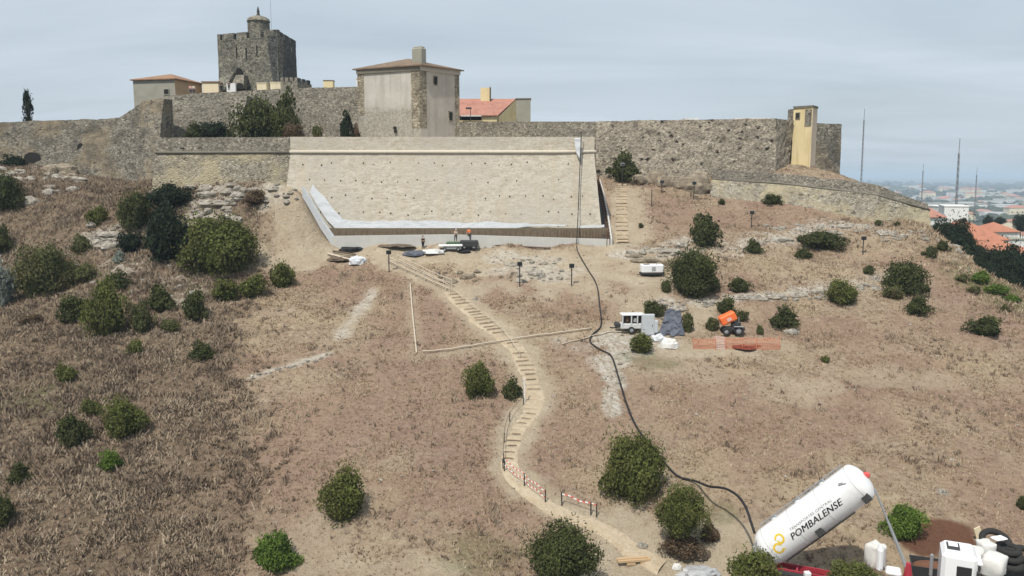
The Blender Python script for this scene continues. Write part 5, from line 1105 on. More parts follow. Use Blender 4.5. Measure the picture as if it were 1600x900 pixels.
R_('pale stone under the dark bush right of the orange dumper', 1236, 515, 26, 12); R_('squarish white stone alone on the slope behind the truck', 1473, 766, 18, 10); R_('white stone right of the path top on the slope', 743, 465, 10, 9); R_('white stone beside the path end near the timber beam', 1004, 849, 18, 8)
R_('rubble rock left in the grey rubble patch below the footing', 800, 410, 22, 9); R_('rubble rock in the middle of the grey rubble patch', 838, 425, 26, 9); R_('rubble rock low in the grey rubble patch', 815, 436, 20, 7); R_('dark brown rock beside the top railing', 700, 437, 30, 9, True); R_('tan rock right of the railing', 730, 430, 24, 9, True)
R_('pale stone heap right of the blue grey tarpaulin top', 1060, 478, 28, 10); R_('pale stone at the foot of the big round evergreen', 1110, 470, 20, 7)
def cluster(label, px, py, wpx, hpx, n, smin, smax, tan=False, group=None, seed=0):
    g = random.Random(seed+91)
    for i in range(n):
        a = g.uniform(-1, 1); b = g.uniform(-1, 1); s_ = g.uniform(smin, smax)
        rock(label, px+a*wpx/2, py+b*hpx/2, s_, s_*g.uniform(.35, .7), tan, group or label.split(' in the ')[-1] if ' in the ' in label else label, sink=.4)
for a in (('broken pale rock in the outcrop under the old bastion wall', 335, 315, 84, 56, 30, 8, 26), ('broken tan rock in the outcrop under the left curtain wall arches', 110, 262, 80, 40, 22, 6, 20, True), ('pale rock in the outcrop beside the thicket on the left flank', 168, 370, 60, 50, 22, 8, 24),
          ('pale broken stone in the strip under the old bastion toward the footing', 430, 300, 70, 30, 16, 5, 12), ('grey stone in the rubble patch below the footing', 835, 418, 90, 34, 26, 5, 13), ('brown stone in the rubble beside the railing', 715, 432, 70, 20, 14, 5, 13, True),
          ('pale stone in the ledge above the small white machine', 1030, 392, 100, 18, 20, 5, 14), ('pale stone in the rocky strip under the low bastion', 1290, 358, 190, 18, 30, 5, 13), ('pale stone in the rubble at the right end of the hilltop', 1410, 368, 80, 16, 18, 5, 11),
          ('flat pale stone in the long white band below the shoulder bush', 1215, 462, 150, 10, 24, 6, 15), ('pale stone in the scatter around the big round evergreen foot', 1070, 474, 90, 14, 16, 4, 11), ('pale stone in the light diagonal streak of the left slope', 455, 570, 120, 4, 14, 4, 9),
          ('brown rubble stone in the bank under the yellow tower', 1225, 252, 90, 16, 18, 5, 15, True), ('pale rock in the broken ground below the left curtain wall', 70, 275, 150, 50, 24, 7, 22), ('pale stone in the scrub of the left flank', 240, 440, 260, 60, 18, 4, 12),
          ('tan boulder in the broken foot of the pitted rampart', 1045, 272, 120, 20, 20, 14, 42, True), ('white stone in the gap left of the shoulder bush', 1358, 438, 36, 26, 9, 5, 13)):
    if 'diagonal' in a[0]:
        for i in range(14): t = i/13; rock(a[0], 395+t*125+random.uniform(-3, 3), 589-t*38+random.uniform(-3, 3), random.uniform(4, 10), random.uniform(2, 5), False, 'stones of the diagonal streak', sink=.4)
    else: cluster(*a, seed=int(a[1]))
g_ = np.random.default_rng(5)   # loose stones, too many to count
vs, fs, cnt = [], [], 0; iv, jf = ICO2
pts_ = []
for _ in range(5200):
    x, y = g_.uniform(-60, 62), g_.uniform(46, 138)
    if abs(x) > .66*y or infort(np.array(x), np.array(y)): continue
    p_ = .10+.9*float(samp(white, x, y))+.25*float(samp(bare, x, y))
    if g_.random() < p_: pts_.append((x, y, float(samp(white, x, y))))
iv1, jf1 = ico(1)
for x, y, w_ in pts_:
    s_ = g_.uniform(.05, .13)*(1+1.6*w_*g_.random()); q = iv1*(1+.3*g_.normal(size=(len(iv1), 1)))*np.array([s_*1.3, s_, s_*.7]); a = g_.uniform(0, 6.28); q = q @ np.array([[math.cos(a), math.sin(a), 0], [-math.sin(a), math.cos(a), 0], [0, 0, 1]])
    vs.append(q+np.array([x, y, h(x, y)+s_*.3])); fs.append(jf1+cnt); cnt += len(iv1)
o = np_mesh('loose_stones', np.concatenate(vs), np.concatenate(fs), M['rock']); tag(o, 'small pale loose stones strewn over the hillside', 'stones', kind='stuff')
# ------------------------------------------------------------------ site objects
def post_rail(label, pts_px, rails, pr, m_post, m_rail, name, cat, spacing=2.2, ht=1.0, group=None, rr=.05, stripes=False, band=0):
    g3 = gl(pts_px); rp_, s_ = resample(g3, .4); r = empty(name, rp_[0], label, cat, group); L = 0; last = -9; o0 = rp_[0]
    tops = []
    for i, p in enumerate(rp_):
        if i: L += (rp_[i]-rp_[i-1]).length
        z = h(p.x, p.y); tops.append(Vector((p.x, p.y, z)))
        if L-last >= spacing or i == len(rp_)-1:
            last = L; rel(MB().tube([(p.x, p.y, z-.1), (p.x+random.uniform(-.04, .04), p.y, z+ht)], pr, 6).build('post', m_post), r)
    for rz in rails:
        if band:
            mb = MB(); k = 0
            for a, b in zip(tops[:-1], tops[1:]):
                for q in range(2):
                    u, v = a.lerp(b, q/2), a.lerp(b, (q+1)/2); mb.cur = k % 2; k += 1
                    sag = .08*math.sin(k*.7)
                    mb.add([(u.x, u.y, u.z+rz-band/2+sag), (v.x, v.y, v.z+rz-band/2+sag), (v.x, v.y+.02, v.z+rz+band/2+sag), (u.x, u.y+.02, u.z+rz+band/2+sag)], [(0, 1, 2, 3)])
            rel(mb.build('striped_tape', [M['whitetape'], M['redtape']]), r)
        else:
            mb = MB(); mb.tube([t+Vector((0, 0, rz+.02*math.sin(i))) for i, t in enumerate(tops)], rr, 5); rel(mb.build('rail', m_rail), r)
    return r
post_rail('pale two rail timber railing at the top of the winding path, front side', [(606, 412), (655, 436), (703, 458)], (.5, 1.0), .06, M['wood_pale'], M['wood_pale'], 'railing', 'railing', 1.8, 1.05, rr=.055)
post_rail('pale two rail timber railing at the top of the winding path, rear side', [(622, 411), (665, 432), (706, 450)], (.5, 1.0), .06, M['wood_pale'], M['wood_pale'], 'railing', 'railing', 1.8, 1.05, rr=.055)
post_rail('thin pale rope line following the upper right side of the log path', [(706, 458), (742, 488), (780, 518), (812, 560)], (.75,), .035, M['wood_pale'], M['wood_pale'], 'rope_line', 'rope barrier', 3.0, .9, rr=.03)
post_rail('dark rope line along the left of the lower log path', [(818, 632), (800, 652), (789, 680), (786, 733)], (.7,), .04, M['metal_dark'], M['bark'], 'rope_line', 'rope barrier', 3.0, .85, rr=.025)
post_rail('red and white striped double tape barrier at the foot of the log path', [(788, 737), (815, 757), (840, 778), (852, 786)], (.5, .95), .05, M['metal_dark'], M['whitetape'], 'tape_barrier', 'tape barrier', 2.2, 1.05, band=.10)
post_rail('red and white striped single tape barrier, lower right stretch', [(878, 790), (905, 798), (932, 808)], (.85,), .05, M['metal_dark'], M['whitetape'], 'tape_barrier', 'tape barrier', 2.2, 1.0, band=.09)
def pole(label, top, Yref, base_px, name='white_post', cat='post', m='whitetape', r_=.05):
    g = G(*base_px); t = P(top[0], top[1], g.y); return tag(MB().tube([g-Vector((0, 0, .2)), (t.x, t.y, max(t.z, g.z+.8))], r_, 6).build(name, M[m]), label, cat)
pole('white post standing at the right of the small dark bush beside the path', (819, 590), 0, (820, 630), r_=.06)
def groundline(label, px, r_, m, name, cat, lift=.06, n=5, step=.6, sag=0):
    rp_, s_ = resample(gl(px), step); pts = [Vector((p.x, p.y, h(p.x, p.y)+lift)) for p in rp_]; o = MB().tube(pts, r_, n).build(name, m, None, True); return tag(o, label, cat)
groundline('pale pipe running straight down the slope left of the log path', [(641, 445), (645, 495), (651, 553)], .09, M['wood_pale'], 'pipe', 'pipe', .15)
groundline('long thin pale pipe crossing the log path nearly level', [(660, 552), (740, 543), (806, 532), (870, 523), (925, 516)], .075, M['wood_pale'], 'pipe', 'pipe', .25)
groundline('short pale pipe running into the compressor yard', [(878, 540), (930, 525), (985, 520)], .06, M['wood_pale'], 'pipe', 'pipe', .15)
# black pump hose: down the wall, across the slope, to the tank
hp = [P(908, 209, 117.4), P(908, 219, 117.2), P(907, 240, 117.2), P(905, 290, 116.7), P(903, 340, 115.6), P(902, 362, 113.0), P(901, 384, 112.7)]
hp += [Vector((q.x, q.y, q.z+.12)) for q in gl([(903, 395), (917, 420), (932, 446), (937, 480), (939, 510), (926, 524), (922, 536), (938, 548), (955, 558), (966, 590), (978, 630), (994, 668), (1018, 700), (1045, 733), (1062, 748)])]
g1 = G(1085, 757); hp += [g1+Vector((0, 0, .3))]
hp += [P(1108, 760, 58.5), P(1132, 763, 57), P(1152, 774, 55.5), P(1165, 792, 54.2), P(1172, 812, 53.3), P(1179, 833, 52.4)]
hs, _ = resample(hp, .5)
for p in hs[6:]:
    if p.y > 60 and p.y < 112.5: p.z = max(p.z, h(p.x, p.y)+.1)
tag(MB().tube(hs, .1, 7, rs=[.055+.035*min(1, i/120) for i in range(len(hs))]).build('pump_hose', M['rubber'], None, True), 'long black pump hose running from the wall top down the slope to the tank truck', 'hose')
r = empty('hose_stand', (P(908, 215, 118.8).x, 118.9, Z_TOP), 'small dark stand with crossbar holding the hose on the parapet', 'stand')
q = P(908, 213, 118.9); rel(MB().tube([(q.x, q.y, Z_TOP-.1), (q.x, q.y, Z_TOP+.75)], .07, 6).build('mast', M['metal_dark']), r); rel(MB().tube([(q.x-.75, q.y, Z_TOP+.55), (q.x+.75, q.y, Z_TOP+.6)], .05, 6).build('crossbar', M['metal_dark']), r)
def cloth(nm, a, b, c_, d_, m, label, cat, amp=.15, n=12, thick=.03, seed=0, kind_parent=None):
    """rippled sheet between four corners (bottom-left, bottom-right, top-right, top-left)"""
    vs = []
    for i in range(n+1):
        for j in range(n+1):
            u, v = i/n, j/n; p = (a*(1-u)+b*u)*(1-v)+(d_*(1-u)+c_*u)*v; f_ = amp*float(fbm(p.x*1.5, p.z*1.5+p.y, seed, 3, seed+2)); vs.append((p.x+f_*.5, p.y+f_, p.z+f_*.6))
    ii = np.arange((n+1)**2).reshape(n+1, n+1); F = np.stack([ii[:-1, :-1], ii[1:, :-1], ii[1:, 1:], ii[:-1, 1:]], -1).reshape(-1, 4)
    o = np_mesh(nm, vs, F, m, smooth=True); md = o.modifiers.new('s', 'SOLIDIFY'); md.thickness = thick
    if label: tag(o, label, cat)
    return o
cloth('protective_sheet', P(900, 238, 117.3), P(908, 251, 117.2), P(907, 215, 117.3), P(897, 216, 117.4), M['plast_white'], 'white plastic sheet protecting the parapet beside the black hose', 'sheet', .12, 10, seed=4)
def heap(label, px, py, wpx, hpx, m, name, cat, seed=1, rough_=.35, steep=.55, group=None, base=None, dep_f=.7):
    g = base or G(px, py+hpx*.45); dep = g.y*CT-g.z*ST; sx = wpx*dep/FPX/2; sz = hpx*dep/FPX*.85; v, f = ICO3; q = v.copy()
    top = np.sign(q[:, 2])*np.abs(q[:, 2])**steep; r_ = 1+rough_*fbm(q[:, 0]*2+seed, q[:, 1]*2, q[:, 2]*2, 4, seed)
    q = np.stack([q[:, 0]*sx, q[:, 1]*sx*dep_f, np.maximum(top, -.1)*sz], 1)*r_[:, None]
    o = np_mesh(name, q, f, m, smooth=False); o.location = g; return tag(o, label, cat, group)
# lamp posts
for i, (px, pt, pb, lb) in enumerate(((608, 394, 425, 'dark floodlight on a post at the top left end of the timber railing'), (812, 412, 448, 'dark floodlight on a post in the grey rubble patch'), (893, 415, 447, 'dark floodlight on a post left of the black hose bend'),
        (1084, 286, 312, 'dark floodlight on a post right of the large tan boulder'), (1034, 284, 302, 'thin dark floodlight post directly left of the large tan boulder'), (1018, 296, 323, 'slim dark post in front of the boulders'), (1174, 332, 356, 'dark floodlight on a post above the small bush on the right slope'),
        (972, 257, 290, 'pale headed lamp post in front of the dark rampart bush'), (1348, 372, 398, 'thin lamp post below the end of the low bastion'))):
    g = G(px, pb); t = P(px, pt, g.y); r = empty('floodlight_post', g, lb, 'lamp post', 'floodlight posts on the slope')
    hh = t.z-g.z; MB().tube([(0, 0, -.2), (0, 0, hh)], .07, 6).build('post', M['metal_dark'], r)
    if i not in (5,):
        MB().box((0, -.08, hh), (.62, .32, .5), bev=.05).build('lamp_head', M['metal_grey'] if i == 7 else M['metal_dark'], r); MB().box((0, -.26, hh), (.46, .03, .34)).build('lens', M['glass_dark'], r)
# masts
def mast(label, px, ptop, pbase, Y, wbot, lean=0, dishes=0):
    t = P(px+lean, ptop, Y); b = P(px, pbase, Y); b.z = min(b.z, h(b.x, b.y)); r = empty('radio_mast', b, label, 'mast', 'lattice radio masts')
    H = t.z-b.z; mb = MB(); w_ = wbot/2; segs = max(8, int(H/(wbot*2.0)))
    for k in range(3):
        a = k*2.094; mb.tube([(math.cos(a)*w_, math.sin(a)*w_, 0), (math.cos(a)*w_*.45+(t.x-b.x), math.sin(a)*w_*.45, H*.93)], wbot*.085, 4)
    for i in range(segs):
        z0, z1 = i/segs*H*.93, (i+1)/segs*H*.93; s0 = w_*(1-.55*i/segs); s1 = w_*(1-.55*(i+1)/segs)
        for k in range(3):
            a, c_ = k*2.094, (k+1)*2.094; mb.tube([(math.cos(a)*s0+(t.x-b.x)*i/segs, math.sin(a)*s0, z0), (math.cos(c_)*s1+(t.x-b.x)*(i+1)/segs, math.sin(c_)*s1, z1)], wbot*.05, 3)
    mb.build('lattice', M['mast'], r); MB().tube([(t.x-b.x, 0, H*.93), (t.x-b.x, 0, H)], wbot*.10, 5).build('antenna', M['mast'], r)
    for k in range(dishes): MB().tube([(wbot*.6, -.2, H*(.5+.11*k)), (wbot*.6, -.9, H*(.5+.11*k))], wbot*.4, 10).build('dish_antenna', M['metal_grey'], r)
    return r
mast('slender lattice mast rising behind the low bastion, nearest of the masts', 1346, 170, 300, 230, .62, 5); mast('tallest lattice mast right of the bastion, above the white block', 1497, 216, 340, 420, 1.7, 3, 3)
mast('faint thin mast between the two large masts', 1443, 256, 296, 900, 1.9, 0); mast('short faint mast with a round head, rightmost of the masts', 1526, 262, 302, 800, 1.8, 1, 1)
# ------------------------------------------------------------------ people
def person(label, foot, ht=1.72, top='cl_dark', legs='cl_dark', lean=0.0, helmet=None, yaw=0.0, armf=.25):
    s = ht/1.75; r = empty('person', foot, label, 'person', None, yaw)
    V_ = [(0, 0, .98), (0, 0, 1.22), (0, 0, 1.42), (0, 0, 1.52), (0, -.01, 1.62), (0, 0, 1.72), (.19, 0, 1.42), (.25, -.06, 1.14), (.23, -.06-armf, .95), (.22, -.10-armf*1.25, .88), (-.19, 0, 1.42), (-.25, -.05, 1.14), (-.22, -.05-armf*.7, .92), (-.21, -.09-armf*.9, .85),
          (.10, 0, .92), (.12, -.03, .50), (.13, .03, .09), (.13, -.14, .05), (-.10, 0, .92), (-.13, .03, .50), (-.14, .06, .09), (-.14, -.10, .05)]
    E_ = [(0, 1), (1, 2), (2, 3), (3, 4), (4, 5), (2, 6), (6, 7), (7, 8), (8, 9), (2, 10), (10, 11), (11, 12), (12, 13), (0, 14), (14, 15), (15, 16), (16, 17), (0, 18), (18, 19), (19, 20), (20, 21)]
    R = [.14, .13, .15, .06, .09, .085, .07, .05, .035, .03, .07, .05, .035, .03, .10, .07, .045, .04, .10, .07, .045, .04]
    def skin(nm, idx, m, grow=1.0):
        me = bpy.data.meshes.new(nm); mp_ = {k: i for i, k in enumerate(idx)}
        vv = []
        for k in idx: x, y, z = V_[k]; vv.append((x*s, (y-lean*max(0, z-.9))*s, z*s))
        me.from_pydata(vv, [(mp_[a], mp_[b]) for a, b in E_ if a in mp_ and b in mp_], []); o = bpy.data.objects.new(nm, me); C.objects.link(o)
        md = o.modifiers.new('skin', 'SKIN'); sv = me.skin_vertices[0].data if me.skin_vertices else None
        if sv is None:
            import bmesh
            bm = bmesh.new(); bm.from_mesh(me); lay = bm.verts.layers.skin.verify(); bm.to_mesh(me); bm.free(); sv = me.skin_vertices[0].data
        for i, k in enumerate(idx): sv[i].radius = (R[k]*s*grow, R[k]*s*grow); sv[i].use_root = (i == 0)
        sb = o.modifiers.new('s', 'SUBSURF'); sb.levels = 1; sb.render_levels = 1
        dg = bpy.context.evaluated_depsgraph_get(); ev = o.evaluated_get(dg); m2 = bpy.data.meshes.new_from_object(ev); bpy.data.objects.remove(o)
        o = bpy.data.objects.new(nm, m2); C.objects.link(o); m2.materials.clear(); m2.materials.append(m); m2.polygons.foreach_set('use_smooth', [True]*len(m2.polygons)); o.parent = r; return o
    skin('body', list(range(22)), M['skin']); skin('shirt', [0, 1, 2, 6, 7, 10, 11], M[top], 1.12); skin('trousers', [0, 14, 15, 16, 18, 19, 20], M[legs], 1.14)
    v, f = ICO2; hz = (1.69)*s; q = v*np.array([.095, .11, .10])*s; q[:, 2] = np.maximum(q[:, 2], -.02*s); q = q+np.array([0, (.012-lean*.8)*s, hz+.01])
    np_mesh('helmet' if helmet else 'hair', q, f, M[helmet or 'hair'], r, smooth=True); return r
gp = G(661, 389); person('standing person in dark clothes in front of the concrete footing', gp, 1.78, 'cl_dark', 'cl_dark', 0, None, 2.6, .12)
gp = G(712, 389)+Vector((0, .3, .95)); person('worker in cream shirt bending over the green machine', Vector((gp.x, gp.y, gp.z)), 1.72, 'cl_cream', 'cl_dark', .25, 'paint_white', .4); gp = G(733, 389)+Vector((0, .3, 1.12)); person('worker in orange vest beside the dark machine', gp, 1.75, 'cl_orange', 'cl_dark', .15, None, -.5, .3)
gp = G(743, 389); person('second worker in red orange jacket, right of the first orange vest', gp+Vector((.3, .4, 0)), 1.72, 'cl_orange', 'cl_blue', .0, None, .8, .2)
for px, lb, tp_ in ((298, 'visitor in pink on the wall walk before the ochre house', 'cl_pink'), (303, 'visitor in pale shirt on the wall walk right of the pink visitor', 'cl_cream')):
    q = P(px, 146, 153); person(lb, Vector((q.x, 153, q.z-.2)), 1.7, tp_, 'cl_blue', 0, None, .3, .1)
for px, lb, tp_ in ((345, 'dark visitor standing by the stair wall of the keep', 'cl_dark'), (358, 'dark visitor in front of the small white wall under the keep', 'cl_dark')):
    q = P(px, 141, 160); person(lb, Vector((q.x, 160, q.z-.1)), 1.7, tp_, 'cl_dark', 0, None, .3, .1)
boxy('w', [(0, 0)]*4, 0, 0, M['dark']); bpy.data.objects.remove([o for o in bpy.data.objects if o.name == 'w'][0])
# ------------------------------------------------------------------ machines
def root_at(name, px, py, label, cat, rz=0, base=None):
    g = base or G(px, py); return empty(name, g, label, cat, None, rz)
def wheel(parent, x, y, z, r_, w_, axis='y', hub='metal_grey'):
    v = Vector((0, w_/2, 0)) if axis == 'y' else Vector((w_/2, 0, 0)); c = Vector((x, y, z))
    mb = MB(); n = 18; d1 = Vector((1, 0, 0)) if axis == 'y' else Vector((0, 1, 0)); d2 = Vector((0, 0, 1)); prof = [(-1, .62), (-1, .9), (-.8, 1), (.8, 1), (1, .9), (1, .62)]; vs = []
    for o_, q in prof:
        for k in range(n): a = 2*math.pi*k/n; vs.append(c+v*o_+(d1*math.cos(a)+d2*math.sin(a))*r_*q)
    fs = [(i*n+k, i*n+(k+1) % n, (i+1)*n+(k+1) % n, (i+1)*n+k) for i in range(5) for k in range(n)]+[(5*n+k, 5*n+(k+1) % n, (k+1) % n, k) for k in range(n)]
    mb.add(vs, fs); w0 = mb.build('wheel', M['tyre'], parent)
    mb = MB(); mb.tube([c-v*.75, c-v*.5, c+v*.5, c+v*.75], r_*.6, 12, rs=[r_*.25, r_*.62, r_*.62, r_*.25]); mb.build('hub', M[hub], w0); return w0
# white compressor with open side
r = root_at('air_compressor', 986, 519, 'white towable air compressor with open dark side panel, left of the grey panel', 'compressor', .05)
MB().box((0, 0, .75), (2.5, 1.3, .55), bev=.06).build('lower_body', M['paint_dirty'], r); MB().box((.1, 0, 1.98), (2.5, 1.45, .14), bev=.05).build('canopy_top', M['paint_white'], r)
for x in (-1.05, -.1, .55, 1.2): MB().box((x, -.62, 1.45), (.12, .12, 1.0)).build('canopy_post', M['paint_white' if x > 1 else 'paint_dirty'], r)
MB().box((1.18, 0, 1.45), (.16, 1.3, 1.0)).build('end_panel', M['paint_white'], r); MB().box((.05, .2, 1.42), (2.0, .8, .75), bev=.08).build('engine', M['metal_dark'], r)
MB().tube([(-.5, -.3, 1.2), (-.5, -.3, 1.75)], .16, 8).build('filter', M['rust'], r); MB().tube([(.35, -.35, 1.2), (.35, -.35, 1.6)], .2, 8).build('tank', M['paint_grey'], r)
MB().tube([(-1.2, 0, .6), (-2.0, 0, .5), (-2.3, 0, .55)], .09, 6).build('drawbar', M['metal_dark'], r); MB().box((-1.5, 0, .85), (.6, 1.1, .5), bev=.1).build('hood', M['metal_dark'], r)
wheel(r, -.1, -.75, .36, .36, .22); wheel(r, -.1, .75, .36, .36, .22)
r = root_at('cabinet_panel', 1012, 524, 'tall light grey sheet metal cabinet between compressor and tarpaulin', 'cabinet', .1)
MB().box((0, 0, 1.15), (1.35, .5, 2.3), bev=.04).build('body', M['plast_grey'], r); MB().box((0, -.27, 1.15), (1.15, .04, 2.05), bev=.01).build('door', M['plast_grey'], r); MB().box((.85, -.1, .95), (.5, .35, 1.4), bev=.1).build('side_box', M['plast_grey'], r); MB().box((.42, -.31, 1.1), (.05, .05, .25)).build('handle', M['metal_dark'], r)
g = G(1048, 524); cloth('tarpaulin', g+Vector((-1.4, -.3, .05)), g+Vector((1.4, -.3, .05)), g+Vector((1.2, 1.2, 2.6)), g+Vector((-.3, 1.2, 2.7)), M['tarp'], 'dark blue grey crumpled tarpaulin hanging right of the grey cabinet', 'tarpaulin', .45, 30, seed=3)
heap('heap of white cement sacks in front of the tarpaulin', 1046, 535, 28, 16, M['bag'], 'sack_heap', 'sacks', 3, .5); heap('small pile of white debris below the grey cabinet', 1028, 527, 22, 10, M['plast_white'], 'debris_pile', 'debris', 5, .6)
# orange tilted dumper
r = root_at('tipping_dumper', 1141, 522, 'small orange dumper with its skip tipped up on a dark chassis', 'dumper', -.05)
Mx = Matrix.Rotation(math.radians(-27), 3, 'Y')
MB().box((-.35, 0, 1.75), (1.75, 1.3, .95), M=Mx, bev=.12).build('skip', M['orange'], r); MB().box((-.30, -.68, 1.7), (.5, .03, .35), M=Mx).build('pale_plate', M['net_pink'], r)
MB().box((.3, 0, .62), (2.3, .9, .35), bev=.06).build('chassis', M['metal_dark'], r); MB().box((.55, 0, 1.05), (.95, .85, .6), bev=.08).build('engine', M['metal_dark'], r); MB().tube([(.9, .2, 1.1), (.9, .2, 1.8)], .05, 6).build('exhaust', M['metal_grey'], r)
for x, q in ((-.55, .38), (.75, .48)):
    for y in (-.6, .6): wheel(r, x, y, q, q, .3)
MB().box((.7, -.78, .95), (1.0, .25, .08), bev=.03).build('mudguard', M['metal_grey'], r)
# small white machine near the ledge
r = root_at('hydraulic_unit', 1018, 431, 'small white boxed machine on dark skids under the rock ledge', 'machine', .08)
MB().box((0, 0, .95), (2.8, 1.3, 1.05), bev=.12).build('hood', M['paint_white'], r); MB().box((0, 0, .33), (2.9, 1.2, .2)).build('skid', M['metal_dark'], r); MB().box((-.75, -.3, 1.495), (.7, .5, .05)).build('vent', M['metal_dark'], r); MB().box((.1, -.67, .95), (.5, .04, .5)).build('side_grille', M['paint_grey'], r)
MB().tube([(-1.3, -.5, .3), (-1.6, -.6, .25), (-2, -.5, .2)], .06, 5).build('tow_eye', M['metal_dark'], r)
# machine by the footing
r = root_at('dark_loader', 720, 389, 'low dark green loader with workers, before the concrete footing', 'loader', 0)
MB().box((1.1, .2, .75), (2.4, 1.5, .85), bev=.1).build('body', M['metal_dark'], r); MB().box((-.9, .5, .7), (2.2, 1.0, .5), bev=.12).build('boom', M['green_paint'], r); MB().tube([(-.2, 0, 1.1), (.2, -.2, .6), (.5, -.4, .15)], .09, 6).build('arm', M['metal_grey'], r); wheel(r, .5, -.4, .35, .35, .25); wheel(r, 1.8, -.4, .35, .35, .25)
r = root_at('white_flatbed', 704, 392, 'low white flat panel trolley left of the dark loader', 'trolley', .12); MB().box((0, 0, .75), (3.2, 1.2, .22), bev=.05).build('deck', M['paint_white'], r); MB().box((.2, 0, .45), (2.4, .9, .35)).build('frame', M['metal_grey'], r); wheel(r, -.8, -.5, .25, .25, .18); wheel(r, 1.0, -.5, .25, .25, .18)
for i, (px, py, w_, h_, m, nm, lb) in enumerate(((549, 388, 38, 7, 'rubber', 'pipe_bundle', 'dark coiled pipes lying left of the footing corner'), (532, 403, 40, 6, 'bark', 'plank_pile', 'dark planks piled at the left end of the work bench'), (558, 406, 26, 13, 'plast_white', 'crumpled_sheet', 'crumpled white sheet on the bank left of the railing top'),
        (650, 395, 34, 7, 'tarp', 'rubble_sacks', 'dark grey sacks right of the railing top'), (678, 392, 34, 7, 'paint_dirty', 'sheet_stack', 'pale grey stacked sheets below the white trolley'), (620, 383, 50, 4, 'bark', 'dark_mound', 'flat dark mound along the foot of the concrete footing'), (725, 392, 24, 4, 'cl_dark', 'timber_stack', 'flat dark timbers below the dark loader'))):
    heap(lb, px, py, w_, h_, M[m], nm, 'site material', i+20, .5, .6)
for i, (a, b, lb) in enumerate((((512, 399), (560, 411), 'long pale plank on the left end of the work bench'), ((520, 395), (556, 400), 'short brown plank above the long pale plank'), ((770, 386), (860, 390), 'thin dark plank lying along the right part of the footing foot'))):
    g1, g2 = G(*a), G(*b); tag(MB().tube([g1+Vector((0, 0, .25)), g2+Vector((0, 0, .2))], .12, 4).build('plank', M['wood_pale' if i == 0 else 'bark']), lb, 'plank', 'planks on the work bench')
# orange netting fence lying along a strip
def netstrip(name, a, b, ht, m, parent, hole=True, sag=.1, lean=.5):
    A_, B_ = G(*a), G(*b); n = max(6, int((B_-A_).length/.22)); mb = MB(); rows = 7; pts = []
    for i in range(n+1):
        p = A_.lerp(B_, i/n); z = h(p.x, p.y); t_ = ht*(1-sag*abs(math.sin(i*.31))); pts.append([(p.x, p.y+lean*k/rows+.05*math.sin(i), z+t_*k/rows+.03) for k in range(rows+1)])
    for k in range(rows+1): mb.tube([pts[i][k] for i in range(n+1)], .028 if 0 < k < rows else .04, 3)
    for i in range(0, n+1): mb.tube([pts[i][0], pts[i][rows]], .028, 3)
    o = mb.build(name, m); rel(o, parent); return o
r = root_at('barrier_netting', 1150, 546, 'strip of orange plastic barrier netting on the slope under the orange dumper', 'netting')
netstrip('orange_net', (1083, 545), (1118, 545), .95, M['net'], r); netstrip('pink_net', (1118, 545), (1134, 545), 1.2, M['net_pink'], r); netstrip('orange_net', (1134, 545), (1218, 546), 1.0, M['net'], r, lean=.9)
for px in (1118, 1134, 1160, 1182, 1218): g = G(px, 546); rel(MB().tube([g, g+Vector((0, .2, 1.5 if px == 1218 else 1.15))], .045, 5).build('stake', M['net']), r)
o = heap('dark red bunched netting inside the orange barrier strip', 1166, 541, 36, 4, M['net_dark'], 'bunched_netting', 'netting', 8, .8)
# timber beam by the yard
r = root_at('timber_beam', 990, 882, 'new pale timber beam lying on blocks beside the dirt yard', 'timber', math.radians(8))
MB().box((0, 0, .32), (2.3, .34, .18), bev=.02).build('beam', M['wood'], r); MB().box((-.1, .05, .45), (2.2, .22, .08)).build('top_board', M['wood'], r)
for x in (-.2, .65): MB().box((x, 0, .11), (.6 if x < 0 else .4, .3, .2)).build('block', M['wood'], r)
heap('grey bags and tubing piled at the bottom edge under the leafy small tree', 1092, 892, 56, 14, M['paint_grey'], 'grey_pile', 'site material', 31, .6); heap('white sack lying above the grey pile at the yard edge', 1058, 884, 14, 10, M['bag'], 'white_sack', 'sack', 32, .4); heap('black tubing in the grey pile', 1098, 893, 30, 7, M['rubber'], 'black_tubing', 'tubing', 33, .6, base=G(1098, 896)+Vector((0, -.2, .15)))
heap('dark root and brush pile right of the leafy small tree', 1088, 862, 36, 14, M['bark'], 'brush_pile', 'brush', 34, .7)
# ------------------------------------------------------------------ tank truck
YARD = -26.8
Lc = P(1207, 851, 52.0); Hc = P(1342, 753, 50.0); ax = (Hc-Lc).normalized(); TL = (Hc-Lc).length; R0 = 1.24
tc_ = -((Lc+Hc)/2).normalized(); e1 = (tc_-ax*tc_.dot(ax)).normalized(); e2 = e1.cross(ax).normalized()
fwd = Vector((ax.x, ax.y, 0)).normalized(); side = Vector((fwd.y, -fwd.x, 0))   # side faces the camera
r = empty('tank_trailer', (Lc.x, Lc.y, YARD), 'white cylindrical bulk tank semitrailer tipped up behind its truck, black lettering and yellow emblem', 'semitrailer')
def lathe(nm, prof, m, n=40, org=Lc, parent=None):
    vs = []
    for s_, q in prof:
        for k in range(n): a = 2*math.pi*k/n; vs.append(org+ax*s_+(e1*math.cos(a)+e2*math.sin(a))*q)
    fs = [(i*n+k, i*n+(k+1) % n, (i+1)*n+(k+1) % n, (i+1)*n+k) for i in range(len(prof)-1) for k in range(n)]+[tuple(range(n-1, -1, -1)), tuple(range((len(prof)-1)*n, len(prof)*n))]
    mb = MB(); mb.add([tuple(v) for v in vs], fs); return mb.build(nm, m, parent, True)
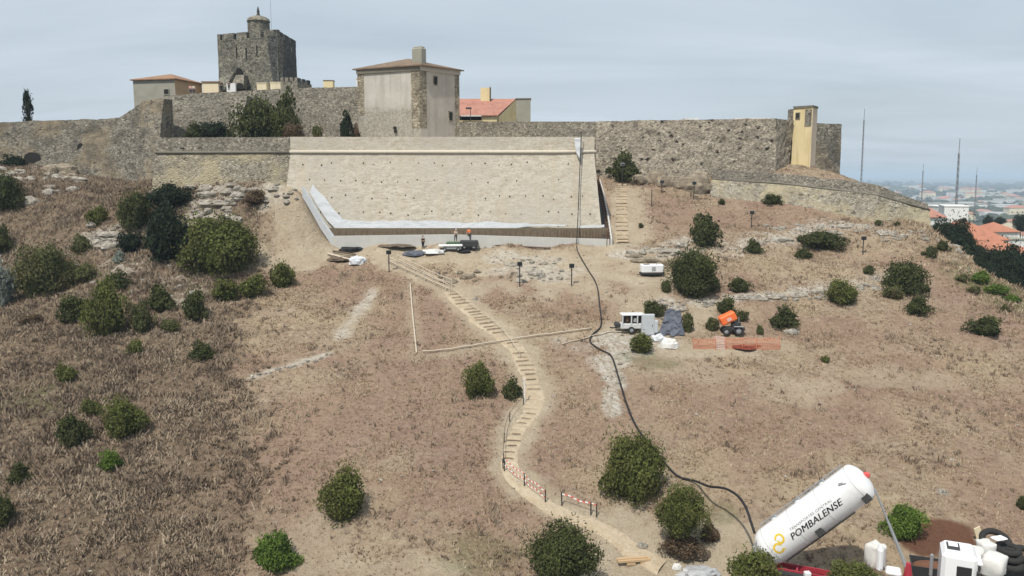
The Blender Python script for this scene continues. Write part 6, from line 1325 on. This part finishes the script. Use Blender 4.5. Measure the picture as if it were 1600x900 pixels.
pr = [(-.98, .12), (-.95, .45), (-.80, .80), (-.52, 1.08), (-.3, 1.19), (-.1, 1.23), (.1, R0), (.3, R0), (1.5, R0), (2.7, R0), (3.9, R0), (5.1, R0), (TL-.3, R0), (TL-.05, R0), (TL+.1, 1.22), (TL+.2, 1.15), (TL+.32, 1.0), (TL+.46, .72), (TL+.54, .4), (TL+.56, .1)]
def tankpaint():
    m, nt, b = mat('dusty tank paint', 0.38, 0.5); g = NB(nt)
    c = g.mix(g.ramp(g.noise(0.9, 6, 0.7, 0.8), [(0.45, 0), (0.72, 0.45)]), (0.76, 0.765, 0.77), (0.58, 0.56, 0.52)); c = g.mix(g.ramp(g.noise(6, 5, 0.8, off=7), [(0.56, 0), (0.7, 0.35)]), c, (0.45, 0.42, 0.37))
    g.set(c, b); return m
tank = rel(lathe('tank', pr, tankpaint()), r)
for s0_ in (.12, 2.35, 4.6, TL-.1): lathe('band', [(s0_, R0-.03), (s0_, R0+.008), (s0_+.05, R0+.008), (s0_+.05, R0-.03)], M['paint_dirty'], parent=tank)
def surf(s_, t, off=.012): a = t/R0; return Lc+ax*s_+(e1*math.cos(a)+e2*math.sin(a))*(R0+off)
def surf_mesh(nm, V2, F2, m, off=.012):
    o = bpy.data.meshes.new(nm); o.from_pydata([tuple(surf(x, y, off)) for x, y in V2], [], F2); o.materials.append(m); ob = bpy.data.objects.new(nm, o); C.objects.link(ob); ob.parent = tank
    return ob
def text_on_tank(txt, s0, t0, size, length, m, bold=.0, shear=.0, nm='lettering'):
    import bmesh
    cu = bpy.data.curves.new(nm, 'FONT'); cu.body = txt; cu.size = 1; cu.offset = 0; cu.shear = shear; cu.space_character = 1.05; cu.resolution_u = 3
    o = bpy.data.objects.new(nm, cu); C.objects.link(o); dg = bpy.context.evaluated_depsgraph_get(); me = bpy.data.meshes.new_from_object(o.evaluated_get(dg)); bpy.data.objects.remove(o)
    bm = bmesh.new(); bm.from_mesh(me); xs = [v.co.x for v in bm.verts]; x0, x1 = min(xs), max(xs)
    ys = [v.co.y for v in bm.verts]; y0, y1 = min(ys), max(ys)
    bmesh.ops.triangulate(bm, faces=bm.faces)
    if bold > .02:
        gm = bm.verts[:]+bm.edges[:]+bm.faces[:]
        for dx_ in (-.022, -.011, .011, .022):
            dd = bmesh.ops.duplicate(bm, geom=gm); bmesh.ops.translate(bm, verts=[e for e in dd['geom'] if isinstance(e, bmesh.types.BMVert)], vec=(dx_, 0, dx_*.1))
    for k in range(1, 4): 
        yy = y0+(y1-y0)*k/4; bmesh.ops.bisect_plane(bm, geom=bm.verts[:]+bm.edges[:]+bm.faces[:], plane_co=(0, yy, 0), plane_no=(0, 1, 0))
    for v in bm.verts:
        x = (v.co.x-x0)/(x1-x0)*length+s0; y = (v.co.y-y0)/(y1-y0)*size+t0; v.co = surf(x, y, .014+v.co.z)
    bm.to_mesh(me); bm.free(); me.materials.clear(); me.materials.append(m); ob = bpy.data.objects.new(nm, me); C.objects.link(ob); ob.parent = tank; return ob
text_on_tank('POMBALENSE', 1.72, -.50, .40, 4.15, M['black_ink'], .03, .35)
text_on_tank('TRANSPORTES CENTRAL', 2.0, .02, .15, 3.35, M['grey_ink'], .005, .2)
def arc_ribbon(cx, cy, rx, ry, a0, a1, w_, m, rot=0):
    n = 22; V2, F2 = [], []
    for i in range(n+1):
        a = math.radians(a0+(a1-a0)*i/n)
        for q in (-w_/2, w_/2):
            x, y = math.cos(a)*(rx+q), math.sin(a)*(ry+q); V2.append((cx+x*math.cos(rot)-y*math.sin(rot), cy+x*math.sin(rot)+y*math.cos(rot)))
    for i in range(n): F2.append((2*i, 2*i+2, 2*i+3, 2*i+1))
    return surf_mesh('emblem', V2, F2, m)
ex, ey = .88, -.20
arc_ribbon(ex-.26, ey-.2, .28, .30, 40, 330, .13, M['yellow_logo']); arc_ribbon(ex+.2, ey+.24, .27, .27, -150, 170, .13, M['yellow_logo'])
surf_mesh('emblem', [(ex-.02, ey-.48), (ex+.11, ey-.48), (ex+.09, ey+.2), (ex-.06, ey+.2)], [(0, 1, 2, 3)], M['yellow_logo']); arc_ribbon(ex+.02, ey+.0, .10, .10, 0, 360, .06, M['yellow_logo'])
for s_, hh_ in ((TL-.9, .14),):
    V2 = [(s_, .5), (s_+.5, .32), (s_+.52, .40), (s_+.05, .58)]; surf_mesh('data_plate', V2, [(0, 1, 2, 3)], M['grey_ink'])
    V2 = [(s_+.05, .60), (s_+.35, .48), (s_+.36, .55), (s_+.12, .64)]; surf_mesh('data_plate', V2, [(0, 1, 2, 3)], M['grey_ink'])
def Lm(o_, u, v, w_, c, sz, m, nm, parent, bev=.03):   # oriented box in axes u,v,w
    Mx = Matrix((u, v, w_)).transposed(); mb = MB(); mb.box(c, sz, M=Mx, bev=bev); o = mb.build(nm, m); return rel(o, parent) if parent is r else (setattr(o, 'parent', parent) or o)
for s_ in (3.35, TL-.1): Lm(0, ax, e2, e1, surf(s_, -1.12, .02), (.5, .55, .3), M['metal_dark'], 'bracket', tank)
mb = MB()   # walkway rail along the top
for d_ in (0, .5): mb.tube([surf(.2, 1.75-d_*.2, .16+d_*.1), surf(TL-.1, 1.75-d_*.2, .16+d_*.1)], .03, 5)
mb.build('walkway_rail', M['metal_grey'], tank)
mb = MB()
for s_ in (1.2, 3.2, 5.2):
    c = surf(s_, 1.95, .05); up = (e1*math.cos(1.95/R0)+e2*math.sin(1.95/R0)); mb.tube([c-up*.05, c+up*.16], .24, 12)
lid = mb; lids = []
for s_ in (1.2, 3.2, 5.2):
    up = (e1*math.cos(1.95/R0)+e2*math.sin(1.95/R0)); c = surf(s_, 1.95, .0); MB().tube([c-up*.05, c+up*.14], .24, 12).build('hatch_lid', M['paint_dirty'], tank)
q = P(1354, 742, 50); MB().box(q, (.35, .3, .3), bev=.05).build('marker_lamp', M['redtape'], tank)
mb = MB()
for d_ in (-.14, .14): mb.tube([surf(.5, 2.3+d_, .05), surf(TL-.3, 2.3+d_, .05)], .02, 4)
for k in range(14): mb.tube([surf(.6+k*.44, 2.16, .05), surf(.6+k*.44, 2.44, .05)], .018, 4)
mb.build('ladder', M['metal_grey'], tank)
MB().tube([surf(-.3, .9, -.15), surf(-.75, .6, -.05), surf(-1.0, -.2, -.3), Lc-ax*1.15], .09, 7).build('discharge_pipe', M['metal_grey'], tank); MB().tube([surf(.2, -1.7, .08), surf(3.4, -1.7, .08), surf(5.8, -1.6, .08)], .05, 6).build('air_line', M['metal_dark'], tank)
# chassis rails, axles
zc = YARD+1.15
def onfr(s_, w_, z): return Vector((Lc.x, Lc.y, 0))+fwd*s_+side*w_+Vector((0, 0, z))
for w_ in (-.45, .45): mb = MB(); mb.box(onfr(4.0, w_, zc), (9.6, .12, .32), rz=math.atan2(fwd.y, fwd.x)); rel(mb.build('frame_rail', M['red']), r)
for s_ in (-.3, 1.6, 3.6, 5.6, 7.6): mb = MB(); mb.box(onfr(s_, 0, zc), (.12, .8, .2), rz=math.atan2(fwd.y, fwd.x)); rel(mb.build('cross_member', M['red']), r)
mb = MB(); mb.box(onfr(1.8, .95, zc+.12), (3.4, .5, .06), rz=math.atan2(fwd.y, fwd.x)); rel(mb.build('mudguard', M['metal_dark']), r); mb = MB(); mb.box(onfr(3.6, .9, zc+.0), (2.3, .45, .3), rz=math.atan2(fwd.y, fwd.x), bev=.06); rel(mb.build('side_locker', M['paint_grey']), r)
mb = MB(); mb.box(onfr(2.3, .95, zc+.3), (.4, .35, .35), rz=math.atan2(fwd.y, fwd.x)+.5, bev=.04); rel(mb.build('control_box', M['paint_white']), r)
def wheelf(s_, w_, r_=.52, wd=.35, root=r):
    c = onfr(s_, w_, YARD+r_); wh = empty('tmp', (0, 0, 0), None, None); bpy.data.objects.remove(wh)
    mb = MB(); n = 20; vs = []
    for o_, q in ((-1, .6), (-1, .9), (-.8, 1), (.8, 1), (1, .9), (1, .6)):
        for k in range(n): a = 2*math.pi*k/n; vs.append(c+side*(wd/2*o_)+(fwd*math.cos(a)+Vector((0, 0, 1))*math.sin(a))*r_*q)
    mb.add(vs, [(i*n+k, i*n+(k+1) % n, (i+1)*n+(k+1) % n, (i+1)*n+k) for i in range(5) for k in range(n)]+[(5*n+k, 5*n+(k+1) % n, (k+1) % n, k) for k in range(n)])
    w0 = rel(mb.build('wheel', M['tyre']), root); mb = MB(); mb.tube([c-side*wd*.4, c+side*wd*.4], r_*.6, 14); hb = mb.build('hub', M['metal_grey']); hb.parent = w0
for s_ in (.1, 1.4, 2.7):
    for w_ in (-1.0, 1.0): wheelf(s_, w_)
rt, rbm = P(1367, 764, 49.6), P(1419, 893, 48.6)
mb = MB(); mb.tube([rt, rt.lerp(rbm, .45)], .065, 8); rel(mb.build('ram_rod', M['metal_grey']), r); mb = MB(); mb.tube([rt.lerp(rbm, .40), rt.lerp(rbm, .7), rbm], .10, 8, rs=[.085, .10, .12]); rel(mb.build('ram_cylinder', M['metal_grey']), r)
mb = MB(); mb.tube([rbm-Vector((0, 0, .5)), rbm+Vector((-.02, 0, .55))], .22, 8, rs=[.3, .16]); rel(mb.build('ram_base', M['red']), r)
# tractor unit
sT = (P(1492, 880, 48).x-Lc.x)/fwd.x
r = empty('truck_tractor', onfr(sT, 0, YARD), 'white truck cab with roof hatch at the bottom edge, right of the tipped tank', 'truck'); rz0 = math.atan2(fwd.y, fwd.x)
czt = P(1492, 861, 47.3).z
def tb(nm, s_, w_, z, sz, m, bev=.05, taper=1.0): mb = MB(); mb.box(onfr(s_, w_, z), sz, rz=rz0, bev=bev, taper=taper); return rel(mb.build(nm, M[m]), r)
cab = tb('cab', sT, 0, (czt+YARD+.9)/2, (2.0, 2.35, czt-YARD-.9), 'paint_white', .22, .96)
def tcab(nm, s_, w_, z, sz, m, bev=.02): mb = MB(); mb.box(onfr(s_, w_, z), sz, rz=rz0, bev=bev); o = mb.build(nm, M[m], cab); return o
tcab('roof_hatch', sT-.3, -.1, czt+.03, (.7, 1.0, .08), 'metal_dark', .02); tcab('hatch_panel', sT-.3, -.25, czt+.075, (.52, .55, .04), 'paint_white', .01)
tcab('windscreen', sT+1.0, 0, czt-.95, (.06, 2.0, .85), 'glass_dark'); tcab('side_window', sT+.25, 1.16, czt-1.0, (.8, .05, .7), 'glass_dark'); tcab('sun_visor', sT+1.08, 0, czt-.42, (.25, 2.0, .12), 'paint_white'); tcab('mirror', sT+.95, 1.35, czt-1.0, (.15, .25, .55), 'metal_dark'); tcab('mirror', sT+.95, -1.35, czt-1.0, (.15, .25, .55), 'metal_dark')
tb('chassis', sT-2.6, 0, YARD+.95, (5.0, .9, .3), 'red', .03); tb('fuel_tank', sT-1.8, .95, YARD+.75, (1.2, .6, .6), 'metal_grey', .15); tb('air_deflector', sT-4.3, .3, czt-1.3, (.35, 1.0, 1.5), 'paint_white', .12); tb('rear_guard', sT-3.5, .4, czt-2.0, (.9, .9, .3), 'paint_white', .1); tb('exhaust_stack', sT-1.35, -.8, czt-1.7, (.2, .2, 1.5), 'metal_grey', .08)
tb('bumper', sT+1.05, 0, YARD+.6, (.3, 2.3, .45), 'paint_white', .08)
for s_ in (sT+.4, sT-2.6):
    for w_ in (-1.0, 1.0): wheelf(s_, w_, root=r)
# bulk bags, soil plot, skip, tyres
def bag(label, px, py, w_, h_, Y, seed, m='bag', name='bulk_bag'):
    c = P(px, py, Y); dep = Y*CT-c.z*ST; sx, sz = w_*dep/FPX/2, h_*dep/FPX/2; v, f = ICO3; q = np.sign(v)*np.abs(v)**.42; q = q/np.abs(q).max(0); q = q*(1+.30*fbm(v[:, 0]*2.2+seed, v[:, 1]*2.2, v[:, 2]*3, 4, seed, .65))[:, None]
    q = q*np.array([sx, sx*.9, sz]); o = np_mesh(name, q, f, M[m], smooth=True); o.location = c; o.rotation_euler = (0, 0, seed*.4); return tag(o, label, 'bag' if m == 'bag' else 'site material', 'white bulk bags around the truck' if m == 'bag' else None)
def slab_under(c, hh): pass
gz = lambda px, Y: P(px, 880, Y)
for lb, px, py, w_, h_, Y, sd in (('large upright white bulk bag left of the truck cab, by the hydraulic ram', 1367, 868, 28, 42, 50.3, 1), ('white bulk bag right of the truck cab, front one', 1553, 882, 36, 34, 49.0, 2), ('white bulk bag behind the truck cab corner', 1522, 868, 30, 26, 50.5, 3), ('small white bulk bag at the back of the bag row beside the tyres', 1541, 856, 26, 22, 51.8, 4)):
    bag(lb, px, py, w_, h_, Y, sd)
#o = heap('patch of turned red brown soil right of the bright leafy bush', 1462, 838, 100, 20, M['brownsoil'], 'soil_heap', 'soil', 41, .25, .5, base=G(1465, 848), dep_f=.55)
r = root_at('earth_skip', 1465, 872, 'open steel skip filled with brown earth, left of the truck cab', 'skip', -.35, base=P(1460, 885, 51.2)-Vector((0, 0, .9)))
mb = MB(); w1, d1, w2, d2, hh_ = 1.2, .65, 1.45, .85, 1.1
mb.add([(-w1, -d1, 0), (w1, -d1, 0), (w1, d1, 0), (-w1, d1, 0), (-w2, -d2, hh_), (w2, -d2, hh_), (w2, d2, hh_), (-w2, d2, hh_), (-w2+.07, -d2+.07, hh_), (w2-.07, -d2+.07, hh_), (w2-.07, d2-.07, hh_), (-w2+.07, d2-.07, hh_), (-w2+.1, -d2+.1, hh_-.35), (w2-.1, -d2+.1, hh_-.35), (w2-.1, d2-.1, hh_-.35), (-w2+.1, d2-.1, hh_-.35)],
    [(0, 3, 2, 1), (0, 1, 5, 4), (1, 2, 6, 5), (2, 3, 7, 6), (3, 0, 4, 7), (4, 5, 9, 8), (5, 6, 10, 9), (6, 7, 11, 10), (7, 4, 8, 11), (8, 9, 13, 12), (9, 10, 14, 13), (10, 11, 15, 14), (11, 8, 12, 15)]); mb.build('container', M['metal_dark'], r)
v, f = ICO3; q = v*np.array([w2-.1, d2-.1, .4]); q[:, 2] = np.maximum(q[:, 2], 0)+hh_-.35+.06*fbm(q[:, 0]*3, q[:, 1]*3, 0, 2, 3); np_mesh('earth_load', q, f, M['brownsoil'], r)
def torus(label, c, R1, r1, tilt, m, nm, group):
    mb = MB(); n1, n2 = 22, 8; vs = []; Rm = Matrix.Rotation(tilt, 3, 'X')
    for i in range(n1):
        a = 2*math.pi*i/n1
        for j in range(n2): b = 2*math.pi*j/n2; vs.append(Vector(c)+Rm @ Vector(((R1+r1*math.cos(b))*math.cos(a), (R1+r1*math.cos(b))*math.sin(a), r1*math.sin(b))))
    mb.add(vs, [(i*n2+j, ((i+1) % n1)*n2+j, ((i+1) % n1)*n2+(j+1) % n2, i*n2+(j+1) % n2) for i in range(n1) for j in range(n2)]); return tag(mb.build(nm, m, None, True), label, 'tyre', group)
for i, (px, py, Y, R1, tl, lb) in enumerate(((1556, 846, 53.2, .85, .5, 'largest black loader tyre, leaning at the top of the tyre pile'), (1578, 868, 51.0, .62, .2, 'black tyre in the middle of the pile right of the bulk bags'), (1578, 882, 50.6, .62, .05, 'black tyre at the bottom of the pile right of the bulk bags'), (1600, 866, 51.2, .6, .3, 'black tyre cut by the right edge of the photo'), (1575, 858, 51.4, .6, .1, 'black tyre under the white lid on the pile'))):
    torus(lb, P(px, py, Y), R1, .21, tl, M['tyre'], 'tyre', 'black tyres piled at the right edge')
bag('black plastic wrapped bale under the tyre pile', 1572, 885, 44, 34, 51.4, 8, 'rubber', 'wrapped_bale')
r = root_at('plastic_panel', 1562, 840, 'white square plastic lid resting on the tyre pile', 'lid', .3, base=P(1561, 841, 51.6)); MB().box((0, 0, 0), (.9, .6, .12), bev=.05).build('panel', M['paint_white'], r); MB().box((0, 0, .1), (.3, .1, .1), bev=.02).build('grip', M['paint_white'], r)
q = G(1530, 846); r = root_at('leaning_board', 1524, 834, 'cream board leaning up behind the tyre pile', 'board', .2, base=q); MB().box((-.1, 0, .55), (.5, .06, 1.1), M=Matrix.Rotation(-.35, 3, 'Y'), bev=.01).build('board', M['cream'], r); MB().box((.2, .2, .3), (.06, .06, .8), M=Matrix.Rotation(.3, 3, 'X')).build('prop', M['wood'], r)
tag(boxy('road', [(6, 40), (60, 40), (60, 48.6), (30, 50.8), (22, 51.5), (6, 49.5)], YARD-.6, YARD+.012, M['gravel']), kind='structure')
# ------------------------------------------------------------------ town beyond the crest
def house(label, px0, px1, peave, pbase, Y, roofh, mw, mr, depth=9, rz=0, nwin=3, name='house', flat=False, group=None, over=.5, wz=.5):
    a, b = P(px0, peave, Y), P(px1, peave, Y); gz = P((px0+px1)/2, pbase, Y).z-4; cx = (a.x+b.x)/2; wd = (b.x-a.x); zt = a.z
    r = empty(name, (cx, Y, gz), label, 'house' if not flat else 'building', group, rz)
    H = zt-gz; MB().box((0, depth/2, H/2), (wd, depth, H)).build('wall', M[mw], r)
    cs_ = [(-wd/2, 0), (wd/2, 0), (wd/2, depth), (-wd/2, depth)]
    if flat: MB().box((0, depth/2, H+.15), (wd+.4, depth+.4, .3)).build('roof', M[mr], r)
    else: hip_roof('roof', cs_, H, H+roofh, M[mr], r, over=over, ridge=((-wd/2+depth*.45, depth/2), (wd/2-depth*.45, depth/2)) if wd > depth else None)
    for k in range(nwin):
        x = -wd/2+wd*(k+.6)/(nwin+.2); z_ = H-(2.0 if not flat else 2.2)
        w0 = MB().box((x, -.03, z_), (1.3, .12, 1.5)).build('window', M['white'], r); MB().box((x, -.06, z_), (1.0, .12, 1.2)).build('pane', M['glass_dark'], w0)
    return r
R1 = house('long white hall with the largest orange hipped roof, below the white block', 1496, 1578, 376, 398, 176, 4.2, 'white', 'tile_orange', 15, .12, 5)
house('white house with orange roof at the right edge, nearest of the town houses', 1545, 1625, 396, 415, 158, 2.4, 'white', 'tile_orange', 12, .1, 4); house('small white house with orange roof and chimney behind the hall', 1552, 1594, 363, 374, 215, 2.4, 'white', 'tile_orange', 10, .15, 2)
house('flat grey roofed white building right of the hall', 1570, 1612, 375, 392, 190, 0, 'white', 'plaster_grey', 12, .1, 3, flat=True); house('tall plain white block with dark shaded side behind the pine', 1478, 1512, 323, 360, 300, 0, 'white', 'white', 16, -.35, 0, name='apartment_block', flat=True)
house('white block lower right beside the white apartment block', 1466, 1484, 323, 350, 320, 0, 'white', 'white', 10, 0, 0, name='apartment_block', flat=True); house('red roofed building just behind the bastion tip', 1452, 1478, 340, 350, 210, 3.0, 'white', 'tile_rose', 12, .1, 1)
house('orange roofed house low behind the right crest', 1500, 1530, 402, 412, 150, 1.6, 'white', 'tile_orange', 8, .1, 2); house('white veranda house between the dark trees by the crest', 1566, 1600, 432, 445, 142, 1.5, 'white', 'white', 8, .2, 2)
# far town
gt = np.random.default_rng(11); protos = []
for k, (mw, mr, w_, d_, z_) in enumerate((('white', 'tile_orange', 14, 10, 6), ('white', 'white', 26, 14, 9), ('cream', 'tile_rose', 12, 10, 6), ('white', 'plaster_grey', 60, 30, 8), ('cream', 'tile_orange', 18, 12, 12))):
    pr_ = (mw, mr, w_, d_, z_); mb = MB(); mb.cur = 0; mb.box((0, 0, z_/2), (w_, d_, z_)); mb.cur = 1
    if mr.startswith('tile'): mb.add([(-w_/2-.5, -d_/2-.5, z_+.02), (w_/2+.5, -d_/2-.5, z_+.02), (w_/2+.5, d_/2+.5, z_+.02), (-w_/2-.5, d_/2+.5, z_+.02), (-w_/2+d_*.4, 0, z_+2.5), (w_/2-d_*.4, 0, z_+2.5)], [(0, 1, 5, 4), (1, 2, 5), (2, 3, 4, 5), (3, 0, 4)])
    else: mb.box((0, 0, z_+.25), (w_+.6, d_+.6, .5))
    mb.cur = 2
    for q in range(int(w_/5)): mb.box((-w_/2+2.5+q*5, -d_/2, z_*.6), (1.6, .2, 1.5))
    o = mb.build('distant_building', [M[mw], M[mr], M['glass_dark']]); protos.append(o.data); bpy.data.objects.remove(o)
nB = 0
LAB = ['small white house with orange roof in the hazy plain', 'long white flat building in the hazy plain', 'small cream house with rose roof in the hazy plain', 'large pale warehouse in the hazy plain', 'tall cream block with orange roof in the hazy plain']
while nB < 298:
    Y = 420*math.exp(gt.random()*2.45); t_ = gt.uniform(.395, .66); x = Y*t_; k = int(gt.choice(5, p=[.32, .24, .16, .14, .14]))
    if gt.random() > .35+.65*float(np_patch(np.array(x), np.array(Y), 260, 5)): continue
    o = bpy.data.objects.new('distant_building', protos[k]); C.objects.link(o); o.location = (x, Y, float(hbase(x, Y))-.3); s_ = gt.uniform(.8, 1.5)*(1+Y/4200); o.scale = (s_, s_, s_*.9); o.rotation_euler = (0, 0, gt.uniform(-.6, .6)); tag(o, LAB[k], 'building', 'pale buildings of the far town'+(' and plain' if k == 3 else '') if k < 0 else ['far orange roofed houses', 'far white flat buildings', 'far rose roofed houses', 'far warehouses', 'far tall blocks'][k]); nB += 1
vs, fs, cnt, tn = [], [], 0, []
for _ in range(9000):
    Y = 300*math.exp(gt.random()*3.2); x = Y*gt.uniform(.37, .68)
    if gt.random() > (.12+.88*float(np_patch(np.array(x), np.array(Y), 150+Y*.06, 33))): continue
    s_ = gt.uniform(2.5, 5.5)*(1+Y/1700); q = ICO2[0]*(1+.25*gt.normal(size=(len(ICO2[0]), 1)))*np.array([s_*1.3, s_*1.2, s_*.75]); vs.append(q+np.array([x, Y, float(hbase(x, Y))+s_*.4])); fs.append(ICO2[1]+cnt); cnt += len(q); tn.append(np.clip(gt.normal(.45, .25)+gt.normal(0, .1, len(q)), 0, 1))
o = np_mesh('distant_wood', np.concatenate(vs), np.concatenate(fs), M['fol_dark'], attrs=dict(tone=np.concatenate(tn))); tag(o, 'dark woods spread over the hazy plain', 'wood', kind='stuff')
# ------------------------------------------------------------------ haze
HZ = 0.00017
mh = bpy.data.materials.new('air'); mh.use_nodes = True; nth = mh.node_tree; nth.nodes.clear(); vol = N(nth, 'ShaderNodeVolumePrincipled'); vol.inputs['Color'].default_value = (.68, .84, 1, 1); vol.inputs['Density'].default_value = HZ; vol.inputs['Anisotropy'].default_value = -.15
oh = N(nth, 'ShaderNodeOutputMaterial'); nth.links.new(vol.outputs[0], oh.inputs['Volume'])
hb = MB().box((0, 44000, -30), (124000, 96000, 132)).build('haze', mh); tag(hb, kind='stuff'); hb['label'] = 'pale blue haze over the plain'
